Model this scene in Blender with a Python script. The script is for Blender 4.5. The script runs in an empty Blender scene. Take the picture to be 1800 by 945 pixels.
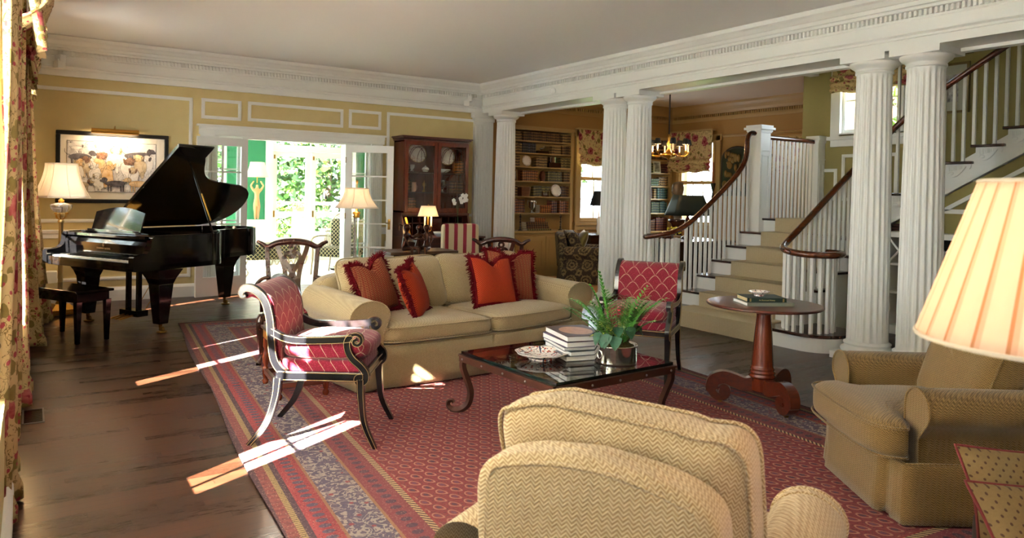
SKY, SUN, SUNAZ, SUNEL, EXPO = 11.0, 140.0, 30.0, 34.0, 1.15
import bpy, math, random
from mathutils import Vector, Matrix
random.seed(7)
PI = math.pi
scn = bpy.context.scene
col = scn.collection

# ------------------------------------------------------------------ camera
YAW, PITCH, ROLL, FPX, CY, EYE = .5811, -.0147, .0209, 1290.1, 359.4, 1.5
fw = Vector((math.sin(YAW)*math.cos(PITCH), math.cos(YAW)*math.cos(PITCH), math.sin(PITCH)))
rt = Vector((math.cos(YAW), -math.sin(YAW), 0)); up = rt.cross(fw)
r2 = rt*math.cos(ROLL)+up*math.sin(ROLL); u2 = up*math.cos(ROLL)-rt*math.sin(ROLL)
cd = bpy.data.cameras.new('camera'); cam = bpy.data.objects.new('camera', cd); col.objects.link(cam)
cd.sensor_width = 36; cd.lens = FPX/1800*36; cd.shift_y = (CY-472.5)/1800; cd.clip_start = .05; cd.clip_end = 200
mw = Matrix.Identity(4)
for i in range(3):
    mw[i][0], mw[i][1], mw[i][2], mw[i][3] = r2[i], u2[i], -fw[i], (0, 0, EYE)[i]
cam.matrix_world = mw
scn.camera = cam
cd.dof.use_dof = True; cd.dof.focus_distance = 5.2; cd.dof.aperture_fstop = 4.5

# ------------------------------------------------------------------ world, sun, view
wd = bpy.data.worlds.new('world'); scn.world = wd; wd.use_nodes = True
bg = wd.node_tree.nodes['Background']; bg.inputs[0].default_value = (.80, .90, 1, 1); bg.inputs[1].default_value = SKY
sd = bpy.data.lights.new('sun', 'SUN'); sd.energy = SUN; sd.angle = math.radians(.6); sd.color = (1, .90, .76)
so = bpy.data.objects.new('sun', sd); col.objects.link(so); so.location = (-12, 0, 12)
SAZ, SEL = math.radians(SUNAZ), math.radians(SUNEL)
so.rotation_euler = Vector((math.cos(SAZ)*math.cos(SEL), math.sin(SAZ)*math.cos(SEL), -math.sin(SEL))).to_track_quat('-Z', 'Y').to_euler()
vs = scn.view_settings
vs.view_transform = 'Standard'; vs.look = 'None'; vs.exposure = EXPO; vs.gamma = 1; vs.use_curve_mapping = False
scn.cycles.max_bounces = 9; scn.cycles.diffuse_bounces = 5; scn.cycles.glossy_bounces = 4
scn.cycles.transmission_bounces = 6; scn.cycles.transparent_max_bounces = 16
scn.cycles.use_denoising = True; scn.cycles.sample_clamp_indirect = 6
scn.cycles.caustics_reflective = False; scn.cycles.caustics_refractive = False

def portal(loc, size, normal):
    l = bpy.data.lights.new('daylight_portal', 'AREA'); l.shape = 'RECTANGLE'; l.size, l.size_y = size
    l.cycles.is_portal = True
    o = bpy.data.objects.new('daylight_portal', l); col.objects.link(o); o.location = loc
    o.rotation_euler = Vector(normal).to_track_quat('-Z', 'Z').to_euler()
# (centre, (horizontal size, height), direction into the room)
for c, s, n in [((-.2, 8.9, 1.6), (1.5, 2.5), (1, 0, 0)), ((-.2, 5.6, 1.65), (1.7, 2.6), (1, 0, 0)), ((-.3, 2.83, 1.67), (2.45, 2.2), (1, 0, 0)),
                ((-1.65, -1.9, 1.8), (1.4, 1.6), (1, 0, 0)), ((4.85, 15.2, 1.4), (1.6, 2.7), (0, -1, 0)), ((2.35, 15.2, 1.55), (1.7, 2.1), (0, -1, 0)), 
                ((9.7, 5.65, 2.9), (1.1, 1.2), (-1, 0, 0)), ((9.25, 11.2, 1.7), (1.2, 1.4), (0, -1, 0)), ((11.4, 10.3, 1.6), (1.0, 1.6), (-1, 0, 0)),
                ((.85, 12.55, 1.55), (1.7, 2.1), (1, 0, 0))]:
    portal(c, s, n)

# ------------------------------------------------------------------ node helpers
def lin(c):
    c = c.lstrip('#'); v = [int(c[i:i+2], 16)/255 for i in (0, 2, 4)]
    return tuple((x/12.92 if x <= .04045 else ((x+.055)/1.055)**2.4) for x in v)+(1,)
class S:
    """scalar socket with arithmetic"""
    def __init__(s, nt, k): s.nt, s.k = nt, k
    def op(s, o, b=None, c=None):
        n = s.nt.nodes.new('ShaderNodeMath'); n.operation = o
        for i, v in enumerate((s, b, c)):
            if v is None: continue
            if isinstance(v, S): s.nt.links.new(v.k, n.inputs[i])
            else: n.inputs[i].default_value = v
        return S(s.nt, n.outputs[0])
    def __add__(s, b): return s.op('ADD', b)
    __radd__ = __add__
    def __sub__(s, b): return s.op('SUBTRACT', b)
    def __rsub__(s, b): return (s*-1)+b
    def __mul__(s, b): return s.op('MULTIPLY', b)
    __rmul__ = __mul__
    def __truediv__(s, b): return s.op('DIVIDE', b)
    def sin(s): return s.op('SINE')
    def cos(s): return s.op('COSINE')
    def abs(s): return s.op('ABSOLUTE')
    def fr(s): return s.op('FRACT')
    def fl(s): return s.op('FLOOR')
    def lt(s, b): return s.op('LESS_THAN', b)
    def gt(s, b): return s.op('GREATER_THAN', b)
    def mn(s, b): return s.op('MINIMUM', b)
    def mx(s, b): return s.op('MAXIMUM', b)
    def pw(s, b): return s.op('POWER', b)
    def sat(s):
        r = s.op('ADD', 0.0); r.k.node.use_clamp = True; return r
class M:
    """material builder"""
    def __init__(s, name, color='#ffffff', rough=.5, metal=0, spec=None, **kw):
        s.m = bpy.data.materials.new(name); s.m.use_nodes = True; s.nt = s.m.node_tree
        s.b = s.nt.nodes['Principled BSDF']; s.out = s.nt.nodes['Material Output']
        s.b.inputs['Base Color'].default_value = lin(color) if isinstance(color, str) else tuple(color)+(1,)
        s.b.inputs['Roughness'].default_value = rough; s.b.inputs['Metallic'].default_value = metal
        if spec is not None: s.b.inputs['Specular IOR Level'].default_value = spec
        for k, v in kw.items():
            s.b.inputs[k.replace('_', ' ')].default_value = v
        s._co = None
    def co(s, kind='Object', scale=None, rot=None):
        tc = s.nt.nodes.new('ShaderNodeTexCoord'); k = tc.outputs[kind]
        if scale or rot:
            mp = s.nt.nodes.new('ShaderNodeMapping'); s.nt.links.new(k, mp.inputs[0])
            if scale: mp.inputs['Scale'].default_value = scale
            if rot: mp.inputs['Rotation'].default_value = rot
            k = mp.outputs[0]
        return k
    def xyz(s, kind='Object', vec=None):
        n = s.nt.nodes.new('ShaderNodeSeparateXYZ'); s.nt.links.new(vec or s.co(kind), n.inputs[0])
        return [S(s.nt, n.outputs[i]) for i in range(3)]
    def vec(s, x, y, z=0.0):
        n = s.nt.nodes.new('ShaderNodeCombineXYZ')
        for i, v in enumerate((x, y, z)):
            if isinstance(v, S): s.nt.links.new(v.k, n.inputs[i])
            else: n.inputs[i].default_value = v
        return n.outputs[0]
    def noise(s, scale=5, detail=3, vec=None, rough=.5, dist=0, col=False):
        n = s.nt.nodes.new('ShaderNodeTexNoise'); n.inputs['Scale'].default_value = scale; n.inputs['Detail'].default_value = detail
        n.inputs['Roughness'].default_value = rough; n.inputs['Distortion'].default_value = dist
        s.nt.links.new(vec or s.co(), n.inputs['Vector']); return S(s.nt, n.outputs[1 if col else 0])
    def vor(s, scale=5, vec=None, out='Distance', feat='F1', rnd=1):
        n = s.nt.nodes.new('ShaderNodeTexVoronoi'); n.feature = feat; n.inputs['Scale'].default_value = scale
        n.inputs['Randomness'].default_value = rnd
        s.nt.links.new(vec or s.co(), n.inputs['Vector']); return S(s.nt, n.outputs[out])
    def white(s, vec):
        n = s.nt.nodes.new('ShaderNodeTexWhiteNoise'); n.noise_dimensions = '3D'; s.nt.links.new(vec, n.inputs['Vector'])
        return S(s.nt, n.outputs['Value'])
    def ramp(s, f, stops, const=False):
        n = s.nt.nodes.new('ShaderNodeValToRGB'); s.nt.links.new(f.k, n.inputs[0]); e = n.color_ramp.elements
        if const: n.color_ramp.interpolation = 'CONSTANT'
        for i, (p, c) in enumerate(stops):
            el = e[i] if i < 2 else e.new(p)
            el.position = p; el.color = lin(c) if isinstance(c, str) else tuple(c)+(1,)
        return n.outputs[0]
    def mix(s, f, a, b):
        n = s.nt.nodes.new('ShaderNodeMix'); n.data_type = 'RGBA'
        if isinstance(f, S): s.nt.links.new(f.k, n.inputs[0])
        else: n.inputs[0].default_value = f
        for i, v in ((6, a), (7, b)):
            if isinstance(v, str): n.inputs[i].default_value = lin(v)
            elif isinstance(v, tuple): n.inputs[i].default_value = v
            else: s.nt.links.new(v, n.inputs[i])
        return n.outputs[2]
    def col(s, k): s.nt.links.new(k, s.b.inputs['Base Color']); return s
    def rough(s, v): s.nt.links.new(v.k, s.b.inputs['Roughness']); return s
    def bump(s, h, strength=.3, dist=.01):
        n = s.nt.nodes.new('ShaderNodeBump'); n.inputs['Strength'].default_value = strength; n.inputs['Distance'].default_value = dist
        s.nt.links.new(h.k, n.inputs['Height']); s.nt.links.new(n.outputs[0], s.b.inputs['Normal']); return s
def simple(name, color, rough=.5, metal=0, bump=None, **kw):
    m = M(name, color, rough, metal, **kw)
    if bump: m.bump(m.noise(bump[0], 2), bump[1], .005)
    return m.m

# ------------------------------------------------------------------ mesh helpers
class MB:
    def __init__(s): s.v, s.f, s.sm, s.T = [], [], [], Matrix.Identity(4)
    def add(s, vs, fs, smooth=False):
        n = len(s.v); s.v += [s.T @ Vector(p) for p in vs]; s.f += [tuple(i+n for i in f) for f in fs]; s.sm += [smooth]*len(fs); return s
    def tr(s, loc=(0, 0, 0), rot=(0, 0, 0), sc=(1, 1, 1)):
        from mathutils import Euler
        s.T = Matrix.Translation(loc) @ Euler(rot).to_matrix().to_4x4() @ Matrix.Diagonal((*sc, 1)); return s
    def box(s, x0, x1, y0, y1, z0, z1):
        vs = [(x, y, z) for z in (z0, z1) for y in (y0, y1) for x in (x0, x1)]
        return s.add(vs, [(0, 2, 3, 1), (4, 5, 7, 6), (0, 1, 5, 4), (2, 6, 7, 3), (0, 4, 6, 2), (1, 3, 7, 5)])
    def cbox(s, c, d): return s.box(c[0]-d[0]/2, c[0]+d[0]/2, c[1]-d[1]/2, c[1]+d[1]/2, c[2]-d[2]/2, c[2]+d[2]/2)
    def frust(s, c, a, b, z0, z1):
        """square tapered post: half sizes a at z0, b at z1"""
        vs = [(c[0]+sx*h, c[1]+sy*h, z) for z, h in ((z0, a), (z1, b)) for sx, sy in ((-1, -1), (1, -1), (1, 1), (-1, 1))]
        return s.add(vs, [(3, 2, 1, 0), (4, 5, 6, 7), (0, 1, 5, 4), (1, 2, 6, 5), (2, 3, 7, 6), (3, 0, 4, 7)])
    def lathe(s, prof, n=24, c=(0, 0, 0), fn=None, cap=True, smooth=True):
        vs, fs = [], []
        for r, z in prof:
            for i in range(n):
                a = 2*PI*i/n; q = fn(r, a, z) if fn else r
                vs.append((c[0]+q*math.cos(a), c[1]+q*math.sin(a), c[2]+z))
        for j in range(len(prof)-1):
            for i in range(n):
                k = (i+1) % n; fs.append((j*n+i, j*n+k, (j+1)*n+k, (j+1)*n+i))
        s.add(vs, fs, smooth)
        if cap:
            m = len(prof)-1
            if prof[0][0] > 1e-4: s.add(vs[:n], [tuple(range(n-1, -1, -1))])
            if prof[m][0] > 1e-4: s.add(vs[m*n:], [tuple(range(n))])
        return s
    def tube(s, pts, r, n=8, sq=None, cap=True, smooth=True, closed=False, upv=None):
        """sweep; r number or list; sq=(w,h) gives a rectangular section"""
        P = [Vector(p) for p in pts]; m = len(P); rings = []; last = Vector(upv) if upv else None
        for i, p in enumerate(P):
            if closed: t = P[(i+1) % m]-P[i-1]
            else: t = (P[min(i+1, m-1)]-P[max(i-1, 0)])
            t.normalize()
            ref = Vector(upv) if upv else (last or (Vector((0, 0, 1)) if abs(t.z) < .9 else Vector((1, 0, 0))))
            a = t.cross(ref)
            if a.length < 1e-5: a = t.cross(Vector((1, .1, 0)))
            a.normalize(); b = a.cross(t).normalized()
            if not upv: last = b
            ri = r[i] if isinstance(r, (list, tuple)) else r
            if sq:
                w, h = (sq[i] if isinstance(sq, list) else sq); q = [(-w/2, -h/2), (w/2, -h/2), (w/2, h/2), (-w/2, h/2)]
            else: q = [(ri*math.cos(2*PI*k/n), ri*math.sin(2*PI*k/n)) for k in range(n)]
            rings.append([tuple(p+a*x+b*y) for x, y in q])
        k = len(rings[0]); vs = [v for g in rings for v in g]; fs = []
        for j in range(m if closed else m-1):
            j2 = (j+1) % m
            for i in range(k):
                i2 = (i+1) % k; fs.append((j*k+i, j*k+i2, j2*k+i2, j2*k+i))
        s.add(vs, fs, smooth and not sq)
        if cap and not closed: s.add(rings[0], [tuple(range(k-1, -1, -1))]); s.add(rings[-1], [tuple(range(k))])
        return s
    def prism(s, poly, axis, a, b, smooth=False):
        """extrude 2D polygon along axis from a to b. axis 'x': poly=(y,z); 'y': (x,z); 'z': (x,y)"""
        def P(p, t): return {'x': (t, p[0], p[1]), 'y': (p[0], t, p[1]), 'z': (p[0], p[1], t)}[axis]
        n = len(poly); vs = [P(p, a) for p in poly]+[P(p, b) for p in poly]
        s.add(vs, [(i, (i+1) % n, n+(i+1) % n, n+i) for i in range(n)], smooth)
        s.add(vs, [tuple(range(n-1, -1, -1)), tuple(range(n, 2*n))]); return s
    def grid(s, fn, nu, nv, smooth=True, closeu=False):
        vs = [fn(i/nu, j/nv) for j in range(nv+1) for i in range(nu+(0 if closeu else 1))]
        w = nu if closeu else nu+1
        fs = [(j*w+i, j*w+(i+1) % w, (j+1)*w+(i+1) % w, (j+1)*w+i) for j in range(nv) for i in range(nu)]
        return s.add(vs, fs, smooth)
    def ell(s, c, r, n=12, m=8):
        pr = [(max(1e-5, math.sin(PI*j/m)), -math.cos(PI*j/m)) for j in range(m+1)]
        vs = [(c[0]+q*r[0]*math.cos(2*PI*i/n), c[1]+q*r[1]*math.sin(2*PI*i/n), c[2]+z*r[2]) for q, z in pr for i in range(n)]
        return s.add(vs, [(j*n+i, j*n+(i+1) % n, (j+1)*n+(i+1) % n, (j+1)*n+i) for j in range(m) for i in range(n)], True)
    def soft(s, c, d, e=.35, n=10, crown=0, noise=0):
        """cushion-like rounded block: half sizes d, e = corner softness"""
        seed = random.random()*10
        def sg(a, p): return math.copysign(abs(a)**p, a)
        def fn(u, v):
            th, ph = u*2*PI-PI, (v-.5)*PI
            x = sg(math.cos(ph), e)*sg(math.cos(th), e); y = sg(math.cos(ph), e)*sg(math.sin(th), e); z = sg(math.sin(ph), e)
            k = 1+crown*(1-min(1, x*x))*(1-min(1, y*y))
            w = noise*(math.sin(7*x+seed)*math.sin(6*y+2*seed)+.6*math.sin(11*x*y+seed+3*z))
            return (c[0]+d[0]*x, c[1]+d[1]*y*(1+.3*w), c[2]+d[2]*z*k+w*d[2])
        return s.grid(fn, n*4, n*2, True, True)
    def build(s, name, mat, parent=None, bevel=0, sub=0, solid=0, autos=None):
        me = bpy.data.meshes.new(name); me.from_pydata([tuple(v) for v in s.v], [], s.f)
        me.polygons.foreach_set('use_smooth', s.sm); me.materials.append(mat); me.update()
        o = bpy.data.objects.new(name, me); col.objects.link(o)
        if parent is not None: o.parent = parent
        if solid:
            q = o.modifiers.new('s', 'SOLIDIFY'); q.thickness = solid; q.offset = 0
        if bevel:
            q = o.modifiers.new('b', 'BEVEL'); q.width = bevel; q.segments = 2; q.limit_method = 'ANGLE'; q.angle_limit = .6
        if sub:
            q = o.modifiers.new('u', 'SUBSURF'); q.levels = q.render_levels = sub
        return o
def tag(o, label, cat, group=None, kind=None):
    o['label'] = label; o['category'] = cat
    if group: o['group'] = group
    if kind: o['kind'] = kind
    return o
def thing(name, label, cat, loc=(0, 0, 0), rz=0, group=None):
    o = bpy.data.objects.new(name, None); col.objects.link(o); o.location = loc; o.rotation_euler = (0, 0, rz); o.empty_display_size = .1
    return tag(o, label, cat, group)
def struct(o): o['kind'] = 'structure'; return o
def copy_tree(o, parent=None):
    c = o.copy(); col.objects.link(c); c.parent = parent
    for ch in [x for x in KIDS.get(o.name, list(o.children))]: copy_tree(ch, c)
    return c
KIDS = {}
def dup(o, loc, rz=None, label=None, group=None, sc=None):
    c = copy_tree(o); c.location = loc
    if rz is not None: c.rotation_euler = (0, 0, rz)
    if label: c['label'] = label
    if group: c['group'] = group
    if sc: c.scale = sc
    return c
def text(body, size, mat, loc, rot, name='lettering', parent=None, depth=.001):
    t = bpy.data.curves.new(name, 'FONT'); t.body = body; t.size = size; t.extrude = depth; t.align_x = 'CENTER'; t.align_y = 'CENTER'
    t.materials.append(mat); o = bpy.data.objects.new(name, t); col.objects.link(o); o.location = loc; o.rotation_euler = rot
    me = o.to_mesh(); me2 = me.copy(); me2.materials.clear(); me2.materials.append(mat); bpy.data.objects.remove(o)
    o = bpy.data.objects.new(name, me2); col.objects.link(o); o.location = loc; o.rotation_euler = rot
    if parent is not None: o.parent = parent
    return o
def bez(pts, n=8):
    """Catmull-Rom through the points"""
    P = [Vector(p) for p in pts]; P = [2*P[0]-P[1]]+P+[2*P[-1]-P[-2]]; out = []
    for i in range(1, len(P)-2):
        for k in range(n):
            t = k/n; a, b, c, d = P[i-1:i+3]
            out.append(.5*((2*b)+(c-a)*t+(2*a-5*b+4*c-d)*t*t+(3*b-a-3*c+d)*t**3))
    out.append(P[-2]); return [tuple(p) for p in out]
def point(name, loc, power, color=(1, .72, .42), r=.04, parent=None):
    l = bpy.data.lights.new(name, 'POINT'); l.energy = power; l.color = color; l.shadow_soft_size = r
    o = bpy.data.objects.new(name, l); col.objects.link(o); o.location = loc
    if parent is not None: o.parent = parent
    return o
# ------------------------------------------------------------------ materials
WHITE = simple('white_paint', '#eeeeea', .42)
WHITE2 = simple('white_gloss_paint', '#f2f2ee', .3)
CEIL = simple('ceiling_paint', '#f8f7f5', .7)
def mk():
    m = M('yellow_wallpaper', rough=.65)
    x, y, z = m.xyz()
    n = m.noise(6, 3); m.col(m.mix(n, '#c6b27a', '#cfbe88')); m.bump(m.noise(400, 1), .1, .002); return m.m
YELLOW = mk()
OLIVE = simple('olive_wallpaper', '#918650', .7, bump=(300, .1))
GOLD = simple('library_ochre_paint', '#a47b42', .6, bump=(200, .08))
GOLDT = simple('library_ochre_trim', '#a8854f', .45)
LIBTRIM = simple('library_tan_shelf_paint', '#b5945c', .4)
GREEN = simple('emerald_wall_paint', '#07603f', .6)
def mk():
    m = M('dark_oak_planks', rough=.3, spec=.28)
    x, y, z = m.xyz()
    row = (y/.062).fl(); fy = (y/.062).fr()
    seg = ((x + m.white(m.vec(row, 3.3))*1.7)/1.1).fl(); fx = ((x + m.white(m.vec(row, 3.3))*1.7)/1.1).fr()
    t = m.white(m.vec(row, seg))
    g = m.noise(3, 4, m.vec(x*3.5, y*75, t*9), .6)
    gap = (fy.lt(.035)).mx(fx.lt(.003))
    c = m.mix((t*.75+g*.5-.12).sat(), '#1f1009', '#42271a')
    c = m.mix(gap, c, '#120906'); m.col(c)
    m.rough((g*.14+.2+t*.06)); m.bump(gap*-1, .1, .001)
    return m.m
FLOOR = mk()
def mk():
    m = M('library_carpet', '#b58454', .9); m.bump(m.noise(250, 2), .4, .004); return m.m
CARPET_L = mk()
def mk(name, a, b, sc=150.0, rot=(0, 0, 0)):
    """chenille woven in small zigzags"""
    m = M(name, rough=.92, spec=.15); x, y, z = m.xyz()
    w = .024; s_ = x + y*.9
    zig = ((s_/w).fr()-.5).abs()*2
    line = ((z + y*.35 + zig*.012)/.0105).fr()
    h = ((line-.5).abs()*2)
    n = m.noise(90, 2); n2 = m.noise(5, 3)
    f = (h*.95+n*.5+n2*.2-.42).sat()
    m.col(m.mix(f, a, b)); m.bump(h*.7+n*.5, .55, .0035)
    m.b.inputs['Sheen Weight'].default_value = .25
    return m.m
CHEN = mk('beige_chenille', '#8d6f47', '#dccaa4')
SOFAF = mk('cream_chenille', '#84714f', '#bda982')
CHENR = mk('tan_chenille', '#54411f', '#8c7044')
def mk(name, base, b2, line, size=.125, ax=('y', 'z'), off=(0, 0)):
    """fish-scale lattice of leafy arcs on a red ground"""
    m = M(name, rough=.8, spec=.2); x, y, z = m.xyz(); d = dict(x=x-z, y=y, z=z, a=x+y, b=x-y+z*1.4)
    u = (d[ax[0]]+off[0])/size; v = (d[ax[1]]+off[1])/(size*1.0)
    a = ((u*PI).sin().abs())*.5; b = ((u*PI).cos().abs())*.5
    la = (v-a).fr(); lb = (v-b-.5).fr()
    da = la.mn(la*-1+1); db = lb.mn(lb*-1+1); dd = da.mn(db)
    th = ((u*2*PI).sin().abs())*.035+.01
    ln = dd.lt(th)
    feather = ((u+v)*14).fr().lt(.75)
    n = m.vor(95); spots = n.lt(.33)
    g = m.mix(spots, base, b2); m.col(m.mix(ln*feather, g, line)); m.bump(ln*.5+n*.4, .3, .003)
    m.b.inputs['Sheen Weight'].default_value = .2
    return m.m
REDBK = mk('red_lattice_back', '#680c20', '#7c1c32', '#a3957a')
REDST = mk('red_lattice_seat', '#700e26', '#84203a', '#ada084', .14, ('a', 'b'), (0, .03))
def mk(name, cream, scale=1.0, ax='yz'):
    """large roses, leaves and twigs printed on cream"""
    m = M(name, rough=.85, spec=.15); x, y, z = m.xyz()
    v = m.vec(x*scale, y*scale, z*scale)
    nz = m.noise(5*scale, 2, None, .5, 0, False)
    big = m.vor(4.2*scale, out='Distance'); mid = m.vor(9*scale); sm = m.vor(17*scale)
    wn = m.noise(14*scale, 3, dist=1.2); wn2 = m.noise(7*scale, 3, dist=2.)
    rose = (big + wn*.3).lt(.46); heart = (big+wn*.25).lt(.27)
    leaf = (mid + wn2*.55).lt(.60)
    bud = (sm + wn*.5).lt(.47)
    twig = ((wn2-.5).abs()).lt(.012)
    c = m.mix(twig, cream, '#6e5a30'); c = m.mix(leaf, c, m.mix(wn, '#6a5a2c', '#8c7a48'))
    c = m.mix(bud, c, '#984048'); c = m.mix(rose, c, m.mix((wn*1.8-.5).sat(), '#7c1c2a', '#c47a74')); c = m.mix(heart, c, '#7a1a28')
    m.col(c)
    return m
FLORAL = mk('rose_chintz', '#bda478', 1.15)
FLORAL.b.inputs['Transmission Weight'].default_value = 0
nt = FLORAL.nt; tr_ = nt.nodes.new('ShaderNodeBsdfTranslucent'); mx_ = nt.nodes.new('ShaderNodeMixShader'); mx_.inputs[0].default_value = .07
nt.links.new(FLORAL.b.inputs['Base Color'].links[0].from_socket, tr_.inputs[0]); nt.links.new(FLORAL.b.outputs[0], mx_.inputs[1]); nt.links.new(tr_.outputs[0], mx_.inputs[2]); nt.links.new(mx_.outputs[0], FLORAL.out.inputs[0])
FLORAL = FLORAL.m
SHADEF = mk('roman_shade_chintz', '#cdb07c', .95).m
BLACKL = M('piano_black_lacquer', '#060607', .1, spec=.35, Coat_Weight=.15, Coat_Roughness=.03).m
EBON = M('ebonized_wood', '#0c0c10', .22, Coat_Weight=.35, Coat_Roughness=.1).m
GILT = simple('gilt_line', '#a98d5c', .4, .5)
BRASS = simple('brass', '#b98a3c', .28, 1)
OLDBR = simple('aged_brass', '#7c6230', .4, 1)
SILVER = simple('polished_silver', '#d6d2cc', .12, 1)
STEEL = simple('steel', '#8a8a8c', .35, 1)
def wood(name, a, b, rough=.3, sc=1.0, dirv=(1, 14, 14), coat=.25):
    m = M(name, rough=rough, Coat_Weight=coat, Coat_Roughness=.12)
    g = m.noise(3*sc, 5, m.co('Object', dirv), .6, .4); m.col(m.mix((g*1.6-.3).sat(), a, b)); m.bump(g, .06, .003); return m.m
MAHOG = wood('mahogany', '#2c0f08', '#5a2413', .3, coat=.12)
MAHOGV = wood('mahogany_upright', '#3c150a', '#74301a', .26, dirv=(14, 14, 1))
DKMAH = wood('dark_mahogany', '#1c0a07', '#43190f', .25)
RAILW = wood('rail_mahogany', '#2a0f06', '#6a3416', .22)
TREADW = wood('stair_tread_wood', '#24110a', '#47261a', .25, dirv=(14, 1, 14))
IRON = simple('rust_brown_iron', '#4a2b20', .45, .5, bump=(60, .2))
BRONZE = simple('bronze_patina', '#3d2318', .32, .85, bump=(40, .2))
VERD = simple('green_bronze', '#3b3a2a', .45, .6)
def mk():
    m = M('pane_glass', rough=0); nt = m.nt; nt.nodes.remove(m.b)
    t = nt.nodes.new('ShaderNodeBsdfTransparent'); t.inputs[0].default_value = (.97, .985, .98, 1)
    g = nt.nodes.new('ShaderNodeBsdfGlossy'); g.inputs['Roughness'].default_value = .01
    f = nt.nodes.new('ShaderNodeLayerWeight'); f.inputs[0].default_value = .5; fs_ = S(nt, f.outputs[1]).pw(4.5)*.85+.04
    x = nt.nodes.new('ShaderNodeMixShader'); nt.links.new(fs_.k, x.inputs[0]); nt.links.new(t.outputs[0], x.inputs[1]); nt.links.new(g.outputs[0], x.inputs[2])
    nt.links.new(x.outputs[0], m.out.inputs[0]); return m.m
GLASS = mk()
def mk(tint=(.72, .82, .80, 1)):
    m = M('table_top_glass', rough=0); nt = m.nt; nt.nodes.remove(m.b)
    t = nt.nodes.new('ShaderNodeBsdfTransparent'); t.inputs[0].default_value = tint
    g = nt.nodes.new('ShaderNodeBsdfGlossy'); g.inputs['Roughness'].default_value = .015
    f = nt.nodes.new('ShaderNodeLayerWeight'); f.inputs[0].default_value = .5; fs_ = S(nt, f.outputs[1]).pw(3.5)*.85+.07
    x = nt.nodes.new('ShaderNodeMixShader'); nt.links.new(fs_.k, x.inputs[0]); nt.links.new(t.outputs[0], x.inputs[1]); nt.links.new(g.outputs[0], x.inputs[2])
    nt.links.new(x.outputs[0], m.out.inputs[0]); return m.m
TGLASS = mk()
CRYSTAL = M('cut_crystal', '#f4f6f8', .04, Transmission_Weight=.75, IOR=1.5).m
def shade_mat(name, c, trans=.55):
    m = M(name, c, .9); nt = m.nt; nt.nodes.remove(m.b)
    d = nt.nodes.new('ShaderNodeBsdfDiffuse'); d.inputs[0].default_value = lin(c)
    t = nt.nodes.new('ShaderNodeBsdfTranslucent'); t.inputs[0].default_value = lin(c)
    x = nt.nodes.new('ShaderNodeMixShader'); x.inputs[0].default_value = trans
    nt.links.new(d.outputs[0], x.inputs[1]); nt.links.new(t.outputs[0], x.inputs[2]); nt.links.new(x.outputs[0], m.out.inputs[0]); return m.m
SILK = shade_mat('cream_silk_shade', '#f8f0e4', .55)
SILKW = shade_mat('white_silk_shade', '#f7f2e8', .5)
DIFFUSER = shade_mat('light_diffuser_voile', '#f2efe8', .7)  # for unseen voile added at the left windows to spread sunlight indoors
BLSH = simple('black_paper_shade', '#0c0b0a', .6)
GRSH = simple('dark_green_shade', '#06170e', .5)
FLAME = M('bulb_glow', '#ffe2b0', .5); FLAME.b.inputs['Emission Color'].default_value = (1, .62, .28, 1); FLAME.b.inputs['Emission Strength'].default_value = 9; FLAME = FLAME.m
IVORY = simple('ivory', '#f1ead8', .3)
CREAM = simple('cream_wax', '#e9dcc0', .5)
def runner():
    m = M('sisal_runner', rough=.95); x, y, z = m.xyz()
    a = ((y/.012).fr()-.5).abs(); b = (((x+z)/.012).fr()-.5).abs()
    m.col(m.mix((a+b).gt(.55)*.6+m.noise(60)*.4, '#a09070', '#c9ba98')); m.bump(a*b, .5, .004); return m.m
RUNNER = runner()
# ================================================================== ROOM SHELL
ZC, ZB, XB, YB, XL = 3.34, 2.857, 6.444, 10.83, -.08
fl = struct(MB().box(-1.6, 11.4, -3.3, 11.4, -.12, 0).build('floor', FLOOR))
SUNFL = simple('pale_limestone', '#e9e2d2', .35)
struct(MB().box(.9, 7.1, 11.4, 15.2, -.12, .004).build('floor_sunroom', SUNFL))
struct(MB().box(-1.6, 6.9, -3.3, 11.0, ZC, ZC+.15).build('ceiling', CEIL))
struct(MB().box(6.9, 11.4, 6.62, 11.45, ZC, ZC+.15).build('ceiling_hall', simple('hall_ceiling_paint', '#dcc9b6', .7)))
struct(MB().box(6.9, 9.75, -3.3, 6.62, 5.6, 5.7).build('ceiling_stairwell', CEIL))
struct(MB().box(.9, 7.1, 11.0, 15.2, 2.95, 3.05).build('ceiling_sunroom', CEIL))
def wall_holes(name, mat, axis, p0, p1, a0, a1, z0, z1, holes):
    """wall slab normal to axis between p0..p1, running a0..a1, rectangular holes (a,b,za,zb)"""
    b = MB()
    def bx(s, e, lo, hi):
        if e-s < 1e-4 or hi-lo < 1e-4: return
        b.box(p0, p1, s, e, lo, hi) if axis == 'x' else b.box(s, e, p0, p1, lo, hi)
    c = a0
    for (h0, h1, l, t) in sorted(holes):
        bx(c, h0, z0, z1); bx(h0, h1, z0, l); bx(h0, h1, t, z1); c = h1
    bx(c, a1, z0, z1)
    return struct(b.build(name, mat))
wall_holes('wall_back', YELLOW, 'y', YB, YB+.17, -.25, 6.6, 0, ZC, [(2.13, 4.46, 0, 2.23)])
LW = [(1.6, 4.05, .60, 2.75), (4.75, 6.45, .60, 2.95), (8.15, 9.65, .85, 2.75)]
wall_holes('wall_left', YELLOW, 'x', XL-.17, XL, 1.3, YB, 0, ZC, LW)
wall_holes('wall_alcove_side', YELLOW, 'y', 1.3, 1.47, -1.57, XL-.17, 0, ZC, [])
wall_holes('wall_alcove', YELLOW, 'x', -1.57, -1.4, -3.3, 1.47, 0, ZC, [(-2.6, -1.2, 1.0, 2.6)])
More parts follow.
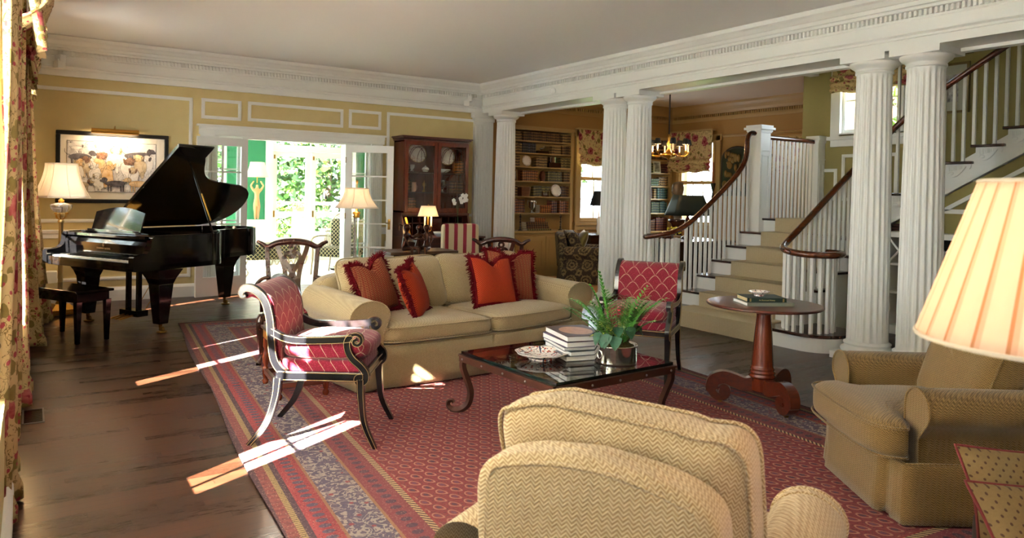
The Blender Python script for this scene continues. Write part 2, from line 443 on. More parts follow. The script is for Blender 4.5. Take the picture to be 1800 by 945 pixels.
wall_holes('wall_south', YELLOW, 'y', -3.3, -3.13, -1.4, 9.7, 0, ZC, [])
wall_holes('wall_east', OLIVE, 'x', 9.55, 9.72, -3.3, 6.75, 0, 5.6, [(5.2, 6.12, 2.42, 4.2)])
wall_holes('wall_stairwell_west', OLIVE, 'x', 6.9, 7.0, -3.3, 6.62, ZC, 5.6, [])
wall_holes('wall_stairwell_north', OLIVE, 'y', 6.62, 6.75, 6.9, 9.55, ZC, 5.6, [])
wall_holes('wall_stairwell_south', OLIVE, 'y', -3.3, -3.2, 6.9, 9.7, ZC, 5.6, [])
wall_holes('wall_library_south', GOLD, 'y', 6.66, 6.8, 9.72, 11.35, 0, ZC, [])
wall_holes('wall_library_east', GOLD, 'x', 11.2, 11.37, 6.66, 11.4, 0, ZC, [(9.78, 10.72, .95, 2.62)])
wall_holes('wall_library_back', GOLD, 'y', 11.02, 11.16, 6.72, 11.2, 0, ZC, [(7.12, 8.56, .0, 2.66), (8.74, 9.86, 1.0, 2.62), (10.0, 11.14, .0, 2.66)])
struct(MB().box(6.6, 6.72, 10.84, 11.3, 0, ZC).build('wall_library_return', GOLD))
# sun room beyond the french doors
wall_holes('wall_sunroom_back', GREEN, 'y', 15, 15.15, .9, 7.1, 0, 2.95, [(1.5, 3.2, .5, 2.6), (4.05, 5.68, .0, 2.72)])
wall_holes('wall_sunroom_left', GREEN, 'x', .9, 1.05, 11.0, 15.1, 0, 2.95, [(11.7, 13.4, .5, 2.6)])
wall_holes('wall_sunroom_right', GREEN, 'x', 6.95, 7.1, 11.45, 15.1, 0, 2.95, [])

# ------------------------------------------------------------------ mouldings
def prof_run(prof, axis, at, sgn, a0, a1, name, mat, dent=None, m0=0, m1=0):
    """moulding profile (d, z) run along a wall; axis = direction of run; at = wall face; sgn = which way the profile projects"""
    b = MB(); n = len(prof)
    def P(t, d, z, m): return (t, at+sgn*d, z) if axis == 'x' else (at+sgn*d, t, z)
    vs = [P(a0+m0*d, d, z, 0) for d, z in prof]+[P(a1+m1*d, d, z, 0) for d, z in prof]
    b.add(vs, [(i, i+1, n+i+1, n+i) for i in range(n-1)])
    b.add(vs, [tuple(range(n)), tuple(range(2*n-1, n-1, -1))])
    if dent:
        w, g, d0, d1, z0, z1 = dent; t = a0+.1
        while t < a1-.1:
            if axis == 'x': b.box(t, t+w, min(at+sgn*d0, at+sgn*d1), max(at+sgn*d0, at+sgn*d1), z0, z1)
            else: b.box(min(at+sgn*d0, at+sgn*d1), max(at+sgn*d0, at+sgn*d1), t, t+w, z0, z1)
            t += w+g
    o = b.build(name, mat); return struct(o)
ENT = [(0, ZB), (.035, ZB), (.035, ZB+.075), (.05, ZB+.08), (.05, ZB+.10), (.07, ZB+.115), (.07, ZB+.125), (.02, ZB+.13), (.02, 3.09), (.03, 3.1),
       (.03, 3.105), (.03, 3.165), (.075, 3.17), (.08, 3.195), (.105, 3.2), (.11, 3.235), (.125, 3.24), (.155, 3.275), (.18, 3.29), (.185, 3.335), (0, 3.34)]
DN = (.022, .022, .025, .065, 3.115, 3.165)
prof_run(ENT, 'x', YB, -1, XL, XB, 'trim_1', WHITE, DN)
prof_run(ENT, 'y', XL, 1, 1.3, YB, 'trim_2', WHITE, DN)
# the beam over the columns
struct(MB().box(XB+.02, XB+.42, -3.13, YB+.1, ZB, ZC).build('trim_3', WHITE))
prof_run(ENT, 'y', XB+.035, -1, -3.13, YB, 'trim_4', WHITE, DN)
# recessed soffit moulding along the far side of the beam
struct(MB().box(XB+.36, XB+.46, -3.13, YB, ZB-.03, ZB+.02).build('trim_5', WHITE))
ENTL = [(0, 3.02), (.02, 3.02), (.03, 3.06), (.03, 3.14), (.06, 3.15), (.08, 3.2), (.12, 3.25), (.15, 3.3), (.16, 3.34), (0, 3.34)]
prof_run(ENTL, 'x', 11.02, -1, 6.72, 11.2, 'trim_6', GOLDT, (.025, .025, .02, .06, 3.09, 3.14))
prof_run(ENTL, 'y', 11.2, -1, 6.8, 11.02, 'trim_7', GOLDT, (.025, .025, .02, .06, 3.09, 3.14))
prof_run([(0, 2.68), (.02, 2.68), (.03, 2.7), (.03, 2.72), (0, 2.73)], 'y', 11.2, -1, 6.8, 11.02, 'trim_8', GOLDT)
def frame_y(name, x0, x1, z0, z1, y=YB, w=.045, d=.022, sgn=-1, mat=None):
    b = MB()
    for dd, o, ww in ((d*.6, 0, w), (d, w*.3, w*.4)):
        a, c = min(y, y+sgn*dd), max(y, y+sgn*dd)
        b.box(x0+o, x1-o, a, c, z1-o-ww, z1-o); b.box(x0+o, x1-o, a, c, z0+o, z0+o+ww)
        b.box(x0+o, x0+o+ww, a, c, z0+o+ww, z1-o-ww); b.box(x1-o-ww, x1-o, a, c, z0+o+ww, z1-o-ww)
    return struct(b.build(name, mat or WHITE))
def frame_x(name, y0, y1, z0, z1, x, sgn=-1, w=.045, d=.022, mat=None):
    b = MB()
    for dd, o, ww in ((d*.6, 0, w), (d, w*.3, w*.4)):
        a, c = min(x, x+sgn*dd), max(x, x+sgn*dd)
        b.box(a, c, y0+o, y1-o, z1-o-ww, z1-o); b.box(a, c, y0+o, y1-o, z0+o, z0+o+ww)
        b.box(a, c, y0+o, y0+o+ww, z0+o+ww, z1-o-ww); b.box(a, c, y1-o-ww, y1-o, z0+o+ww, z1-o-ww)
    return struct(b.build(name, mat or WHITE))
k = 10
for (a, b_, c, d) in [(-.03, 1.85, 1.02, 2.72), (1.96, 2.49, 2.45, 2.73), (2.58, 3.99, 2.455, 2.735), (4.08, 4.61, 2.46, 2.745), (4.71, 6.35, 1.1, 2.75),
                      (-.03, 1.85, .27, .71), (4.71, 6.35, .27, .71)]:
    frame_y('trim_%d' % k, a, b_, c, d); k += 1
RAIL = [(0, .82), (.025, .825), (.025, .87), (.045, .89), (.05, .925), (0, .93)]
prof_run(RAIL, 'x', YB, -1, XL, 1.94, 'trim_18', WHITE); prof_run(RAIL, 'x', YB, -1, 4.65, 6.5, 'trim_19', WHITE)
BASEB = [(0, 0), (.03, 0), (.03, .14), (.02, .165), (.012, .18), (0, .18)]
prof_run(BASEB, 'x', YB, -1, XL, 1.94, 'baseboard_back', WHITE); prof_run(BASEB, 'x', YB, -1, 4.65, 6.5, 'baseboard_back_right', WHITE)
prof_run(BASEB, 'y', XL, 1, 1.3, YB, 'baseboard_left', WHITE)
# east wall of the stair hall: casing panels
frame_x('trim_21', 6.17, 6.55, 1.5, 1.95, 9.55); frame_x('trim_22', 5.3, 6.1, 1.5, 2.15, 9.55)
prof_run([(0, 3.5), (.03, 3.5), (.05, 3.6), (0, 3.6)], 'y', 9.55, -1, -3.1, 5, 'trim_23', WHITE)
# ceiling edge of the hall facing the stairwell
struct(MB().box(6.9, 9.55, 6.5, 6.64, 3.3, 3.52).build('trim_24', WHITE))
# ------------------------------------------------------------------ french door surround
b = MB()
def fluted_v(b, x0, x1, y, z0, z1, n=5, d=.03):
    b.box(x0, x1, y-d, y+.02, z0, z1); w = (x1-x0)/(n+1)
    for i in range(n): 
        c = x0+w*(i+1); b.box(c-w*.28, c+w*.28, y-d-.012, y-d, z0+.08, z1-.02)
fluted_v(b, 1.95, 2.14, YB, 0, 2.23); fluted_v(b, 4.45, 4.64, YB, 0, 2.23)
b.box(1.93, 4.66, YB-.045, YB+.02, 2.23, 2.3); b.box(1.93, 4.66, YB-.06, YB+.02, 2.3, 2.345); b.box(1.9, 4.69, YB-.085, YB+.02, 2.345, 2.37)
for x in (2.505, 4.03): b.box(x, x+.065, YB-.02, YB+.17, 0, 2.21)
b.box(2.14, 4.45, YB, YB+.17, 2.2, 2.24); b.box(2.13, 2.16, YB, YB+.17, 0, 2.23); b.box(4.43, 4.46, YB, YB+.17, 0, 2.23)
struct(b.build('trim_25', WHITE2))
b = MB(); fluted_v(b, 1.93, 2.14, YB+.20, 0, 2.23); struct(b.build('trim_26', WHITE2))

def glazed(name, w, h, nx, ny, stile=.085, rail=.1, bot=.22, t=.04, mun=.022, mat=WHITE2, parent=None, topsp=None):
    """glazed leaf in local x (0..w), z (0..h), centred on y=0; returns frame with pane child"""
    b = MB(); b.box(0, stile, -t/2, t/2, 0, h); b.box(w-stile, w, -t/2, t/2, 0, h)
    b.box(stile, w-stile, -t/2, t/2, 0, bot); b.box(stile, w-stile, -t/2, t/2, h-rail, h)
    x0, x1, z0, z1 = stile, w-stile, bot, h-rail
    for i in range(1, nx): c = x0+(x1-x0)*i/nx; b.box(c-mun/2, c+mun/2, -t/2+.006, t/2-.006, z0, z1)
    for j in range(1, ny): c = z0+(z1-z0)*j/ny; b.box(x0, x1, -t/2+.006, t/2-.006, c-mun/2, c+mun/2)
    f = b.build(name, mat, parent)
    g = MB().box(x0, x1, -.002, .002, z0, z1).build('pane', GLASS, f)
    return f
def knobset(parent, x, z, y=-.03):
    b = MB(); b.box(x-.02, x+.02, y+.004, y+.01, z-.1, z+.06); b.tube([(x, y, z), (x, y-.04, z), (x+.05 if x < .3 else x-.05, y-.045, z)], .009)
    b.lathe([(.001, 0), (.012, .002), (.012, .006), (.001, .008)], 10, (x, y-.004, z-.07)); b.build('door_handle', OLDBR, parent)
    b = MB()
    for zz in (.3, 1.1, 1.95): b.tube([(.0, y+.01, zz-.045), (.0, y+.01, zz+.045)], .008)
    b.build('hinge', OLDBR, parent)
for i, (hx, ang) in enumerate(((2.57, PI+math.radians(18)), (4.03, -math.radians(29)))):
    f = glazed('door_%d' % (i+1), .72, 2.18, 2, 5, .095, .11, .26); f.location = (hx, YB-.05, .012); f.rotation_euler = (0, 0, ang); struct(f)
    if i == 0: f.rotation_euler = (0, 0, PI+math.radians(14))
    knobset(f, .67, 1.0, -.03 if i else .07 if False else -.03)
for i, x in enumerate((2.16, 4.095)):
    f = glazed('window_%d' % (20+i), .345, 2.17, 1, 5, .04, .05, .3); f.location = (x, YB+.1, .01); struct(f)
# far french doors with transom and sidelight frames in the sun room
f = MB(); f.box(3.93, 4.07, 14.93, 15.0, 0, 2.85); f.box(5.66, 5.8, 14.93, 15.0, 0, 2.85); f.box(3.93, 5.8, 14.93, 15.0, 2.7, 2.85); f.box(4.05, 5.68, 14.98, 15.1, 2.27, 2.36)
struct(f.build('trim_27', WHITE2))
for i, x in enumerate((4.07, 4.87)):
    f = glazed('door_%d' % (5+i), .79, 2.25, 1, 1, .1, .1, .5); f.location = (x, 15.05, .01); struct(f)
    b = MB(); b.box(.1, .69, -.02, .02, .93, 1.03); b.build('lock_rail', WHITE2, f)
    b = MB(); b.box(.03, .06, -.035, -.02, .92, 1.05); b.box(.03, .06, -.035, -.02, 2.1, 2.18); b.build('door_handle', BRASS, f)
f = glazed('window_22', 1.6, .34, 4, 1, .04, .04, .04); f.location = (4.06, 15.05, 2.36); struct(f)
f = glazed('window_23', 1.7, 2.1, 3, 4, .07, .07, .07); f.location = (1.5, 15.05, .5); struct(f)
f = glazed('window_24', 1.7, 2.1, 4, 4, .07, .07, .07); f.location = (.98, 11.7, .5); f.rotation_euler = (0, 0, PI/2); struct(f)

# ------------------------------------------------------------------ sash windows
def sash(name, w, h, loc, rz, nx=3, mat=WHITE2, casing=.12, sill=True, cside=-1):
    """double-hung window in local x,z; casing on the side y = cside"""
    b = MB(); c = casing; s = cside
    ys = sorted((s*.02, s*.06))
    if c:
        b.box(-c, 0, ys[0]-.0, ys[1], -.02, h+c); b.box(w, w+c, ys[0], ys[1], -.02, h+c); b.box(-c-.02, w+c+.02, ys[0], ys[1], h, h+c+.02)
        if sill: b.box(-c-.03, w+c+.03, min(0, s*.1), max(0, s*.1), -.07, -.02); b.box(-c, w+c, min(0, s*.05), max(0, s*.05), -.16, -.07)
    b.box(0, .03, -.05, .1, 0, h); b.box(w-.03, w, -.05, .1, 0, h); b.box(.03, w-.03, -.05, .1, 0, .02); b.box(.03, w-.03, -.05, .1, h-.03, h)
    root = b.build(name, mat); root.location = loc; root.rotation_euler = (0, 0, rz); struct(root)
    for k_, (z0, y) in enumerate(((.02, .02), (h/2, .06))):
        f = glazed('sash', w-.06, h/2, nx, 2, .04, .04, .05, .03, .018, mat, root); f.location = (.03, y, z0)
    return root
for i, (a, b_, z0, z1) in enumerate(LW):
    sash('window_%d' % (i+1), b_-a, z1-z0, (XL-.09, a, z0), PI/2, 4, casing=0)
sash('window_4', 1.4, 1.6, (-1.4, -2.6, 1.0), PI/2, 4)
sash('window_6', .92, 1.78, (9.55, 5.2, 2.42), PI/2, 2, cside=1, casing=.14)
sash('window_7', 1.12, 1.62, (8.74, 11.02, 1.0), 0, 3, mat=LIBTRIM, casing=.1)
sash('window_8', .94, 1.67, (11.2, 9.78, .95), PI/2, 3, mat=LIBTRIM, casing=.1, cside=1)
# ================================================================== COLUMNS
def column_parts(root, R0=.183, R1=.155, H=ZB):
    zb, zt = .17, H-.16
    pr = []
    for j in range(15):
        t = j/14; pr.append((R0+(R1-R0)*(t**1.5), zb+(zt-zb)*t))
    def fn(r, a, z):
        ph = (a*20/(2*PI)) % 1; e = min(1, max(0, (z-zb-.02)/.04))*min(1, max(0, (zt-.03-z)/.04))
        return r - e*.019*max(0, math.sin(PI*(ph-.1)/.8))**.8 if .1 < ph < .9 else r
    pr.insert(1, (R0, zb+.06)); pr.insert(1, (R0, zb+.02)); pr.insert(-1, (R1, zt-.03)); pr.insert(-1, (R1, zt-.07))
    pr.sort(key=lambda q: q[1])
    MB().lathe(pr, 200, fn=fn, cap=False).build('shaft', WHITE, root)
    b = MB(); b.box(-.235, .235, -.235, .235, 0, .065)
    b.lathe([(.2, .065), (.228, .075), (.235, .095), (.228, .115), (.205, .125), (.2, .135), (.2, .145), (.21, .15), (.21, .16), (R0+.005, .175), (R0, .18)], 40, cap=False)
    b.build('base', WHITE, root)
    b = MB(); b.lathe([(R1, zt-.005), (R1+.012, zt), (R1+.012, zt+.02), (R1+.004, zt+.025), (R1+.02, zt+.045), (R1+.05, zt+.065), (R1+.062, zt+.085), (R1+.062, zt+.1)], 40)
    q = R1+.065; b.box(-q, q, -q, q, zt+.1, H+.004)
    b.build('capital', WHITE, root)
    return root
cs = [(6.665, 3.47, 'white fluted column nearest the camera, at the right behind the big lampshade'),
      (6.665, 3.95, 'white fluted column beside the curved bottom step, second from the right'),
      (6.665, 7.15, 'white fluted column behind the red armchair, nearer one of the middle pair'),
      (6.665, 7.63, 'white fluted column beside the library armchair, farther one of the middle pair'),
      (6.665, 10.38, 'white fluted column at the far end against the tall bookcase')]
c0 = column_parts(thing('column', cs[0][2], 'column', (cs[0][0], cs[0][1], 0)))
for x, y, lb in cs[1:]: dup(c0, (x, y, 0), 0, lb)
pl = thing('pilaster', 'white fluted pilaster on the yellow wall in the far corner', 'pilaster', (6.45, YB, 0))
b = MB(); b.box(-.16, .2, -.07, .0, .16, ZB-.14)
for i in range(6): b.box(-.145+i*.052, -.145+i*.052+.026, -.085, -.07, .22, ZB-.2)
b.build('shaft', WHITE, pl); MB().box(-.2, .22, -.12, 0, 0, .15).build('base', WHITE, pl)
b = MB(); b.box(-.18, .21, -.1, 0, ZB-.14, ZB-.08); b.box(-.21, .22, -.13, 0, ZB-.08, ZB); b.build('capital', WHITE, pl)

# ================================================================== STAIRS
RH = .178; NX = [6.42, 6.78, 7.06, 7.34, 7.62, 7.90, 8.18]; YS, YN = 4.78, 6.52
st = thing('staircase', 'white staircase with dark wooden treads rising from between the columns', 'staircase', (0, 0, 0))
b = MB(); tb = []
# curtail bottom step with rounded ends
def pill(x0, x1, y0, y1, r, n=10):
    pts = []
    for k_ in range(n+1): a = PI+PI/2*k_/n; pts.append((x0+r+r*math.cos(a), y0+r+r*math.sin(a)))
    for k_ in range(n+1): a = -PI/2+PI/2*k_/n; pts.append((x1-r+r*math.cos(a), y0+r+r*math.sin(a)))
    for k_ in range(n+1): a = PI/2*k_/n; pts.append((x1-r+r*math.cos(a), y1-r+r*math.sin(a)))
    for k_ in range(n+1): a = PI/2+PI/2*k_/n; pts.append((x0+r+r*math.cos(a), y1-r+r*math.sin(a)))
    return pts
b.prism(pill(6.41, 7.05, 4.22, 6.86, .31), 'z', 0, RH-.03); b.prism(pill(6.395, 7.06, 4.205, 6.875, .32), 'z', RH-.05, RH-.035)
b.build('riser', WHITE, st)
MB().prism(pill(6.38, 7.08, 4.195, 6.895, .33), 'z', RH-.03, RH).build('tread', TREADW, st, .006)
for k_ in range(1, 7):
    x = NX[k_]; z = RH*(k_+1); x1 = NX[k_+1] if k_ < 6 else 9.55
    MB().box(x+.02, min(x1+.03, 9.55), YS, YN, 0 if k_ < 6 else z-RH, z-.028).build('riser', WHITE, st)
    MB().box(x-.012, min(x1+.03, 9.55), YS-.03, YN+.03, z-.028, z).build('tread', TREADW, st, .006)
# landing south part beside the upper flight
zl = RH*7
MB().box(8.5, 9.55, 4.3, YS, zl-.2, zl-.002).build('landing', TREADW, st)
# upper flight coming back towards the camera along the east wall
XU = 8.56
for k_ in range(1, 13):
    y = 5.17-.31*(k_-1); z = zl+RH*k_
    MB().box(XU+.02, 9.55, y-.31-.02, y-.02, z-RH-.04, z-.03).build('riser', WHITE, st)
    MB().box(XU-.04, 9.55, y-.32, y+.015, z-.03, z).build('tread', TREADW, st, .006)
    q = MB(); yy = y-.035   # carved scroll bracket under each tread end
    poly = [(yy, z-.035), (yy, z-.155)]+[(yy-.03-.16*t, z-.165-.02*math.sin(PI*t)+.075*t*t) for t in [i/8 for i in range(9)]]+[(yy-.215, z-.055), (yy-.235, z-.075), (yy-.25, z-.085), (yy-.262, z-.07), (yy-.268, z-.035)]
    q.prism(poly, 'x', XU-.022, XU-.004)
    for i in range(8): q.box(XU-.028, XU-.02, yy-.045-i*.019, yy-.038-i*.019, z-.11+.004*i, z-.05)
    q.tube([(XU-.024, yy-.07+.032*math.cos(a)*(1-a/9), z-.135+.022*math.sin(a)*(1-a/9)) for a in [j*.45 for j in range(13)]], .004, 5)
    q.build('bracket', WHITE, st)
# sloping string board with mouldings
sl = RH/.31
def zs(y): return zl+RH+(5.17-y)*sl
q = MB(); q.prism([(5.2, zs(5.2)-.37), (5.2, zl+.01), (4.9, zs(4.9)-.10), (1.6, zs(1.6)-.10), (1.6, zs(1.6)-.37)], 'x', XU, XU+.05)
for o_, d_ in ((.37, .03), (.33, .015)): q.prism([(5.2, zs(5.2)-o_-.02), (5.2, zs(5.2)-o_+.015), (1.6, zs(1.6)-o_+.015), (1.6, zs(1.6)-o_-.02)], 'x', XU-d_, XU)
q.build('string_board', WHITE, st)
struct(MB().prism([(4.77, 0), (4.77, zs(4.77)-.4), (1.6, zs(1.6)-.4), (1.6, 0)], 'x', XU+.02, XU+.1).build('wall_understair', OLIVE))
struct(MB().prism([(4.7, zs(4.7)-.58), (4.7, zs(4.7)-.53), (1.6, zs(1.6)-.53), (1.6, zs(1.6)-.58)], 'x', XU-.01, XU+.02).build('trim_30', WHITE))
struct(MB().box(XU-.01, XU+.02, 1.6, 4.3, 1.38, 1.43).build('trim_31', WHITE))
# stair runner
q = MB(); rw0, rw1 = 5.08, 6.14; t_ = .012
def strip(x0, x1, z0, z1): q.box(x0, x1, rw0, rw1, z0, z1)
q.box(6.35, 6.40, 4.98, 6.25, 0, RH+.012); q.box(6.35, 6.8, 4.98, 6.25, RH, RH+.014)
for k_ in range(1, 7):
    x = NX[k_]; z = RH*(k_+1); x1 = NX[k_+1] if k_ < 6 else 9.5
    q.box(x-.022, x+.02, rw0, rw1, z-RH+.002, z+.012); q.box(x-.022, x1+.02, rw0, rw1, z, z+.012)
ru = q.build('stair_runner', RUNNER, None, .008); tag(ru, 'beige ribbed carpet runner laid up the middle of the stairs', 'stair runner')

def balustrade(name, label, path, foot, spacing_pts, sq=.03):
    """handrail with square balusters; spacing_pts list of (x,y,z0,z1)"""
    root = thing(name, label, 'balustrade', (path[0][0], path[0][1], 0))
    ox, oy = path[0][0], path[0][1]
    P = [(a-ox, b_-oy, c) for a, b_, c in path]
    m = MB(); m.tube(P, .0, sq=(.062, .05), upv=(0, 0, 1)) if False else m.tube(P, [.034]*len(P), 10)
    m.build('handrail', RAILW, root)
    for (x, y, z0, z1) in spacing_pts:
        MB().box(x-ox-sq/2, x-ox+sq/2, y-oy-sq/2, y-oy+sq/2, z0, z1).build('baluster', WHITE, root)
    return root
def polyz(path, x, key=0):
    for a, b_ in zip(path, path[1:]):
        if min(a[key], b_[key]) <= x <= max(a[key], b_[key]) and abs(a[key]-b_[key]) > 1e-6:
            t = (x-a[key])/(b_[key]-a[key]); return a[2]+(b_[2]-a[2])*t
    return path[-1][2]
def floorz(x):
    z = RH
    for k_ in range(1, 7):
        if x >= NX[k_]-.01: z = RH*(k_+1)
    return z
# north balustrade
rn = bez([(6.80, 6.64, 1.0), (6.74, 6.79, 1.0), (6.56, 6.83, 1.0), (6.42, 6.72, 1.0), (6.45, 6.55, 1.03), (6.62, 6.46, 1.07), (6.85, 6.45, 1.16), (7.14, 6.45, 1.34), (7.65, 6.45, 1.72), (7.86, 6.45, 1.92), (7.94, 6.45, 2.08), (7.96, 6.45, 2.3), (8.02, 6.45, 2.37), (8.12, 6.45, 2.38)], 5)
main = [p for p in rn if abs(p[1]-6.45) < .02 and p[0] > 6.7]
pts = []
x = 6.84
while x < 8.02:
    pts.append((x, 6.45, floorz(x), polyz(main, x)-.01)); x += .088
for a in [i*PI/8*.95 for i in range(0, 15)]:
    cx, cy = 6.64, 6.63; pts.append((cx-.19*math.cos(a+.3), cy+.17*math.sin(a+.3), RH, .99))
pts = [p for p in pts if not (p[0] > 6.8 and p[1] < 6.6 and p[3] < 1.0)]
balustrade('stair_balustrade', 'white balusters and curved dark handrail on the library side of the stairs', rn, 0, pts)
# south balustrade: volute, climbing the lower flight, turning onto the upper flight
rs = bez([(6.92, 4.56, .96), (6.9, 4.38, .96), (6.68, 4.29, .96), (6.47, 4.37, .96), (6.39, 4.56, .97), (6.47, 4.76, 1.0), (6.66, 4.84, 1.07), (6.9, 4.85, 1.22), (7.3, 4.85, 1.5), (7.74, 4.85, 1.8), (8.2, 4.85, 2.1), (8.42, 4.83, 2.26), (8.51, 4.72, 2.42), (8.52, 4.5, 2.6), (8.52, 4.25, 2.77), (8.52, 3.54, 3.2), (8.52, 2.3, 3.92)], 6)
mains = [p for p in rs if abs(p[1]-4.85) < .03 and p[0] > 6.6]
mainu = [p for p in rs if abs(p[0]-8.52) < .015 and p[1] < 4.7]
pts = []; x = 6.78
while x < 8.4: pts.append((x, 4.85, floorz(x), polyz(mains, x)-.01)); x += .088
for a in [i*PI/9 for i in range(-6, 9)]:
    pts.append((6.66-.24*math.cos(a), 4.58-.24*math.sin(a), RH, .955))
pts = [p for p in pts if not (p[0] > 6.78 and p[1] > 4.7 and p[3] < .96)]
y = 4.75; 
while y > 2.5:
    k_ = int((5.17+.015-y)/.31)+1; pts.append((8.60, y, zl+RH*k_, polyz(mainu, y, 1)-.01)); y -= .104
balustrade('stair_balustrade', 'white balusters and scrolled dark handrail beside the right pair of columns', rs, 0, [(p[0]-.06 if p[0] > 8.59 else p[0],)+p[1:] for p in pts])
# landing rail with its newels
root = thing('landing_balustrade', 'level white balustrade with panelled newels at the back of the landing', 'balustrade', (8.2, 6.45, zl))
def newel(x, w, name='newel', h=1.24):
    m = MB(); m.box(x-w/2, x+w/2, -w/2, w/2, -.28 if x < .5 else 0, h-.1)
    m.box(x-w/2-.01, x+w/2+.01, -w/2-.01, w/2+.01, h-.34, h-.325)
    for z0, z1, e in ((h-.1, h-.085, .012), (h-.085, h-.06, .02), (h-.06, h-.03, .045), (h-.03, h, .025)): m.box(x-w/2-e, x+w/2+e, -w/2-e, w/2+e, z0, z1)
    for (u0, u1) in ((.12, h-.4),):
        m.box(x-w/2+.03, x+w/2-.03, -w/2-.006, -w/2, u0, u0+.015); m.box(x-w/2+.03, x+w/2-.03, -w/2-.006, -w/2, u1-.015, u1)
        m.box(x-w/2+.03, x-w/2+.042, -w/2-.006, -w/2, u0, u1); m.box(x+w/2-.042, x+w/2-.03, -w/2-.006, -w/2, u0, u1)
    m.build(name, WHITE, root)
newel(0, .2); newel(1.27, .16, h=1.17)
m = MB(); m.tube([(.1, 0, 1.09), (1.2, 0, 1.09)], .034, 10); m.build('handrail', RAILW, root)
for i in range(13): MB().box(.15+i*.083-.014, .15+i*.083+.014, -.014, .014, 0, 1.07).build('baluster', WHITE, root)
# ================================================================== RUG
def mk():
    m = M('persian_rug', rough=.95, spec=.1); x, y, z = m.xyz()
    RW, RL = 3.75/2, 3.70
    dx = (x.abs()*-1)+RW; dy = (y.abs()*-1)+RL; d = dx.mn(dy); t = y*(dx.lt(dy))+x*(dx.gt(dy))
    # field of small boteh in offset rows
    p = .08; row = (y/p).fl(); ux = ((x/p)+row*.5).fr()-.5; uy = (y/p).fr()-.5
    idr = m.white(m.vec(((x/p)+row*.5).fl(), row))
    uw = uy+ux*.45+ux*ux*1.3-.06; rr = (ux*ux*1.3+uw*uw).pw(.5)
    ring = rr.lt(.38)*rr.gt(.27); core = rr.lt(.17)
    nz = m.noise(55, 2); spk = m.vor(70).lt(.3)
    wear = m.noise(1.2, 3)
    f = m.mix(wear, '#721c28', '#842b36')
    f = m.mix(spk*.75, f, '#2c1626'); f = m.mix(ring*.85, f, '#b98d76'); f = m.mix(core*.9, f, m.mix(idr.gt(.5), '#22284a', '#5a3a5a'))
    # borders, stripe by stripe
    s1 = ((t/.03).fr()-.5).abs(); zig = ((t/.12).fr()-.5).abs()*2
    flower = m.vor(26).lt(.26); vine = ((m.noise(16, 2, dist=1.)-.5).abs()).lt(.035)
    def band(a, b_): return d.gt(a)*d.lt(b_)
    c = f
    c = m.mix(band(.60, .635), c, m.mix(((t+d)/.03).fr().gt(.5), '#1c1a26', '#d8c08a'))
    c = m.mix(band(.635, .65), c, '#8e2a34')
    c = m.mix(band(.47, .60), c, m.mix((((t/.07).fr()-.5)*((t/.07).fr()-.5)+((d-.535)/.09)*((d-.535)/.09)).lt(.09), '#7a3440', '#332c44'))
    c = m.mix(band(.455, .47), c, '#9a7450')
    c = m.mix(band(.26, .455), c, m.mix(flower.mx(vine), '#4a4c64', '#a8a096'))
    c = m.mix(band(.26, .455)*m.vor(13).lt(.17), c, '#8a3442')
    c = m.mix(band(.245, .26), c, '#8f6a4c')
    c = m.mix(band(.13, .245), c, m.mix((((t/.06).fr()-.5)*((t/.06).fr()-.5)+((d-.19)/.09)*((d-.19)/.09)).lt(.1), '#8a2a34', '#34405a'))
    c = m.mix(band(.10, .13), c, '#1b1d30')
    c = m.mix(band(.07, .10), c, m.mix(((t/.02).fr()).gt(.5), '#5c5436', '#a08c5c'))
    c = m.mix(band(.02, .07), c, m.mix(((t/.05).fr()).gt(.5), '#5c2428', '#6e3030'))
    c = m.mix(d.lt(.02), c, '#191426')
    c = m.mix(nz*.25, c, '#c89a90')
    c = m.mix(d.lt(.65)*m.vor(75).lt(.24)*.4, c, '#c0a08c'); c = m.mix(d.lt(.25)*m.vor(55, m.vec(x+5, y, z)).lt(.2)*.6, c, '#1e2036')
    c = m.mix(.42, c, '#1a1014'); m.col(c); m.bump(nz+m.noise(300, 1)*.8, .35, .004); return m.m
RUGM = mk()
def rugf(u, v):
    x, y = (u-.5)*3.75, (v-.5)*7.4
    z = .011+.012*math.exp(-((y-(1.02+.12*x))/.035)**2)
    return (x+.015*math.sin(y*2.3)*(abs(u-.5)*2), y, z)
rg = MB().grid(rugf, 20, 150).build('oriental_rug', RUGM, None, solid=.012)
rg.location = (2.93, 4.83, -.002); rg.rotation_euler = (0, 0, math.radians(-4.5))
tag(rg, 'large red oriental rug with striped border under the seating group', 'rug')

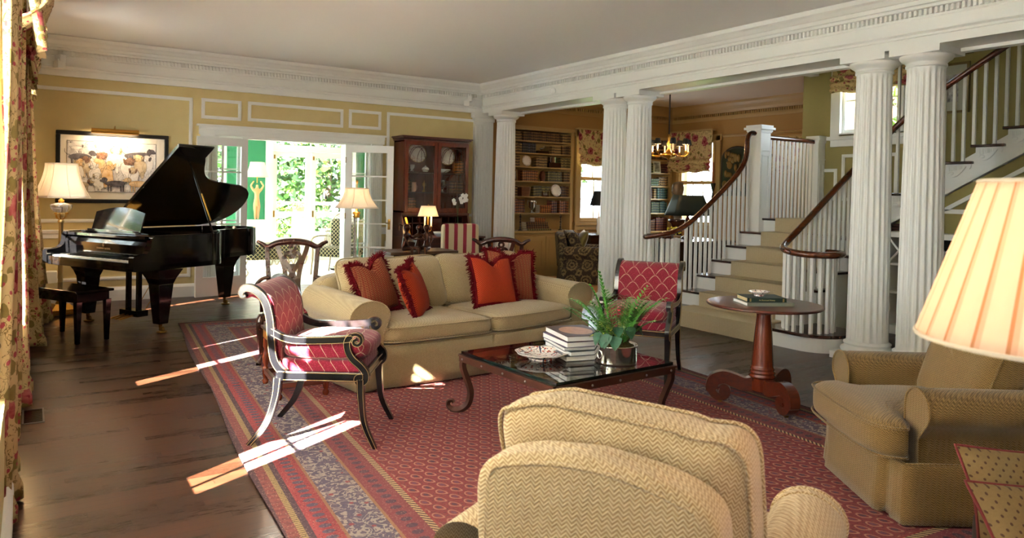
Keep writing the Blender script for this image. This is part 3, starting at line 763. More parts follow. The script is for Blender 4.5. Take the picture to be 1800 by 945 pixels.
# ================================================================== CURTAINS
def curtain(name, label, cy, w, z0, z1, x=.03, amp=.05, folds=6, flare=.0, parent=None, gather=0, seed=0, flo=0, part=None, mat=None, cx=0):
    def fn(u, v):
        z = z0+(z1-z0)*v
        lo = (1-v)**2; s = (u-.5)
        gw = 1-gather*math.exp(-((v-.42)/.25)**2)
        y = cy+s*w*gw*(1+flare*lo)+.012*math.sin(9*v+seed)
        a = amp*(.55+.6*lo)*(1+.3*math.sin(3*u+seed))
        xx = x+cx*lo+a*math.sin(2*PI*folds*u+seed+.5*math.sin(4*v+seed))+.02*math.sin(5*v+9*u+seed)+flo*lo*(.6+.4*math.sin(5*u))
        if v < .03: xx += .03*math.sin(20*u+seed)
        return (xx, y, z)
    o = MB().grid(fn, folds*14, 44).build(part or name, mat or FLORAL, parent, solid=.006)
    return o
def valance(parent, cy, w, z, x=.06):
    m = MB()
    def fn(u, v):
        r = .10+.055*math.sin(PI*min(1, v*1.1)); a = v*PI*1.5
        wob = .035*math.sin(2*PI*9*u+3*v)+.022*math.sin(2*PI*17*u+7*v)
        return (x+.04+(r+wob)*math.sin(a)*.95, cy+(u-.5)*w*(1+.12*math.sin(PI*v)), z-.2*v+.13*math.cos(a)+wob*.6+.03*math.sin(2*PI*5*u))
    m.grid(fn, 70, 18)
    def fr_(u, v):
        return (x+.12+.03*math.sin(2*PI*10*u)+.05*v, cy+(u-.5)*w*1.1, z-.12-.32*v*(.75+.25*math.sin(2*PI*3*u+1))+.01*math.sin(40*u))
    m.grid(fr_, 70, 8)
    return m.build('gathered_heading', FLORAL, parent, solid=.005)
CUR = [(6.14, .56, -.03, 'near floor-length rose chintz curtain cut by the left edge of the picture', 0, 0.03, .035, 5.9),
       (8.42, .86, -.01, 'rose chintz curtain hanging behind the near curtain, left of the piano bench', .0, .07, .05, 0),
       (9.60, .78, .02, 'sunlit rose chintz curtain pooling on the floor beside the tall brass lamp', .2, .16, .05, 0)]
for i, (cy, w, x, lb, gth, cx, am, he) in enumerate(CUR):
    r = thing('curtain', lb, 'curtain', (XL+.03, cy, 0))
    curtain('curtain', lb, 0, w, .012, 2.95, x, am, 6, .12, r, gth, i*1.7, .04 if i else 0, 'fabric', cx=cx)
    valance(r, 0, w*1.1, 2.84, -.06) if i == 0 else valance(r, 0, w, 2.86, -.10)
for cy, w, xx, fo, mt, lb in [(4.2, 1.08, -.03, 8, None, 'rose chintz curtain on the wall between the second and third windows, outside the picture'),
        (5.18, .84, -.13, 6, DIFFUSER, 'added light-diffusing voile sheet on the near side of the second window, outside the picture'),
        (3.80, .50, -.13, 4, DIFFUSER, 'added light-diffusing voile sheet on the far side of the third window, outside the picture'),
        (2.455, 1.69, -.13, 13, DIFFUSER, 'wide added light-diffusing voile sheet over the third window, outside the picture')]:  # the voile sheets are added out of view to boost diffuse light
    r = thing('curtain', lb, 'curtain', (XL+.03, cy, 0)); curtain('c', '', 0, w, .012 if mt is None else .61, 2.95 if mt is None else 2.76, xx, .028, fo, .0, r, 0, cy, 0, 'fabric', mat=mt)

# ================================================================== CUSHION BUILDER
def pillow(parent, name, w, h, t, mat, loc, rot, notch=.0, fringe=None, frn='fringe', piping=None, nn=22):
    """knife-edge pillow in local x (w) and z (h), thickness along y; optional dent in the top edge"""
    from mathutils import Euler
    R = Matrix.Translation(loc) @ Euler(rot).to_matrix().to_4x4()
    def edge(u, v):
        x = (u*2-1); z = (v*2-1)
        k = 1+.06*abs(x*z)**2-.05*(1-abs(x))*(abs(z) > .0)*abs(z)**3-.05*(1-abs(z))*abs(x)**3
        zz = z*k - notch*math.exp(-(x/.32)**2)*max(0, z)**1.5
        return x*k*w/2, zz*h/2
    def side(sg):
        def fn(u, v):
            x, z = edge(u, v); a = max(0, 1-abs(u*2-1)**2.6)*max(0, 1-abs(v*2-1)**2.6)
            return tuple(R @ Vector((x, sg*t/2*a**.5*(1-.35*notch*math.exp(-((u*2-1)/.3)**2)*v), z)))
        return fn
    b = MB(); b.grid(side(1), nn, nn); b.grid(lambda u, v: side(-1)(1-u, v), nn, nn)
    o = b.build(name, mat, parent)
    per = [edge(i/nn, 0) for i in range(nn)]+[edge(1, i/nn) for i in range(nn)]+[edge(1-i/nn, 1) for i in range(nn)]+[edge(0, 1-i/nn) for i in range(nn)]
    if piping:
        MB().tube([tuple(R @ Vector((x, 0, z))) for x, z in per], .0055, 6, closed=True, cap=False).build('piping', piping, o)
    if fringe:
        f = MB(); L = len(per)
        f.tube([tuple(R @ Vector((x, 0, z))) for x, z in per], [.015+.005*random.random() for _ in per], 6, closed=True, cap=False)
        for i in range(L*9):
            k_ = i/9; a = per[int(k_) % L]; c = per[(int(k_)+1) % L]; q = k_-int(k_)
            x, z = a[0]+(c[0]-a[0])*q, a[1]+(c[1]-a[1])*q
            n_ = Vector((x/w, 0, z/h)); n_ = n_/max(abs(n_.x), abs(n_.z), .001); n_.x = n_.x if abs(n_.x) > .85 else 0; n_.z = n_.z if abs(n_.z) > .85 else 0
            n_.normalize(); l = .03+.026*random.random()
            d_ = (n_+Vector((random.uniform(-.5, .5), random.uniform(-.9, .9), random.uniform(-.5, .5)-.25))).normalized()
            f.tube([tuple(R @ Vector((x, 0, z))), tuple(R @ (Vector((x, 0, z))+d_*l*.5)), tuple(R @ (Vector((x, random.uniform(-.01, .01), z-.003))+d_*l))], [.0035, .0045, .002], 4, cap=False)
        f.build(frn, fringe, o)
    return o
FRINGE = simple('crimson_fringe', '#560510', .9, spec=.1)
def mk(name, a, b_, c_, p=.014, mode=0):
    m = M(name, rough=.85, spec=.15); x, y, z = m.xyz()
    if mode == 0:
        u = ((x/.034).fr()-.5).abs()*2; v = ((z/.013).fr()-.5).abs()*2
        st_ = u.gt(.45); dots = (v+((x/.011).fr()-.5).abs()).lt(.75)
        c = m.mix(st_, a, b_); c = m.mix(dots*st_, c, c_); c = m.mix(dots*(st_*-1+1)*.6, c, b_)
    else:
        u = (((x+z)/.015).fr()-.5).abs(); v = (((x-z)/.015).fr()-.5).abs()
        c = m.mix((u+v).lt(.42), a, b_)
    m.col(c); m.bump(m.noise(200, 2), .4, .003); return m.m
PILA = mk('crimson_striped_weave', '#661418', '#8e603e', '#560e16')
PILB = mk('scarlet_dotted_weave', '#72150b', '#98441f', '#000000', mode=1)

# ================================================================== SOFA
sf = thing('sofa', 'cream rolled-arm two-seat sofa with curved skirted front', 'sofa', (3.15, 5.74, .012), math.radians(7.5))
def yf(x, k_=.13): return -.50-k_*max(0, 1-(x/1.25)**2)
def curved_block(x0, x1, yb, z0, z1, off=0, n=20, rough=0):
    poly = [(x0+(x1-x0)*i/n, yf(x0+(x1-x0)*i/n)+off) for i in range(n+1)]+[(x1, yb), (x0, yb)]
    return MB().prism(poly, 'z', z0, z1, False)
curved_block(-1.02, 1.02, .35, .16, .33, .035).build('seat_base', SOFAF, sf)
# skirt with inverted pleats at the corners and the middle
def skirt_path():
    P = []
    n = 60
    for i in range(n+1):
        x = -1.2+2.4*i/n; y = yf(x)+.02 if abs(x) < 1.02 else yf(1.02)+.01
        g = .03*math.exp(-((x)/.018)**2)+.03*math.exp(-((abs(x)-1.03)/.018)**2)
        P.append((x, y+g))
    return P
sp = skirt_path()
loop = sp+[(1.2, y) for y in (-.3, -.1, .1, .3, .48)]+[(x, .5) for x in (.8, .4, 0, -.4, -.8)]+[(-1.2, y) for y in (.48, .3, .1, -.1, -.3)]
L_ = len(loop)
def skf(u, v):
    i = min(L_-1, int(round(u*L_))) % L_; x, y = loop[i]; fl_ = 1+.02*(1-v)
    return (x*fl_, y*fl_, .015+.30*v+.0*math.sin(i))
MB().grid(skf, L_, 4, True, True).build('skirt', SOFAF, sf, solid=.01)
for s_ in (-1, 1):
    b = curved_block(.01 if s_ > 0 else -1.0, 1.0 if s_ > 0 else -.01, .12, 0, 1, -.01)
    # soft seat cushion: rounded grid box following the curved front
    def cf(u, v, s_=s_):
        th = u*2*PI-PI; ph = (v-.5)*PI
        def sg(a, p): return math.copysign(abs(a)**p, a)
        X = sg(math.cos(ph), .25)*sg(math.cos(th), .22); Y = sg(math.cos(ph), .25)*sg(math.sin(th), .22); Z = sg(math.sin(ph), .55)
        x = s_*.505+.5*X; yc0, yc1 = yf(x)-.005, .17; y = (yc0+yc1)/2+(yc1-yc0)/2*Y
        crown = 1+.28*(1-X*X)*(1-Y*Y) if Z > 0 else 1
        return (x, y, .405+.078*Z*crown+.006*math.sin(5*x+4*y))
    cu = MB().grid(cf, 64, 20, True, True).build('seat_cushion', SOFAF, sf)
    for zz in (.46, .352):
        pp = []
        for i in range(48):
            th = i/48*2*PI-PI; X = math.copysign(abs(math.cos(th))**.22, math.cos(th)); Y = math.copysign(abs(math.sin(th))**.22, math.sin(th))
            x = s_*.505+.503*X; yc0, yc1 = yf(x)-.008, .17; pp.append((x, (yc0+yc1)/2+(yc1-yc0)/2*Y, zz))
        MB().tube(pp, .0055, 6, closed=True, cap=False).build('piping', SOFAF, cu)
    # rolled arm
    def armprof(n=20):
        P = [(.0, .1), (.0, .42)]
        for i in range(n+1):
            a = PI*.98-i/n*PI*1.28; P.append((.085+.125*math.cos(a)+.0, .545+.125*math.sin(a)))
        P += [(.13, .40), (.12, .2), (.12, .1)]
        return P
    ap = armprof(); n_ = len(ap); m = MB(); ys = [yf(1.02)+.0, -.4, -.1, .25, .46]; 
    def arm(u, v):
        i = min(n_-1, int(round(u*(n_-1)))); px_, pz = ap[i]; fl_ = 1+.35*(1-v)**2 if pz > .45 else 1
        return (s_*(1.0+px_*fl_), -.50+.96*v, pz+(.03*(v) if pz > .4 else 0))
    m.grid(arm, n_-1, 10)
    face = [(s_*(1.0+px_*(1.35 if pz > .45 else 1)), pz) for px_, pz in ap]
    m.prism(face, 'y', -.512, -.49)
    a_ = m.build('arm', SOFAF, sf)
    MB().tube([(x, -.514, z) for x, z in face[1:-1]], .006, 6).build('piping', SOFAF, a_)
def backf(u, v):
    th = u*2*PI-PI; ph = (v-.5)*PI
    def sg(a, p): return math.copysign(abs(a)**p, a)
    X = sg(math.cos(ph), .3)*sg(math.cos(th), .3); Y = sg(math.cos(ph), .3)*sg(math.sin(th), .3); Z = sg(math.sin(ph), .3)
    return (1.13*X, .40+.10*Y+.04*Z, .46+.34*Z*(1-.05*X*X))
MB().grid(backf, 60, 20, True, True).build('backrest', SOFAF, sf)
for s_ in (-1, 1):
    def bc(u, v, s_=s_):
        th = u*2*PI-PI; ph = (v-.5)*PI
        def sg(a, p): return math.copysign(abs(a)**p, a)
        X = sg(math.cos(ph), .3)*sg(math.cos(th), .3); Y = sg(math.sin(ph), .7); Z = sg(math.cos(ph), .3)*sg(math.sin(th), .3)
        k_ = 1+.04*abs(X*Z)
        return (s_*.49+.5*X*k_, .20+.12*Y*(1-.6*abs(Z)**4)+.10*Z, .695+.225*Z*k_-.02*(1-X*X)*(Z > .5)+.008*math.sin(8*X+s_))
    cu = MB().grid(bc, 60, 20, True, True).build('back_cushion', SOFAF, sf)
    pp = []
    for i in range(60):
        th = i/60*2*PI-PI; X = math.copysign(abs(math.cos(th))**.3, math.cos(th)); Z = math.copysign(abs(math.sin(th))**.3, math.sin(th)); k_ = 1+.04*abs(X*Z)
        pp.append((s_*.49+.503*X*k_, .20+.10*Z, .695+.228*Z*k_-.02*(1-X*X)*(Z > .5)))
    MB().tube(pp, .006, 6, closed=True, cap=False).build('piping', SOFAF, cu)
def sofa_pillow(label, mat, w, loc, rz, tilt, roll, notch):
    c, s = math.cos(math.radians(7.5)), math.sin(math.radians(7.5))
    t = thing('throw_pillow', label, 'pillow', (3.15+loc[0]*c-loc[1]*s, 5.74+loc[0]*s+loc[1]*c, loc[2]), math.radians(rz), 'fringed throw pillows on the sofa')
    pillow(t, 'cover', w, w, .17, mat, (0, 0, w/2*.97), (math.radians(tilt), math.radians(roll), 0), notch, FRINGE)
sofa_pillow('brownish-red striped fringed pillow in the left corner of the sofa', PILA, .44, (-.80, -.02, .50), 32, -20, -8, .32)
sofa_pillow('orange-red dotted fringed pillow turned sideways, leaning on the striped pillow at left', PILB, .42, (-.56, -.24, .49), 52, -20, -6, .2)
sofa_pillow('orange-red dotted fringed pillow at the right end of the sofa', PILB, .43, (.34, -.16, .50), 4, -22, 3, .34)
sofa_pillow('brownish-red striped fringed pillow tucked behind the orange one, near the right arm', PILA, .46, (.66, -.02, .50), -10, -20, 5, .34)
# ================================================================== BLACK AND GOLD ARMCHAIRS
def regency(label, loc, rz):
    r = thing('open_armchair', label, 'armchair', loc, rz)
    W = .27
    def strip(P, w, h, name, mat=EBON, gold=True, s=1, side=0):
        m = MB().tube(P, 0, sq=(w, h), upv=(0, 1, 0)); o = m.build(name, mat, r, .003)
        return o
    def goldline(P, yoff, parent, rad=.0035):
        MB().tube([(p[0], p[1]+yoff, p[2]) for p in P], rad, 5).build('gilt_line', GILT, parent)
    for s in (-1, 1):
        y = s*W
        # sabre legs
        P = bez([(.245, y, .40), (.25, y, .28), (.27, y, .14), (.335, y+s*.01, .0)], 6)
        o = MB().tube(P, 0, sq=[(.045-.02*i/(len(P)-1), .048-.02*i/(len(P)-1)) for i in range(len(P))], upv=(0, 1, 0)).build('front_leg', EBON, r)
        for q in (-.017, .017): MB().tube([(p[0]+q*(1-.4*i/len(P)), p[1]-s*0+s*(.0235-.01*i/len(P)), p[2]) for i, p in enumerate(P)], .0016, 5).build('gilt_line', GILT, o)
        P = bez([(-.235, y, .40), (-.25, y, .28), (-.30, y, .13), (-.40, y, .0)], 6)
        o = MB().tube(P, 0, sq=[(.05-.02*i/(len(P)-1), .042-.016*i/(len(P)-1)) for i in range(len(P))], upv=(0, 1, 0)).build('rear_leg', EBON, r)
        for q in (-.017, .017): MB().tube([(p[0]+q*(1-.4*i/len(P)), p[1]+s*(.021-.008*i/len(P)), p[2]) for i, p in enumerate(P)], .0016, 5).build('gilt_line', GILT, o)
        # stile: sweeps up from the seat and scrolls backwards
        P = bez([(-.12, y, .405), (-.2, y, .43), (-.255, y, .50), (-.275, y, .62), (-.285, y, .74), (-.315, y, .84), (-.37, y, .90), (-.425, y, .915), (-.452, y, .89), (-.445, y, .865), (-.425, y, .87)], 5)
        n = len(P); o = MB().tube(P, 0, sq=[(.045 if i < n*.7 else .045-.028*(i-n*.7)/(n*.3), .036) for i in range(n)], upv=(0, 1, 0)).build('stile', EBON, r)
        for q in (-1, 1):
            G = []
            for i, p in enumerate(P):
                t = Vector(P[min(i+1, n-1)])-Vector(P[max(0, i-1)]); t.normalize(); nn_ = Vector((-t.z, 0, t.x))
                w_ = (.045 if i < n*.7 else .045-.028*(i-n*.7)/(n*.3))/2-.003; G.append((p[0]+nn_.x*q*w_, y+s*.0185, p[2]+nn_.z*q*w_))
            MB().tube(G, .0017, 5).build('gilt_line', GILT, o)
        # arm rest and its scrolled support
        P = bez([(-.275, y, .665), (-.2, y, .63), (-.1, y, .618), (.1, y, .625), (.19, y, .635)], 5)
        o = MB().tube(P, 0, sq=(.042, .034), upv=(0, 1, 0)).build('armrest', EBON, r)
        for q in (-.018, .018): MB().tube([(p[0], y+s*.018, p[2]+q) for p in P], .0016, 5).build('gilt_line', GILT, o)
        sc = [(.185+.035*math.cos(a)*(1-k_/11*.55), y, .615+.035*math.sin(a)*(1-k_/11*.55)) for k_, a in enumerate([PI*.5-i*.55 for i in range(11)])]
        sc2 = [(.225, y, .60), (.19, y, .56), (.175, y, .52), (.20, y, .47), (.245, y, .44), (.28, y, .42), (.29, y, .39), (.27, y, .365), (.245, y, .37), (.24, y, .39), (.258, y, .395)]
        P = [(.19, y, .655), (.218, y, .66), (.243, y, .645), (.247, y, .617), (.228, y, .598), (.205, y, .605), (.204, y, .622), (.218, y, .63)]
        P1 = bez(P[::-1], 3); P2 = bez([(.19, y, .655), (.165, y, .62), (.168, y, .57), (.195, y, .52), (.24, y, .48), (.272, y, .44), (.275, y, .40), (.25, y, .378), (.228, y, .388), (.228, y, .41), (.245, y, .415)], 4)
        m = MB(); m.tube(P1, 0, sq=(.02, .036), upv=(0, 1, 0)); n = len(P2)
        m.tube(P2, 0, sq=[(.022+.02*math.sin(PI*min(1, i/n*1.25))**.5 if i < n*.8 else .02, .036) for i in range(n)], upv=(0, 1, 0))
        o = m.build('arm_support', EBON, r)
        for PP, w0 in ((P1, .009), (P2, .017)):
            for q in (-1, 1):
                G = []
                for i, p in enumerate(PP):
                    t = Vector(PP[min(i+1, len(PP)-1)])-Vector(PP[max(0, i-1)]); t.normalize(); nn_ = Vector((-t.z, 0, t.x)); G.append((p[0]+nn_.x*q*w0, y+s*.019, p[2]+nn_.z*q*w0))
                MB().tube(G, .0016, 5).build('gilt_line', GILT, o)
    # seat rails
    m = MB(); m.box(-.235, .265, -W-.02, -W+.02, .385, .44); m.box(-.235, .265, W-.02, W+.02, .385, .44); m.box(.225, .268, -W, W, .385, .44); m.box(-.25, -.21, -W, W, .385, .44)
    o = m.build('seat_rail', EBON, r, .003)
    m = MB()
    for z in (.392, .433):
        for s in (-1, 1): m.tube([(-.2, s*(W+.021), z), (.262, s*(W+.021), z)], .0016, 5)
        m.tube([(.27, -W, z), (.27, W, z)], .0028, 5)
    m.build('gilt_line', GILT, o)
    m = MB(); m.soft((.0, 0, .455), (.25, W-.005, .05), .25, 10); m.build('upholstered_seat', REDST, r)
    m = MB(); m.soft((.02, 0, .55), (.265, W-.0, .055), .5, 12, crown=.45, noise=.05); c = m.build('seat_cushion', REDST, r)
    # upholstered back rolling over at the top
    F = bez([(-.215, 0, .46), (-.245, 0, .60), (-.258, 0, .74), (-.285, 0, .845), (-.345, 0, .905), (-.41, 0, .92), (-.455, 0, .895), (-.455, 0, .865), (-.43, 0, .85)], 6)
    B_ = bez([(-.275, 0, .46), (-.29, 0, .60), (-.30, 0, .72), (-.325, 0, .80), (-.365, 0, .845), (-.40, 0, .86)], 6)
    prof = [(p[0], p[2]) for p in F]+[(p[0], p[2]) for p in B_[::-1]]
    m = MB(); n = len(prof); Y0 = W-.018
    vs = [(x, -Y0, z) for x, z in prof]+[(x, Y0, z) for x, z in prof]
    m.add(vs, [(i, (i+1) % n, n+(i+1) % n, n+i) for i in range(n)], True); m.add(vs, [tuple(range(n)), tuple(range(2*n-1, n-1, -1))])
    m.build('upholstered_back', REDBK, r)
    return r
regency('black and gilt open armchair with red lattice fabric, beside the left arm of the sofa', (1.555, 4.36, .012), math.radians(-34))
regency('black and gilt open armchair with red lattice fabric, between the coffee table and the stairs', (4.22, 4.46, .012), math.radians(215))

# ================================================================== CLUB CHAIRS
def club(label, loc, rz, mat, W=.98, Dp=.95, back_h=.84, cush_h=.93, aw=.17, bw=None, cw=None, arch=.07):
    r = thing('armchair', label, 'armchair', loc, rz); hw = W/2; iw = hw-aw; bw = bw or iw+.06; cw = cw or iw-.005
    MB().box(-iw-.02, iw+.02, -.38, .40, .16, .30).build('seat_base', mat, r)
    def sg(a, p): return math.copysign(abs(a)**p, a)
    # skirt
    loop = []
    def seg(a, b_, n):
        for i in range(n): t = i/n; loop.append((a[0]+(b_[0]-a[0])*t, a[1]+(b_[1]-a[1])*t))
    c = [(-hw+.04, -.42), (hw-.04, -.42), (hw-.04, .38), (iw+.01, .40), (iw, .43), (-iw, .43), (-iw-.01, .40), (-hw+.04, .38)]
    for i in range(8): seg(c[i], c[(i+1) % 8], [16, 16, 6, 2, 18, 2, 6, 16][i])
    L_ = len(loop)
    def kf(u, v):
        i = int(round(u*L_)) % L_; x, y = loop[i]; a = 1+.045*(1-v)
        for (px_, py_) in c[3:7]+c[:3]:
            d = math.hypot(x-px_, y-py_)
            if d < .03: a -= .04*(1-v)
        return (x*a, y*a, .012+.27*v)
    MB().grid(kf, L_, 5, True, True).build('skirt', mat, r, solid=.01)
    MB().tube([(x*1.004, y*1.004, .285) for x, y in loop], .006, 6, closed=True, cap=False).build('piping', mat, r)
    # T-shaped seat cushion
    def cf(u, v):
        th = u*2*PI-PI; ph = (v-.5)*PI
        X = sg(math.cos(ph), .28)*sg(math.cos(th), .25); Y = sg(math.cos(ph), .28)*sg(math.sin(th), .25); Z = sg(math.sin(ph), .5)
        hx = iw-.005 if Y < .54 else (iw+.13 if Y > .64 else iw+(Y-.54)*1.3)
        cr = 1+.35*(1-X*X)*(1-Y*Y) if Z > 0 else 1
        return (hx*X, .115+.385*Y+.03*(1-X*X)*(Y > .5), .378+.098*Z*cr)
    cu = MB().grid(cf, 96, 22, True, True).build('seat_cushion', mat, r)
    for zz in (.445, .31):
        pp = []
        for i in range(96):
            th = i/96*2*PI-PI; X = sg(math.cos(th), .25); Y = sg(math.sin(th), .25)
            hx = iw-.005 if Y < .54 else (iw+.13 if Y > .64 else iw+(Y-.54)*1.3)
            pp.append(((hx+.003)*X, .115+.388*Y+.03*(1-X*X)*(Y > .5), zz))
        MB().tube(pp, .006, 6, closed=True, cap=False).build('piping', mat, cu)
    # rolled arms
    for s in (-1, 1):
        ap = [(iw, .2), (iw, .46)]
        for i in range(19): a = PI-i/18*PI*1.25; ap.append((iw+aw*.62+aw*.62*math.cos(a), .535+.095*math.sin(a)))
        ap += [(hw-.05, .40), (hw-.045, .28)]
        n_ = len(ap)
        def af(u, v, s=s):
            i = min(n_-1, int(round(u*(n_-1)))); x, z = ap[i]; rnd = 1-.12*max(0, (v-.93)/.07)**2
            zc = .5
            return (s*x, -.40+.72*v, zc+(z-zc)*rnd if z > .45 else z)
        m = MB(); m.grid(af, n_-1, 14); m.prism([(s*x, z) for x, z in ap], 'y', .292, .322)
        o = m.build('arm', mat, r)
        MB().tube([(s*x, .324, z) for x, z in ap[1:-1]], .006, 6).build('piping', mat, o)
    # outer back: gently arched top, slightly raked
    def bf(u, v):
        th = u*2*PI-PI; ph = (v-.5)*PI
        X = sg(math.cos(ph), .17)*sg(math.cos(th), .19); Y = sg(math.cos(ph), .3)*sg(math.sin(th), .3); Z = sg(math.sin(ph), .2)
        top = back_h-arch*X*X; z = .24+(top-.24)*(Z+1)/2; rake = -.10*(z-.24)
        return (bw*X, -.37+.075*Y+rake, z)
    o = MB().grid(bf, 80, 28, True, True).build('backrest', mat, r)
    pp = []
    for i in range(41):
        t = i/40; X = -1+2*t; ed = min(1, (1-abs(X))*9); z = .24+(back_h-arch*X*X-.24)*(.0+ed**.5*.965)
        pp.append(((bw-.015)*X, -.437-.10*(z-.24), z))
    MB().tube(pp, .0055, 6).build('piping', mat, o)
    # loose back cushion rising above the back
    def lf(u, v):
        th = u*2*PI-PI; ph = (v-.5)*PI
        X = sg(math.cos(ph), .25)*sg(math.cos(th), .2); Y = sg(math.sin(ph), .6); Z = sg(math.cos(ph), .3)*sg(math.sin(th), .2)
        zc = (cush_h+.44)/2; hh = (cush_h-.44)/2
        wv = .018*math.sin(5.2*X+1)*(Z > .4)+.012*math.sin(9*X)*(Z > .4)
        return (cw*X, -.19+.115*Y-.08*Z, zc+hh*Z-.045*X*X*(Z > .3)+wv)
    cu = MB().grid(lf, 90, 26, True, True).build('back_cushion', mat, r)
    for q in (-1, 1):
        pp = []
        for i in range(90):
            th = i/90*2*PI-PI; X = sg(math.cos(th), .2); Z = sg(math.sin(th), .2); zc = (cush_h+.44)/2; hh = (cush_h-.44)/2; sh = .985
            wv = .018*math.sin(5.2*X+1)*(Z > .4)+.012*math.sin(9*X)*(Z > .4)
            pp.append((cw*X*sh, -.19+q*.078-.08*Z, zc+hh*Z*sh-.045*X*X*(Z > .3)+wv))
        MB().tube(pp, .0055, 6, closed=True, cap=False).build('piping', mat, cu)
    return r
club('beige herringbone armchair seen from behind at the front of the room', (1.485, 1.50, .012), math.radians(-62), CHEN, W=.88, aw=.17, back_h=.90, cush_h=.985, bw=.30, cw=.325, arch=.065)
club('tan herringbone armchair with pleated skirt beside the big lit lamp', (3.93, 1.94, .012), math.radians(56), CHENR, W=.94)

# ================================================================== COFFEE TABLE
ct = thing('coffee_table', 'square rusty-iron coffee table with a dark glass top', 'coffee table', (2.975, 3.85, .018), math.radians(3.5))
H_ = .50; m = MB()
for s in (-1, 1):
    m.box(-H_, H_, s*H_-.012, s*H_+.012, .345, .385); m.box(s*H_-.012, s*H_+.012, -H_, H_, .345, .385)
    m.box(-H_-.005, H_+.005, s*H_-.02, s*H_+.016, .382, .392); m.box(s*H_-.02, s*H_+.016, -H_, H_, .382, .392)
fr = m.build('frame', IRON, ct)
m = MB()
for s in (-1, 1):
    for t in (-.46, -.23, 0, .23, .46):
        for c in ((t, s*(H_+.012)), (s*(H_+.012), t)): m.ell((c[0], c[1], .365), (.008, .008, .008), 8, 6)
m.build('rivet', STEEL, fr)
m = MB()
for q in range(4):
    a0 = q*PI/2; R = Matrix.Rotation(a0, 4, 'Z'); m.T = R
    for (cx, cy, r0, tw, fl_) in ((.27, .12, .13, 2.2, 1), (.12, .34, .10, 2.0, -1), (.36, .36, .075, 1.9, 1)):
        P = []
        for i in range(30): a = i/29*tw*PI*fl_+.6; rr = r0*(1-.62*i/29); P.append((cx+rr*math.cos(a), cy+rr*math.sin(a), .372))
        m.tube(P, 0, sq=(.014, .014), upv=(0, 0, 1))
    m.tube([(0, .02, .372), (.15, .14, .372), (.3, .3, .372), (.48, .48, .372)], 0, sq=(.012, .012), upv=(0, 0, 1))
m.T = Matrix.Identity(4); m.build('scrollwork', IRON, fr)
for sx in (-1, 1):
    for sy in (-1, 1):
        d = Vector((sx, sy, 0)).normalized()
        pts = [(0, .35), (.0, .30), (-.03, .22), (-.055, .14), (-.04, .06), (0.01, .018), (.06, .012), (.095, .035), (.095, .065), (.07, .075), (.06, .06)]
        P = bez([(sx*(H_-.02)+d.x*(o_+.01), sy*(H_-.02)+d.y*(o_+.01), z) for o_, z in pts], 5)
        MB().tube(P, 0, sq=[(.034 if i < len(P)*.55 else .034-.018*(i/len(P)-.55)/.45, .018 if i > len(P)*.6 else .034) for i in range(len(P))]).build('leg', IRON, ct, .003)
m = MB(); m.box(-H_+.005, H_-.005, -H_+.005, H_-.005, .393, .412); m.build('glass_top', TGLASS, ct)
m = MB()
for s in (-1, 1): m.box(-H_+.004, H_-.004, s*(H_-.005)-.0015, s*(H_-.005)+.0015, .393, .412); m.box(s*(H_-.005)-.0015, s*(H_-.005)+.0015, -H_+.004, H_-.004, .393, .412)
m.build('glass_edge', M('dark_glass_edge', '#0a1c1a', .08).m, ct)
TZ = .431
# Imari-style dishes
def mk(R):
    m = M('imari_porcelain', '#f2efe9', .12, Coat_Weight=.5); x, y, z = m.xyz(); r = (x*x+y*y).pw(.5)/R
    a = y.op('ARCTAN2', x); seg = ((a*6/(2*PI)).fr()-.5).abs()
    n = m.vor(38/R*.16, None); f1 = n.lt(.30); f2 = m.vor(60/R*.16).lt(.3)
    c = m.mix(f1, '#efe6dc', '#b8452a'); c = m.mix(f2*.9, c, '#1f2a5c'); c = m.mix(seg.gt(.46)*r.gt(.4), c, '#1a2350')
    c = m.mix(r.lt(.34), c, m.mix(f1, '#f0e8e0', '#b0402c')); c = m.mix(r.gt(.34)*r.lt(.38), c, '#f4f0ea'); c = m.mix(r.gt(.95), c, '#e9e2da')
    m.col(m.mix(z.lt(.014*R/.165)*r.lt(.99)*0, c, '#eef0f4')); return m.m
def dish(label, loc, R, rz=0, h=.045):
    o = MB().lathe([(R*.5, 0), (R*.48, .004), (R*.52, .012), (R*.8, h*.6), (R, h), (R*1.0, h+.003), (R*.96, h+.002), (R*.75, h*.72), (R*.45, h*.42), (.002, h*.38)], 48,
                   fn=lambda r, a, z: r*(1+.035*math.cos(8*a)*max(0, r/R-.6)/.4)).build('dish', mk(R))
    o.location = loc; o.rotation_euler = (0, 0, rz); return tag(o, label, 'dish')
dish('scalloped porcelain dish in orange and blue on the glass coffee table', (2.80, 3.87, TZ), .175)
# stack of large books
def book(label, loc, rz, w, d, t, cover, pages=None, group=None, cat='book', name='book', spine=None, title=None):
    r = thing(name, label, cat, loc, rz, group); pg = pages or IVORY
    m = MB(); m.box(-w/2, w/2, -d/2, d/2, 0, .003); m.box(-w/2, w/2, -d/2, d/2, t-.003, t); m.box(-w/2, -w/2+.004, -d/2, d/2, .003, t-.003)
    m.build('cover', cover, r); MB().box(-w/2+.004, w/2-.005, -d/2+.004, d/2-.004, .003, t-.003).build('pages', pg, r)
    return r
def cov(name, c, rough=.35): return simple(name, c, rough)
z = TZ
PHOTO = M('book_jacket_photo', '#3a2a20', .45, spec=.2); _x, _y, _z = PHOTO.xyz(); PHOTO.col(PHOTO.mix((_x*_x*30+_y*_y*18).lt(.35), PHOTO.mix(PHOTO.noise(9, 3), '#2c160c', '#4a2818'), PHOTO.mix(PHOTO.noise(30, 2), '#8a5a38', '#b98a62')))
PHOTO.m.name = 'book_jacket_photo'
PG = simple('white_page_edges', '#e9e7e4', .6, bump=(300, .3))
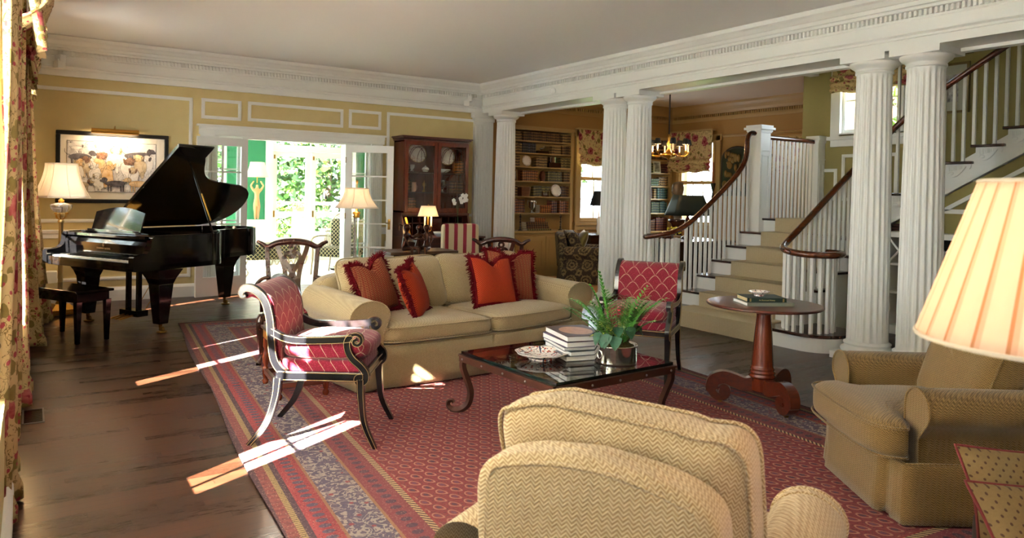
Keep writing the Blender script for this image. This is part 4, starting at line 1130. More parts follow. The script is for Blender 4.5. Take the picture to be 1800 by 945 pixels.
cvs = [('grey-covered large book at the bottom of the stack on the coffee table', cov('grey_cover', '#54585a'), .034), ('slate-covered large book, second from the bottom of the coffee-table stack', cov('slate_cover', '#3e4a52'), .03),
       ('dark grey large book in the middle of the coffee-table stack', cov('dark_grey_cover', '#2e3234'), .024), ('purple-edged white book, second from the top of the coffee-table stack', cov('purple_cover', '#3a2a58'), .036),
       ('large book with a brown portrait jacket on top of the coffee-table stack', PHOTO.m, .036)]
for i, (lb, c, t) in enumerate(cvs):
    book(lb, (3.07+[.0, .012, .0, -.012, .0][i], 3.87+[0, -.01, .01, 0, -.005][i], z), math.radians(-13+180+[0, 3, -2, 2, -1][i]), .30-.012*(i > 2), .38, t, c, PG); z += t+.0005

# planter
PX, PY = 3.17, 3.57
pt = thing('silver_planter', 'round polished silver planter holding leafy plants on the coffee table', 'planter', (PX, PY, TZ))
MB().lathe([(.128, 0), (.136, .004), (.134, .012), (.137, .02), (.137, .108), (.142, .114), (.14, .12), (.13, .118), (.128, .1), (.05, .098), (.001, .098)], 56).build('bowl', SILVER, pt)
m = MB()
for a in (PI*1.0, 0): m.tube([(.135*math.cos(a)+.022*math.sin(t)*-math.sin(a), .135*math.sin(a)+.022*math.sin(t)*math.cos(a), .06+.026*math.cos(t)) for t in [i*PI/8 for i in range(16)]], .005, 6, closed=True, cap=False)
m.build('ring_handle', SILVER, pt)
MOSS = M('moss', '#4a3c1c', .95); MOSS.col(MOSS.mix(MOSS.noise(60, 3), '#2f2510', '#77682e')); MOSS.bump(MOSS.noise(120, 2), .8, .01); MOSS = MOSS.m
def mossf(u, v):
    a = u*2*PI; r = .118*(1-v); return (r*math.cos(a), r*math.sin(a), .10+.045*v**.7+.007*math.sin(9*a+8*v)+.006*math.sin(23*a))
MB().grid(mossf, 48, 10, True, True).build('moss', MOSS, pt)
def leafmat(name, a, b_, sc=30): 
    m = M(name, rough=.4, spec=.4); m.col(m.mix((m.noise(sc, 2)*1.6-.3).sat(), a, b_)); m.b.inputs['Subsurface Weight'].default_value = 0; return m.m
LF1 = leafmat('palm_leaf', '#2a701f', '#56a03c'); LF2 = leafmat('ivy_leaf', '#1c3f2c', '#3a6a50'); LF3 = leafmat('variegated_leaf', '#4f8a2a', '#d8d060', 90); LF4 = leafmat('bronze_blade', '#2e1612', '#55281c'); LF5 = leafmat('cream_green_leaf', '#7fa060', '#c8cf9a')
def leaf(m, base, dirv, L, w, droop=.3, fold=.15, n=6, rounded=.5, twist=0):
    """one curved leaf blade from base along dirv"""
    d = Vector(dirv).normalized(); s = d.cross(Vector((0, 0, 1)));
    if s.length < .05: s = Vector((1, 0, 0))
    s.normalize(); s = Matrix.Rotation(twist, 3, d) @ s
    p = Vector(base); vs = []
    for i in range(n+1):
        t = i/n; ww = w*(math.sin(PI*min(1, t**rounded))**.8 if 0 < t < 1 else .02); dd = (d+Vector((0, 0, -droop*t*1.6))).normalized()
        if i: p = p+dd*L/n
        u_ = s.cross(dd)*ww*fold
        vs += [tuple(p-s*ww/2+u_), tuple(p), tuple(p+s*ww/2+u_)]
    fs = []
    for i in range(n): a = i*3; fs += [(a, a+1, a+4, a+3), (a+1, a+2, a+5, a+4)]
    m.add(vs, fs, True); return p
rnd = random.Random(3)
def frond(m, base, dirv, L, n=14, lw=.012, ll=.06, droop=.6):
    d = Vector(dirv).normalized(); p = Vector(base); P = [tuple(p)]
    for i in range(1, n+1):
        dd = (d+Vector((0, 0, -droop*(i/n)**1.5))).normalized(); p = p+dd*L/n; P.append(tuple(p))
        if i > n*.25:
            s = dd.cross(Vector((0, 0, 1))).normalized(); q = 1-abs(i/n-.55)*1.1
            for sg_ in (-1, 1): leaf(m, P[-1], s*sg_*.8+dd*.75+Vector((0, 0, .1)), ll*max(.35, q), lw, .25, .1, 3, .8)
    m.tube(P, [.003-.002*i/n for i in range(n+1)], 5)
m = MB()
for i in range(28):
    a = rnd.uniform(0, 2*PI); t = rnd.uniform(.15, .9)
    frond(m, (.05*math.cos(a), .05*math.sin(a), .12), (math.cos(a)*t-.15, math.sin(a)*t, 1.1), rnd.uniform(.24, .40), 15, .015, .075)
frond(m, (-.02, .0, .12), (-.22, .1, 1.2), .46, 18, .013, .08, .25); frond(m, (-.05, .02, .12), (-.75, .4, .9), .36, 16, .012, .07, .4)
m.build('palm_fronds', LF1, pt)
m = MB()
for i in range(9):
    a = rnd.uniform(0, 2*PI); b0 = (.08*math.cos(a), .08*math.sin(a), .13); tip = (.13*math.cos(a), .13*math.sin(a), rnd.uniform(.17, .30))
    m.tube(bez([b0, (.11*math.cos(a), .11*math.sin(a), tip[2]+.03), tip], 4), .0018, 4)
    leaf(m, tip, (math.cos(a+rnd.uniform(-.6, .6))*.7, math.sin(a+rnd.uniform(-.6, .6))*.7, -.5), .075, .07, .5, .12, 6, .55)
for a, zz, L in ((3.55, .20, .1), (3.95, .19, .095), (4.6, .25, .085), (3.1, .2, .09)):
    leaf(m, (.13*math.cos(a), .13*math.sin(a), zz), (math.cos(a)*.5, math.sin(a)*.5, -.8), L, .085, .3, .12, 7, .5)
m.build('ivy_leaves', LF2, pt)
m = MB()
for i in range(26):
    a = rnd.uniform(0, 2*PI); r_ = rnd.uniform(.02, .1)
    leaf(m, (r_*math.cos(a)-.04, r_*math.sin(a), rnd.uniform(.16, .27)), (math.cos(a), math.sin(a), rnd.uniform(-.1, .6)), rnd.uniform(.04, .075), .03, .4, .15, 5, .7)
m.build('speckled_leaves', LF3, pt)
m = MB()
for i in range(9):
    a = rnd.uniform(-1.6, .9); leaf(m, (.05+.02*math.cos(a), -.03+.02*math.sin(a), .12), (math.cos(a)*.4+.1, math.sin(a)*.35, 1.2), rnd.uniform(.2, .33), .022, .35, .3, 7, .75)
m.build('bronze_blades', LF4, pt)
m = MB()
for a, L in ((.2, .2), (-.9, .17), (1.2, .2), (-.2, .15)): leaf(m, (.04, 0, .16), (math.cos(a)*.5, math.sin(a)*.5, .9), L, .055, .5, .15, 8, .65, .6)
m.build('pale_leaves', LF5, pt)

# ================================================================== ROUND TABLE
rt_ = thing('pedestal_table', 'round tilt-top mahogany pedestal table on three scrolled feet', 'table', (4.42, 3.40, .012))
MB().lathe([(.001, .718), (.375, .718), (.398, .722), (.404, .730), (.398, .739), (.385, .741), (.001, .741)], 72).build('tabletop', MAHOG, rt_)
m = MB(); m.box(-.2, .2, -.16, -.13, .69, .718); m.box(-.2, .2, .13, .16, .69, .718); m.cbox((0, 0, .70), (.16, .16, .03)); m.build('bearer', MAHOG, rt_)
MB().lathe([(.052, .69), (.05, .65), (.06, .55), (.07, .42), (.078, .30), (.08, .285), (.086, .28), (.086, .268), (.08, .262), (.09, .255), (.092, .243), (.084, .236), (.095, .228), (.096, .214), (.086, .208), (.08, .2), (.08, .12), (.075, .11), (.001, .11)][::-1], 8 if False else 16).build('pedestal', MAHOGV, rt_)
for k_, a in enumerate((math.radians(131), math.radians(251), math.radians(11))):
    P = bez([(.04, 0, .165), (.12, 0, .15), (.20, 0, .175), (.27, 0, .19), (.335, 0, .16), (.35, 0, .095), (.315, 0, .05), (.262, 0, .052), (.238, 0, .09), (.262, 0, .12), (.29, 0, .1)], 5)
    m = MB(); m.T = Matrix.Rotation(a, 4, 'Z'); n = len(P)
    m.tube([p for p in P], 0, sq=[(.10-.04*(i/n) if i < n*.5 else .07-.03*(i/n), .075) for i in range(n)], upv=(0, 1, 0))
    m.tube([(.268, -.036, .088), (.268, .036, .088)], .03, 14)
    f = m.build('foot', MAHOG, rt_, .003)
    m = MB(); m.T = Matrix.Rotation(a, 4, 'Z'); m.tube([(.29, -.01, .016), (.29, .01, .016)], .016, 12); m.tube([(.285, 0, .02), (.28, 0, .04)], .01, 8); m.build('caster', OLDBR, f)
RTZ = .754
DKG = simple('dark_green_cloth', '#0c2a26', .5); SLV = simple('silver_grey_cover', '#7d8278', .4)
b1 = book('wide grey-green book lying at the bottom of the pair on the round table', (4.38, 3.38, RTZ), math.radians(62), .26, .34, .024, SLV, PG)
b2 = book('dark green book with gilt lettering lying on the grey-green book', (4.365, 3.385, RTZ+.0245), math.radians(60), .21, .28, .03, DKG, simple('cream_page_edges', '#c9b68c', .6))
text('An Illustrated History', .013, simple('gilt_lettering', '#e6d49a', .3, .5), (-.1056, 0, .015), (PI/2, 0, -PI/2), 'spine_title', b2)
m = MB(); m.box(-.1056, -.105, .112, .124, .004, .026); m.box(-.1056, -.105, -.124, -.112, .004, .026); m.build('spine_ornament', GILT, b2)
dish('small blue, white and orange bowl resting on the green book', (4.36, 3.40, RTZ+.055), .072, 0, .032)

# ================================================================== BIG LAMP, SIDE TABLE AND SETTEE AT THE RIGHT EDGE
def lampshade(name, R0, R1, z0, z1, mat, parent, n=64, pleat=0, bell=0, sides=0, trim=None, thick=.003, seams=0):
    """open shade; R0 bottom, R1 top; bell pulls the waist in; sides>0 gives a panelled outline"""
    def rad(t, a):
        r = R0+(R1-R0)*t; r -= bell*math.sin(PI*t)**1.0*(R0-R1)
        if sides: r *= math.cos(PI/sides)/math.cos(((a+PI/sides) % (2*PI/sides))-PI/sides)*.5+.5
        if pleat: r += .0022*abs(math.sin(a*pleat/2))
        return r
    def fn(u, v): a = u*2*PI; return (rad(v, a)*math.cos(a), rad(v, a)*math.sin(a), z0+(z1-z0)*v)
    o = MB().grid(fn, n, 12, True, True).build(name, mat, parent, solid=thick)
    m = MB()
    for t, z in ((0, z0), (1, z1)):
        m.tube([(rad(t, a)*math.cos(a), rad(t, a)*math.sin(a), z) for a in [i*2*PI/n for i in range(n)]], .005, 6, closed=True, cap=False)
        if not seams: m.build('bottom_trim' if t == 0 else 'top_trim', trim or mat, o); m = MB()
    if not seams: return o
    if seams:
        for k_ in range(seams): a = k_*2*PI/seams+.2; m.tube([((rad(t/8, a)+.002)*math.cos(a), (rad(t/8, a)+.002)*math.sin(a), z0+(z1-z0)*t/8) for t in range(9)], .0035, 5)
    m.build('shade_trim', trim or mat, o)
    return o
lp = thing('table_lamp', 'large lit lamp with a pleated cream shade at the right edge', 'lamp', (1.675, .59, 0))
def mk():
    m = M('pleated_cream_silk'); nt = m.nt; nt.nodes.remove(m.b)
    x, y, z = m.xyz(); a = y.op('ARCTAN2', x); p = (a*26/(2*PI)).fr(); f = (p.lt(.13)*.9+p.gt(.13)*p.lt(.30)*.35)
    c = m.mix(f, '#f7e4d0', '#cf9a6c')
    d = nt.nodes.new('ShaderNodeBsdfDiffuse'); t = nt.nodes.new('ShaderNodeBsdfTranslucent'); nt.links.new(c, d.inputs[0]); nt.links.new(c, t.inputs[0])
    s = nt.nodes.new('ShaderNodeMixShader'); s.inputs[0].default_value = .5; nt.links.new(d.outputs[0], s.inputs[1]); nt.links.new(t.outputs[0], s.inputs[2]); nt.links.new(s.outputs[0], m.out.inputs[0]); return m.m
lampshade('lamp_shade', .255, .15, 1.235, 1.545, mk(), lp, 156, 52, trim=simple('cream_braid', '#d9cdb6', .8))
MB().lathe([(.07, .581), (.07, .6), (.03, .63), (.018, .68), (.022, .88), (.016, .98), (.012, 1.3), (.001, 1.3)], 20).build('lamp_base', OLDBR, lp)
MB().ell((0, 0, 1.37), (.03, .03, .045)).build('bulb', FLAME, lp)
point('lamp_bulb_light', (0, 0, 1.36), 5.8, (1, .66, .42), .05, lp)
tt = thing('side_table', 'small round wooden side table under the big lamp', 'table', (1.675, .59, 0))
MB().lathe([(.001, .56), (.26, .56), (.27, .57), (.26, .58), (.001, .58)], 40).build('tabletop', MAHOG, tt); MB().lathe([(.14, 0), (.13, .03), (.03, .06), (.03, .56)], 20).build('pedestal', MAHOG, tt)
stt = thing('settee', 'dark upholstered settee seat under the patterned cushions', 'settee', (2.98, .80, 0), math.radians(-35))
DKUP = simple('dark_brown_upholstery', '#2a1c12', .9, bump=(200, .3))
m = MB(); m.soft((0, 0, .33), (.42, .32, .09), .25); m.build('seat', DKUP, stt)
for sx in (-1, 1):
    for sy in (-1, 1): MB().frust((sx*.36, sy*.26), .018, .028, 0, .26).build('leg', MAHOG, stt)
def mk():
    m = M('trellis_dot_fabric', rough=.9); x, y, z = m.xyz(); u = ((x+z)/.032).fr()-.5; v = ((x-z)/.032).fr()-.5
    m.col(m.mix((u*u+v*v).lt(.03), m.mix(m.noise(100), '#5e4b29', '#6e5a35'), '#3a2010')); return m.m
TREL = mk(); BORD = simple('dark_red_cord', '#5c1014', .8)
for lb, loc, rz, tl in (('trellis-dotted cushion with dark red edging, the rear one at the lower right', (2.92, 1.10, .32), -38, -30), ('trellis-dotted cushion with dark red edging, the front one at the lower right', (2.72, .96, .29), -34, -40)):
    t = thing('cushion', lb, 'cushion', loc, math.radians(rz), 'trellis-dotted cushions on the settee')
    o = pillow(t, 'cover', .44, .33, .11, TREL, (0, 0, .16), (math.radians(tl), 0, 0), 0, None, piping=BORD)
# ================================================================== GRAND PIANO
pn = thing('grand_piano', 'black lacquered grand piano with its lid propped open', 'piano', (.84, 8.80, 0), math.radians(-60.6))
def outline(off=0):
    P = [(.74, -.12), (.74, .42), (.725, .56), (.66, .70), (.54, .80), (.40, .88), (.27, .98), (.18, 1.12), (.13, 1.30), (.10, 1.50), (.06, 1.70), (-.04, 1.87), (-.2, 1.96), (-.38, 1.985), (-.56, 1.93), (-.68, 1.80), (-.735, 1.6), (-.74, 1.4), (-.74, -.12)]
    return [(p[0], p[1]) for p in bez([(x, y, 0) for x, y in P], 4)]
OL = outline()
def inset(P, d):
    out = []; n = len(P)
    for i, p in enumerate(P):
        a = Vector(P[max(0, i-1)]); b_ = Vector(P[min(n-1, i+1)]); t = (b_-a).normalized(); out.append((p[0]-t.y*d, p[1]+t.x*d))
    return out
IN = inset(OL, .045)
ZR0, ZR1 = .66, 1.0
m = MB(); n = len(OL)
vs = [(x, y, ZR0) for x, y in OL]+[(x, y, ZR1) for x, y in OL]+[(x, y, ZR1) for x, y in IN]+[(x, y, ZR1-.1) for x, y in IN]
for k_ in range(3): m.add(vs, [(k_*n+i, k_*n+i+1, (k_+1)*n+i+1, (k_+1)*n+i) for i in range(n-1)], True) if k_ != 1 else m.add(vs, [(n+i, n+i+1, 2*n+i+1, 2*n+i) for i in range(n-1)], False)
m.prism(OL, 'z', ZR0, ZR0+.05)
m.build('rim', BLACKL, pn)
SND = M('gilded_plate', '#8a6426', .35, .7); _x, _y, _z = SND.xyz(); SND.col(SND.mix((((_x+_y*.12)/.012).fr()).lt(.2), '#8a6228', '#2c1c0a'))
MB().prism(IN, 'z', ZR1-.13, ZR1-.1).build('string_plate', SND.m, pn)
m = MB()
for s in (-1, 1):   # arms beside the keyboard
    x0, x1 = (.665, .74) if s > 0 else (-.74, -.665)
    prof = [(-.12, .66), (-.40, .66), (-.415, .68), (-.415, .80), (-.40, .81), (-.33, .815), (-.27, .83), (-.235, .86), (-.22, .90), (-.215, .96), (-.205, .985), (-.18, 1.0), (-.12, 1.0)]
    m.prism(prof, 'x', x0, x1); m.build('keyboard_arm', BLACKL, pn, .004); m = MB()
m = MB(); m.box(-.665, .665, -.40, -.1, .655, .715); m.box(-.74, .74, -.12, -.08, .66, .96); m.build('key_bed', BLACKL, pn, .003)
MB().box(-.665, .665, -.405, -.385, .70, .745).build('key_slip', BLACKL, pn, .003)
m = MB(); m.prism([(-.215, .77), (-.20, .77), (-.17, .95), (-.20, .955), (-.225, .90)], 'x', -.66, .66); o = m.build('fallboard', BLACKL, pn, .002)
MB().prism([(-.24, .965), (-.1, .965), (-.1, .995), (-.24, .995)], 'x', -.665, .665).build('front_shelf', BLACKL, pn, .003)
text('STEINWAY & SONS', .026, GILT, (-.05 if False else 0, -.229, .845), (math.radians(98), 0, 0), 'maker_lettering', pn, .0006)
lg = MB(); lg.tube([(.012*math.cos(a)*(1-.3*math.sin(a)), -.231, .885+.018*math.sin(a)) for a in [i*PI/8 for i in range(16)]], .0018, 5, closed=True, cap=False); lg.tube([(0, -.231, .865), (0, -.231, .905)], .0015, 5); lg.build('lyre_emblem', GILT, pn)
kw = 1.22/52
WK = simple('white_key', '#f2ede0', .4); BK = simple('black_key', '#060606', .25)
for i in range(52):
    MB().box(-.61+i*kw+.0006, -.61+(i+1)*kw-.0006, -.385, -.225, .735, .757).build('white_key', WK, pn)
for i in range(51):
    if (i+5) % 7 in (0, 1, 3, 4, 5): MB().box(-.61+(i+1)*kw-.006, -.61+(i+1)*kw+.006, -.325, -.225, .757, .769).build('black_key', BK, pn)
# music desk
P = [(-.40, 1.02)]+[(-.40+.8*t, 1.215+.055*math.sin(PI*t)) for t in [i/16 for i in range(17)]]+[(.40, 1.02)]
m = MB(); m.T = Matrix.Translation((0, .0, 0)) @ Matrix.Rotation(0, 4, 'X')
vs = [(x, -.10+(z-1.02)*.28, z) for x, z in P]; vs2 = [(x, -.085+(z-1.02)*.28, z) for x, z in P]; n = len(P)
m.add(vs+vs2, [tuple(range(n-1, -1, -1)), tuple(range(n, 2*n))]+[(i, (i+1) % n, n+(i+1) % n, n+i) for i in range(n)])
m.build('music_desk', BLACKL, pn)
m = MB(); m.box(-.55, .55, -.12, .15, .998, 1.012); m.box(-.42, .42, -.13, -.08, 1.012, 1.025); m.box(-.42, .42, -.135, -.128, 1.012, 1.035); m.build('desk_slide', BLACKL, pn, .002)
m = MB(); 
for x in (-.3, .18): m.cbox((x, -.12, 1.03), (.05, .02, .012))
m.build('desk_hinge', STEEL, pn)
# lid in two panels, hinged on the bass side
LA = math.radians(38); CA, SA = math.cos(LA), math.sin(LA)
def lidpt(x, y, h=0): s = x+.74; return (-.74+s*CA-h*SA, y, 1.012+s*SA+h*CA)
LO = [p for p in outline() if p[1] > .32]; LO = [(.755, .32)]+[(x+(.012 if x > 0 else 0), y) for x, y in LO]+[(-.74, .32)]
def lidpanel(P, h0, h1, name):
    n = len(P); vs = [lidpt(x, y, h0) for x, y in P]+[lidpt(x, y, h1) for x, y in P]; m = MB()
    m.add(vs, [tuple(range(n)), tuple(range(2*n-1, n-1, -1))]+[(i, (i+1) % n, n+(i+1) % n, n+i) for i in range(n)]); return m.build(name, BLACKL, pn)
lidpanel(LO, 0, .02, 'lid')
lidpanel([(.755, .33), (.755, .80), (-.735, .80), (-.735, .33)], .022, .042, 'folded_lid_front')
a = lidpt(.50, .62, -.01); m = MB(); m.tube([(.715, .55, .99), a], .011, 8); m.build('lid_prop', BLACKL, pn)
b_ = lidpt(.30, .6, -.01); m = MB(); m.tube([((.715+a[0])/2, (.55+a[1])/2, (.99+a[2])/2+.05), (.66, .56, 1.14)], .008, 8); m.build('short_prop', BRASS, pn)
def pleg(x, y):
    m = MB(); m.frust((x, y), .052, .085, .09, .50); m.frust((x, y), .085, .12, .50, .56) if False else m.frust((x, y), .105, .15, .56, .655); m.frust((x, y), .085, .105, .50, .56)
    o = m.build('leg', BLACKL, pn, .004)
    m = MB(); m.tube([(x, y, .09), (x, y, .05)], .018, 10); m.tube([(x+.02, y-.012, .03), (x+.02, y+.012, .03)], .03, 16); m.lathe([(.001, 0), (.05, 0), (.055, .01), (.045, .018), (.001, .018)], 20, (x+.02, y, 0)); m.build('caster', OLDBR, o)
pleg(-.60, .0); pleg(.60, 0.0); pleg(-.36, 1.66)
m = MB()
for s in (-1, 1): m.box(s*.085-.022, s*.085+.022, .10, .145, .16, .66)
m.box(-.15, .15, .06, .19, .10, .165); m.build('pedal_lyre', BLACKL, pn, .003)
for x in (-.07, 0, .07): m = MB(); m.prism([(.06, .12), (.06, .108), (-.09, .085), (-.1, .095), (-.09, .1)], 'x', x-.014, x+.014); m.build('pedal', BRASS, pn)
m = MB(); m.tube([(-.07, .19, .13), (-.09, .55, .64)], .004, 6); m.tube([(.07, .19, .13), (.09, .55, .64)], .004, 6); m.build('lyre_rod', BRASS, pn)
# bench
bn = thing('piano_bench', 'black piano bench with tapered legs in front of the keyboard', 'bench', (.335, 8.36, 0), math.radians(-60.6))
m = MB(); m.box(-.40, .40, -.19, .19, .475, .50); m.box(-.37, .37, -.16, .16, .385, .475); m.build('seat', BLACKL, bn, .006)
for sx in (-1, 1):
    for sy in (-1, 1): MB().frust((sx*.355, sy*.145), .017, .028, 0, .40).build('leg', BLACKL, bn, .003)

# ================================================================== TALL BRASS LAMP AT LEFT
tl = thing('floor_lamp', 'tall brass standard lamp with crystal font and white shade beside the piano', 'floor lamp', (.30, 9.90, 0), math.radians(18))
m = MB(); m.cbox((0, 0, .03), (.34, .34, .02)); m.cbox((0, 0, .055), (.28, .28, .03)); m.frust((0, 0), .13, .07, .07, .13); m.lathe([(.05, .13), (.035, .16), (.03, .2), (.03, .22)], 20)
for sx in (-1, 1):
    for sy in (-1, 1): m.ell((sx*.14, sy*.14, .012), (.03, .03, .018), 10, 6)
m.build('base', BRASS, tl)
m = MB(); m.lathe([(.028, .22), (.024, .30), (.026, .5), (.024, .9), (.022, 1.05), (.03, 1.06), (.035, 1.08), (.02, 1.10), (.03, 1.13), (.045, 1.16), (.03, 1.17)], 20); m.build('column', simple('pale_gilt_column', '#c9b27a', .3, .7), tl)
m = MB()
for i in range(6): a = i*PI/3; m.tube(bez([(.02*math.cos(a), .02*math.sin(a), 1.10), (.05*math.cos(a), .05*math.sin(a), 1.12), (.06*math.cos(a), .06*math.sin(a), 1.17), (.075*math.cos(a), .075*math.sin(a), 1.16)], 4), .006, 5)
m.build('acanthus_leaves', BRASS, tl)
MB().lathe([(.03, 1.175), (.07, 1.185), (.105, 1.22), (.112, 1.255), (.105, 1.27), (.05, 1.285), (.03, 1.29), (.001, 1.29)], 28, fn=lambda r, a, z: r*(1+.02*math.cos(14*a))).build('crystal_font', CRYSTAL, tl)
m = MB(); m.lathe([(.03, 1.29), (.03, 1.32), (.012, 1.33), (.012, 1.40)], 14); m.build('burner', BRASS, tl)
def square_shade(parent, w0, w1, z0, z1, mat, name='lamp_shade', bell=.35, cut=.18):
    def rad(t): return w1+(w0-w1)*((1-t)**(1+bell*2))
    def fn(u, v):
        s = u*4; k_ = int(s) % 4; q = s-int(s); c = [(-1, -1), (1, -1), (1, 1), (-1, 1), (-1, -1)]
        x = c[k_][0]+(c[k_+1][0]-c[k_][0])*q; y = c[k_][1]+(c[k_+1][1]-c[k_][1])*q
        r = rad(v)/2; ln = math.hypot(x, y); f = min(1, (1+cut*1.2)/ln) if ln > 1+cut else 1
        return (x*r*f, y*r*f, z0+(z1-z0)*v)
    o = MB().grid(fn, 64, 12, True, True).build(name, mat, parent, solid=.004)
    m = MB()
    for v in (0, 1): m.tube([fn(i/64, v) for i in range(64)], .005, 5, closed=True, cap=False)
    for k_ in range(8): m.tube([tuple(Vector(fn(k_/8+.0, t/8))*1.003) for t in range(9)], .0035, 5)
    m.build('shade_trim', mat, o); return o
square_shade(tl, .50, .28, 1.35, 1.74, SILKW)
MB().ell((0, 0, 1.5), (.03, .03, .045)).build('bulb', FLAME, tl); point('floor_lamp_light', (0, 0, 1.5), 9, (1, .74, .5), .05, tl)

# ================================================================== PAINTING WITH ITS LIGHT
pa = thing('framed_picture', 'black-framed ink drawing of a pack of dogs hanging behind the piano', 'picture', (.905, YB, 1.725))
W_, Hh = .645, .455; m = MB()
for x0, x1, z0, z1 in ((-W_, W_, Hh-.05, Hh), (-W_, W_, -Hh, -Hh+.05), (-W_, -W_+.05, -Hh+.05, Hh-.05), (W_-.05, W_, -Hh+.05, Hh-.05)): m.box(x0, x1, -.04, -.004, z0, z1)
m.build('frame', simple('black_frame_paint', '#0b0b0d', .45, spec=.3), pa, .008); MB().box(-W_+.05, W_-.05, -.02, -.006, -Hh+.05, Hh-.05).build('mat', simple('cream_mat_board', '#e8e0d2', .8), pa)
def mk():
    m = M('washed_drawing_paper', rough=.8); wash = m.noise(5, 4, dist=1.5); c = m.mix((wash*2.6-.95).sat(), '#e6e3e0', '#a8a2a6')
    ink = ((m.noise(7, 3, dist=2.)-.5).abs()).lt(.006); m.col(m.mix(ink, c, '#4a444a')); return m.m
dr = MB().box(-.52, .49, -.022, -.02, -.31, .33).build('drawing', mk(), pa)
def wash_mat(nm, a, b_):
    m = M(nm, rough=.8); m.col(m.mix((m.noise(22, 3)*1.7-.4).sat(), a, b_)); return m.m
DM = [wash_mat('dog_wash_%s' % n_, a, b_) for n_, a, b_ in (('white', '#efece8', '#c8c2c0'), ('black', '#2c292e', '#77727a'), ('rust', '#8a4526', '#c9a088'), ('gold', '#c9985a', '#e8d4b0'), ('brown', '#5a3626', '#a88a76'), ('tan', '#b09a78', '#dccdb4'))]
INK = simple('ink', '#221e22', .8)
rp = random.Random(11); LAY = [0]
def blob(cx, cz, rx, rz, rot=0, n=22, wob=.13):
    f1, f2 = rp.uniform(0, 6), rp.uniform(0, 6); P = []
    for i in range(n):
        a = 2*PI*i/n; q = 1+wob*math.sin(2*a+f1)+wob*.6*math.sin(3*a+f2); x, z = rx*q*math.cos(a), rz*q*math.sin(a)
        P.append((cx+x*math.cos(rot)-z*math.sin(rot), cz+x*math.sin(rot)+z*math.cos(rot)))
    return P
LINES = MB()
def patch(P, mat, line=.0016):
    LAY[0] += 1; y = -.0222-LAY[0]*.00004; P = [(max(-.517, min(.487, x)), max(-.307, min(.327, z))) for x, z in P]
    m = MB(); m.add([(x, y, z) for x, z in P], [tuple(range(len(P)))]); m.build('drawn_patch', mat, dr)
    LINES.tube([(x, y-.0004, z) for x, z in P], 0, sq=(line*rp.uniform(.8, 1.8), .0006), upv=(0, 1, 0), closed=True, cap=False)
def eye(x, z, r=.004): LINES.add([(x+r*math.cos(a), -.0222-LAY[0]*.00004-.001, z+r*math.sin(a)) for a in [i*PI/4 for i in range(8)]], [tuple(range(8))])
def seated(cx, cz, s, body, head, ear, d=1):
    patch(blob(cx, cz, .062*s, .095*s, .12*d), body); patch(blob(cx+.03*s*d, cz-.085*s, .018*s, .05*s), body); patch(blob(cx-.02*s*d, cz-.09*s, .018*s, .045*s), body)
    patch(blob(cx+.02*s*d, cz+.105*s, .043*s, .046*s), head); patch(blob(cx+.045*s*d, cz+.085*s, .028*s, .018*s, -.2*d), head)
    for q in (-1, 1): patch(blob(cx+.02*s*d+q*.042*s, cz+.10*s, .013*s, .034*s, -.25*q), ear)
    eye(cx+.008*s, cz+.115*s); eye(cx+.035*s, cz+.115*s); eye(cx+.06*s*d, cz+.088*s, .006)
def standing(cx, cz, s, body, ear, d=1):
    for q in (-.085, -.055, .06, .088): patch([(cx+(q-.008)*s, cz), (cx+(q+.01)*s, cz), (cx+(q+.012)*s, cz-.10*s), (cx+(q-.002)*s, cz-.105*s)], body)
    patch(blob(cx, cz, .115*s, .038*s, .05*d, wob=.08), body); patch(blob(cx+.125*s*d, cz+.045*s, .036*s, .03*s), body); patch(blob(cx+.158*s*d, cz+.035*s, .024*s, .013*s), body); patch(blob(cx+.112*s*d, cz+.045*s, .012*s, .028*s), ear)
    LINES.tube(bez([(cx-.11*s*d, -.0265, cz+.01*s), (cx-.15*s*d, -.0265, cz+.05*s), (cx-.155*s*d, -.0265, cz+.09*s)], 5), 0, sq=(.004*s, .0006), upv=(0, 1, 0)); eye(cx+.13*s*d, cz+.055*s)
WH, BL, RU, GO, BR, TA = DM
standing(-.38, .13, 1.1, BL, BL, 1); standing(.27, .17, 1.25, BL, BL, 1); standing(-.12, .24, .8, WH, TA, -1); standing(.08, .26, .7, WH, GO, 1); standing(-.42, .24, .6, WH, BL, 1)
seated(.40, .03, 1.0, WH, WH, BL, -1); seated(.31, .02, 1.15, TA, GO, TA, -1); seated(.0, .10, 1.25, WH, WH, GO, 1); seated(-.16, .04, 1.1, GO, RU, BR, 1); seated(-.30, .0, .95, TA, BR, BR, -1)
seated(.15, -.03, 1.15, WH, BR, BR, 1); seated(-.21, -.08, 1.0, WH, WH, WH, -1); seated(-.07, -.10, 1.2, GO, GO, GO, 1); seated(-.41, -.06, 1.1, WH, GO, TA, 1); seated(-.17, -.20, .9, WH, WH, TA, -1); seated(.24, -.12, .9, WH, TA, BR, -1)
standing(.02, -.20, 1.0, BL, BL, -1); standing(.30, -.2, 1.1, GO, TA, -1); standing(-.38, -.22, .9, TA, BR, 1)
LINES.build('ink_lines', INK, dr)
m = MB()
for x0, x1, z0, z1 in ((-.524, .494, .33, .334), (-.524, .494, -.314, -.31), (-.524, -.52, -.31, .33), (.49, .494, -.31, .33)): m.box(x0, x1, -.023, -.02, z0, z1)
m.build('border_line', EBON, pa)
pl_ = thing('picture_light', 'brass picture light over the framed drawing of dogs', 'picture light', (.905, YB, 2.19))
m = MB(); m.tube([(-.27, -.16, .0), (.27, -.16, .0)], .032, 16); m.build('shade_tube', BRASS, pl_); m = MB(); m.tube([(0, -.16, .02), (0, -.1, .07), (0, -.02, .05), (0, -.005, -.02)], .006, 8); m.cbox((0, -.006, -.02), (.06, .012, .05)); m.build('bracket', BRASS, pl_)
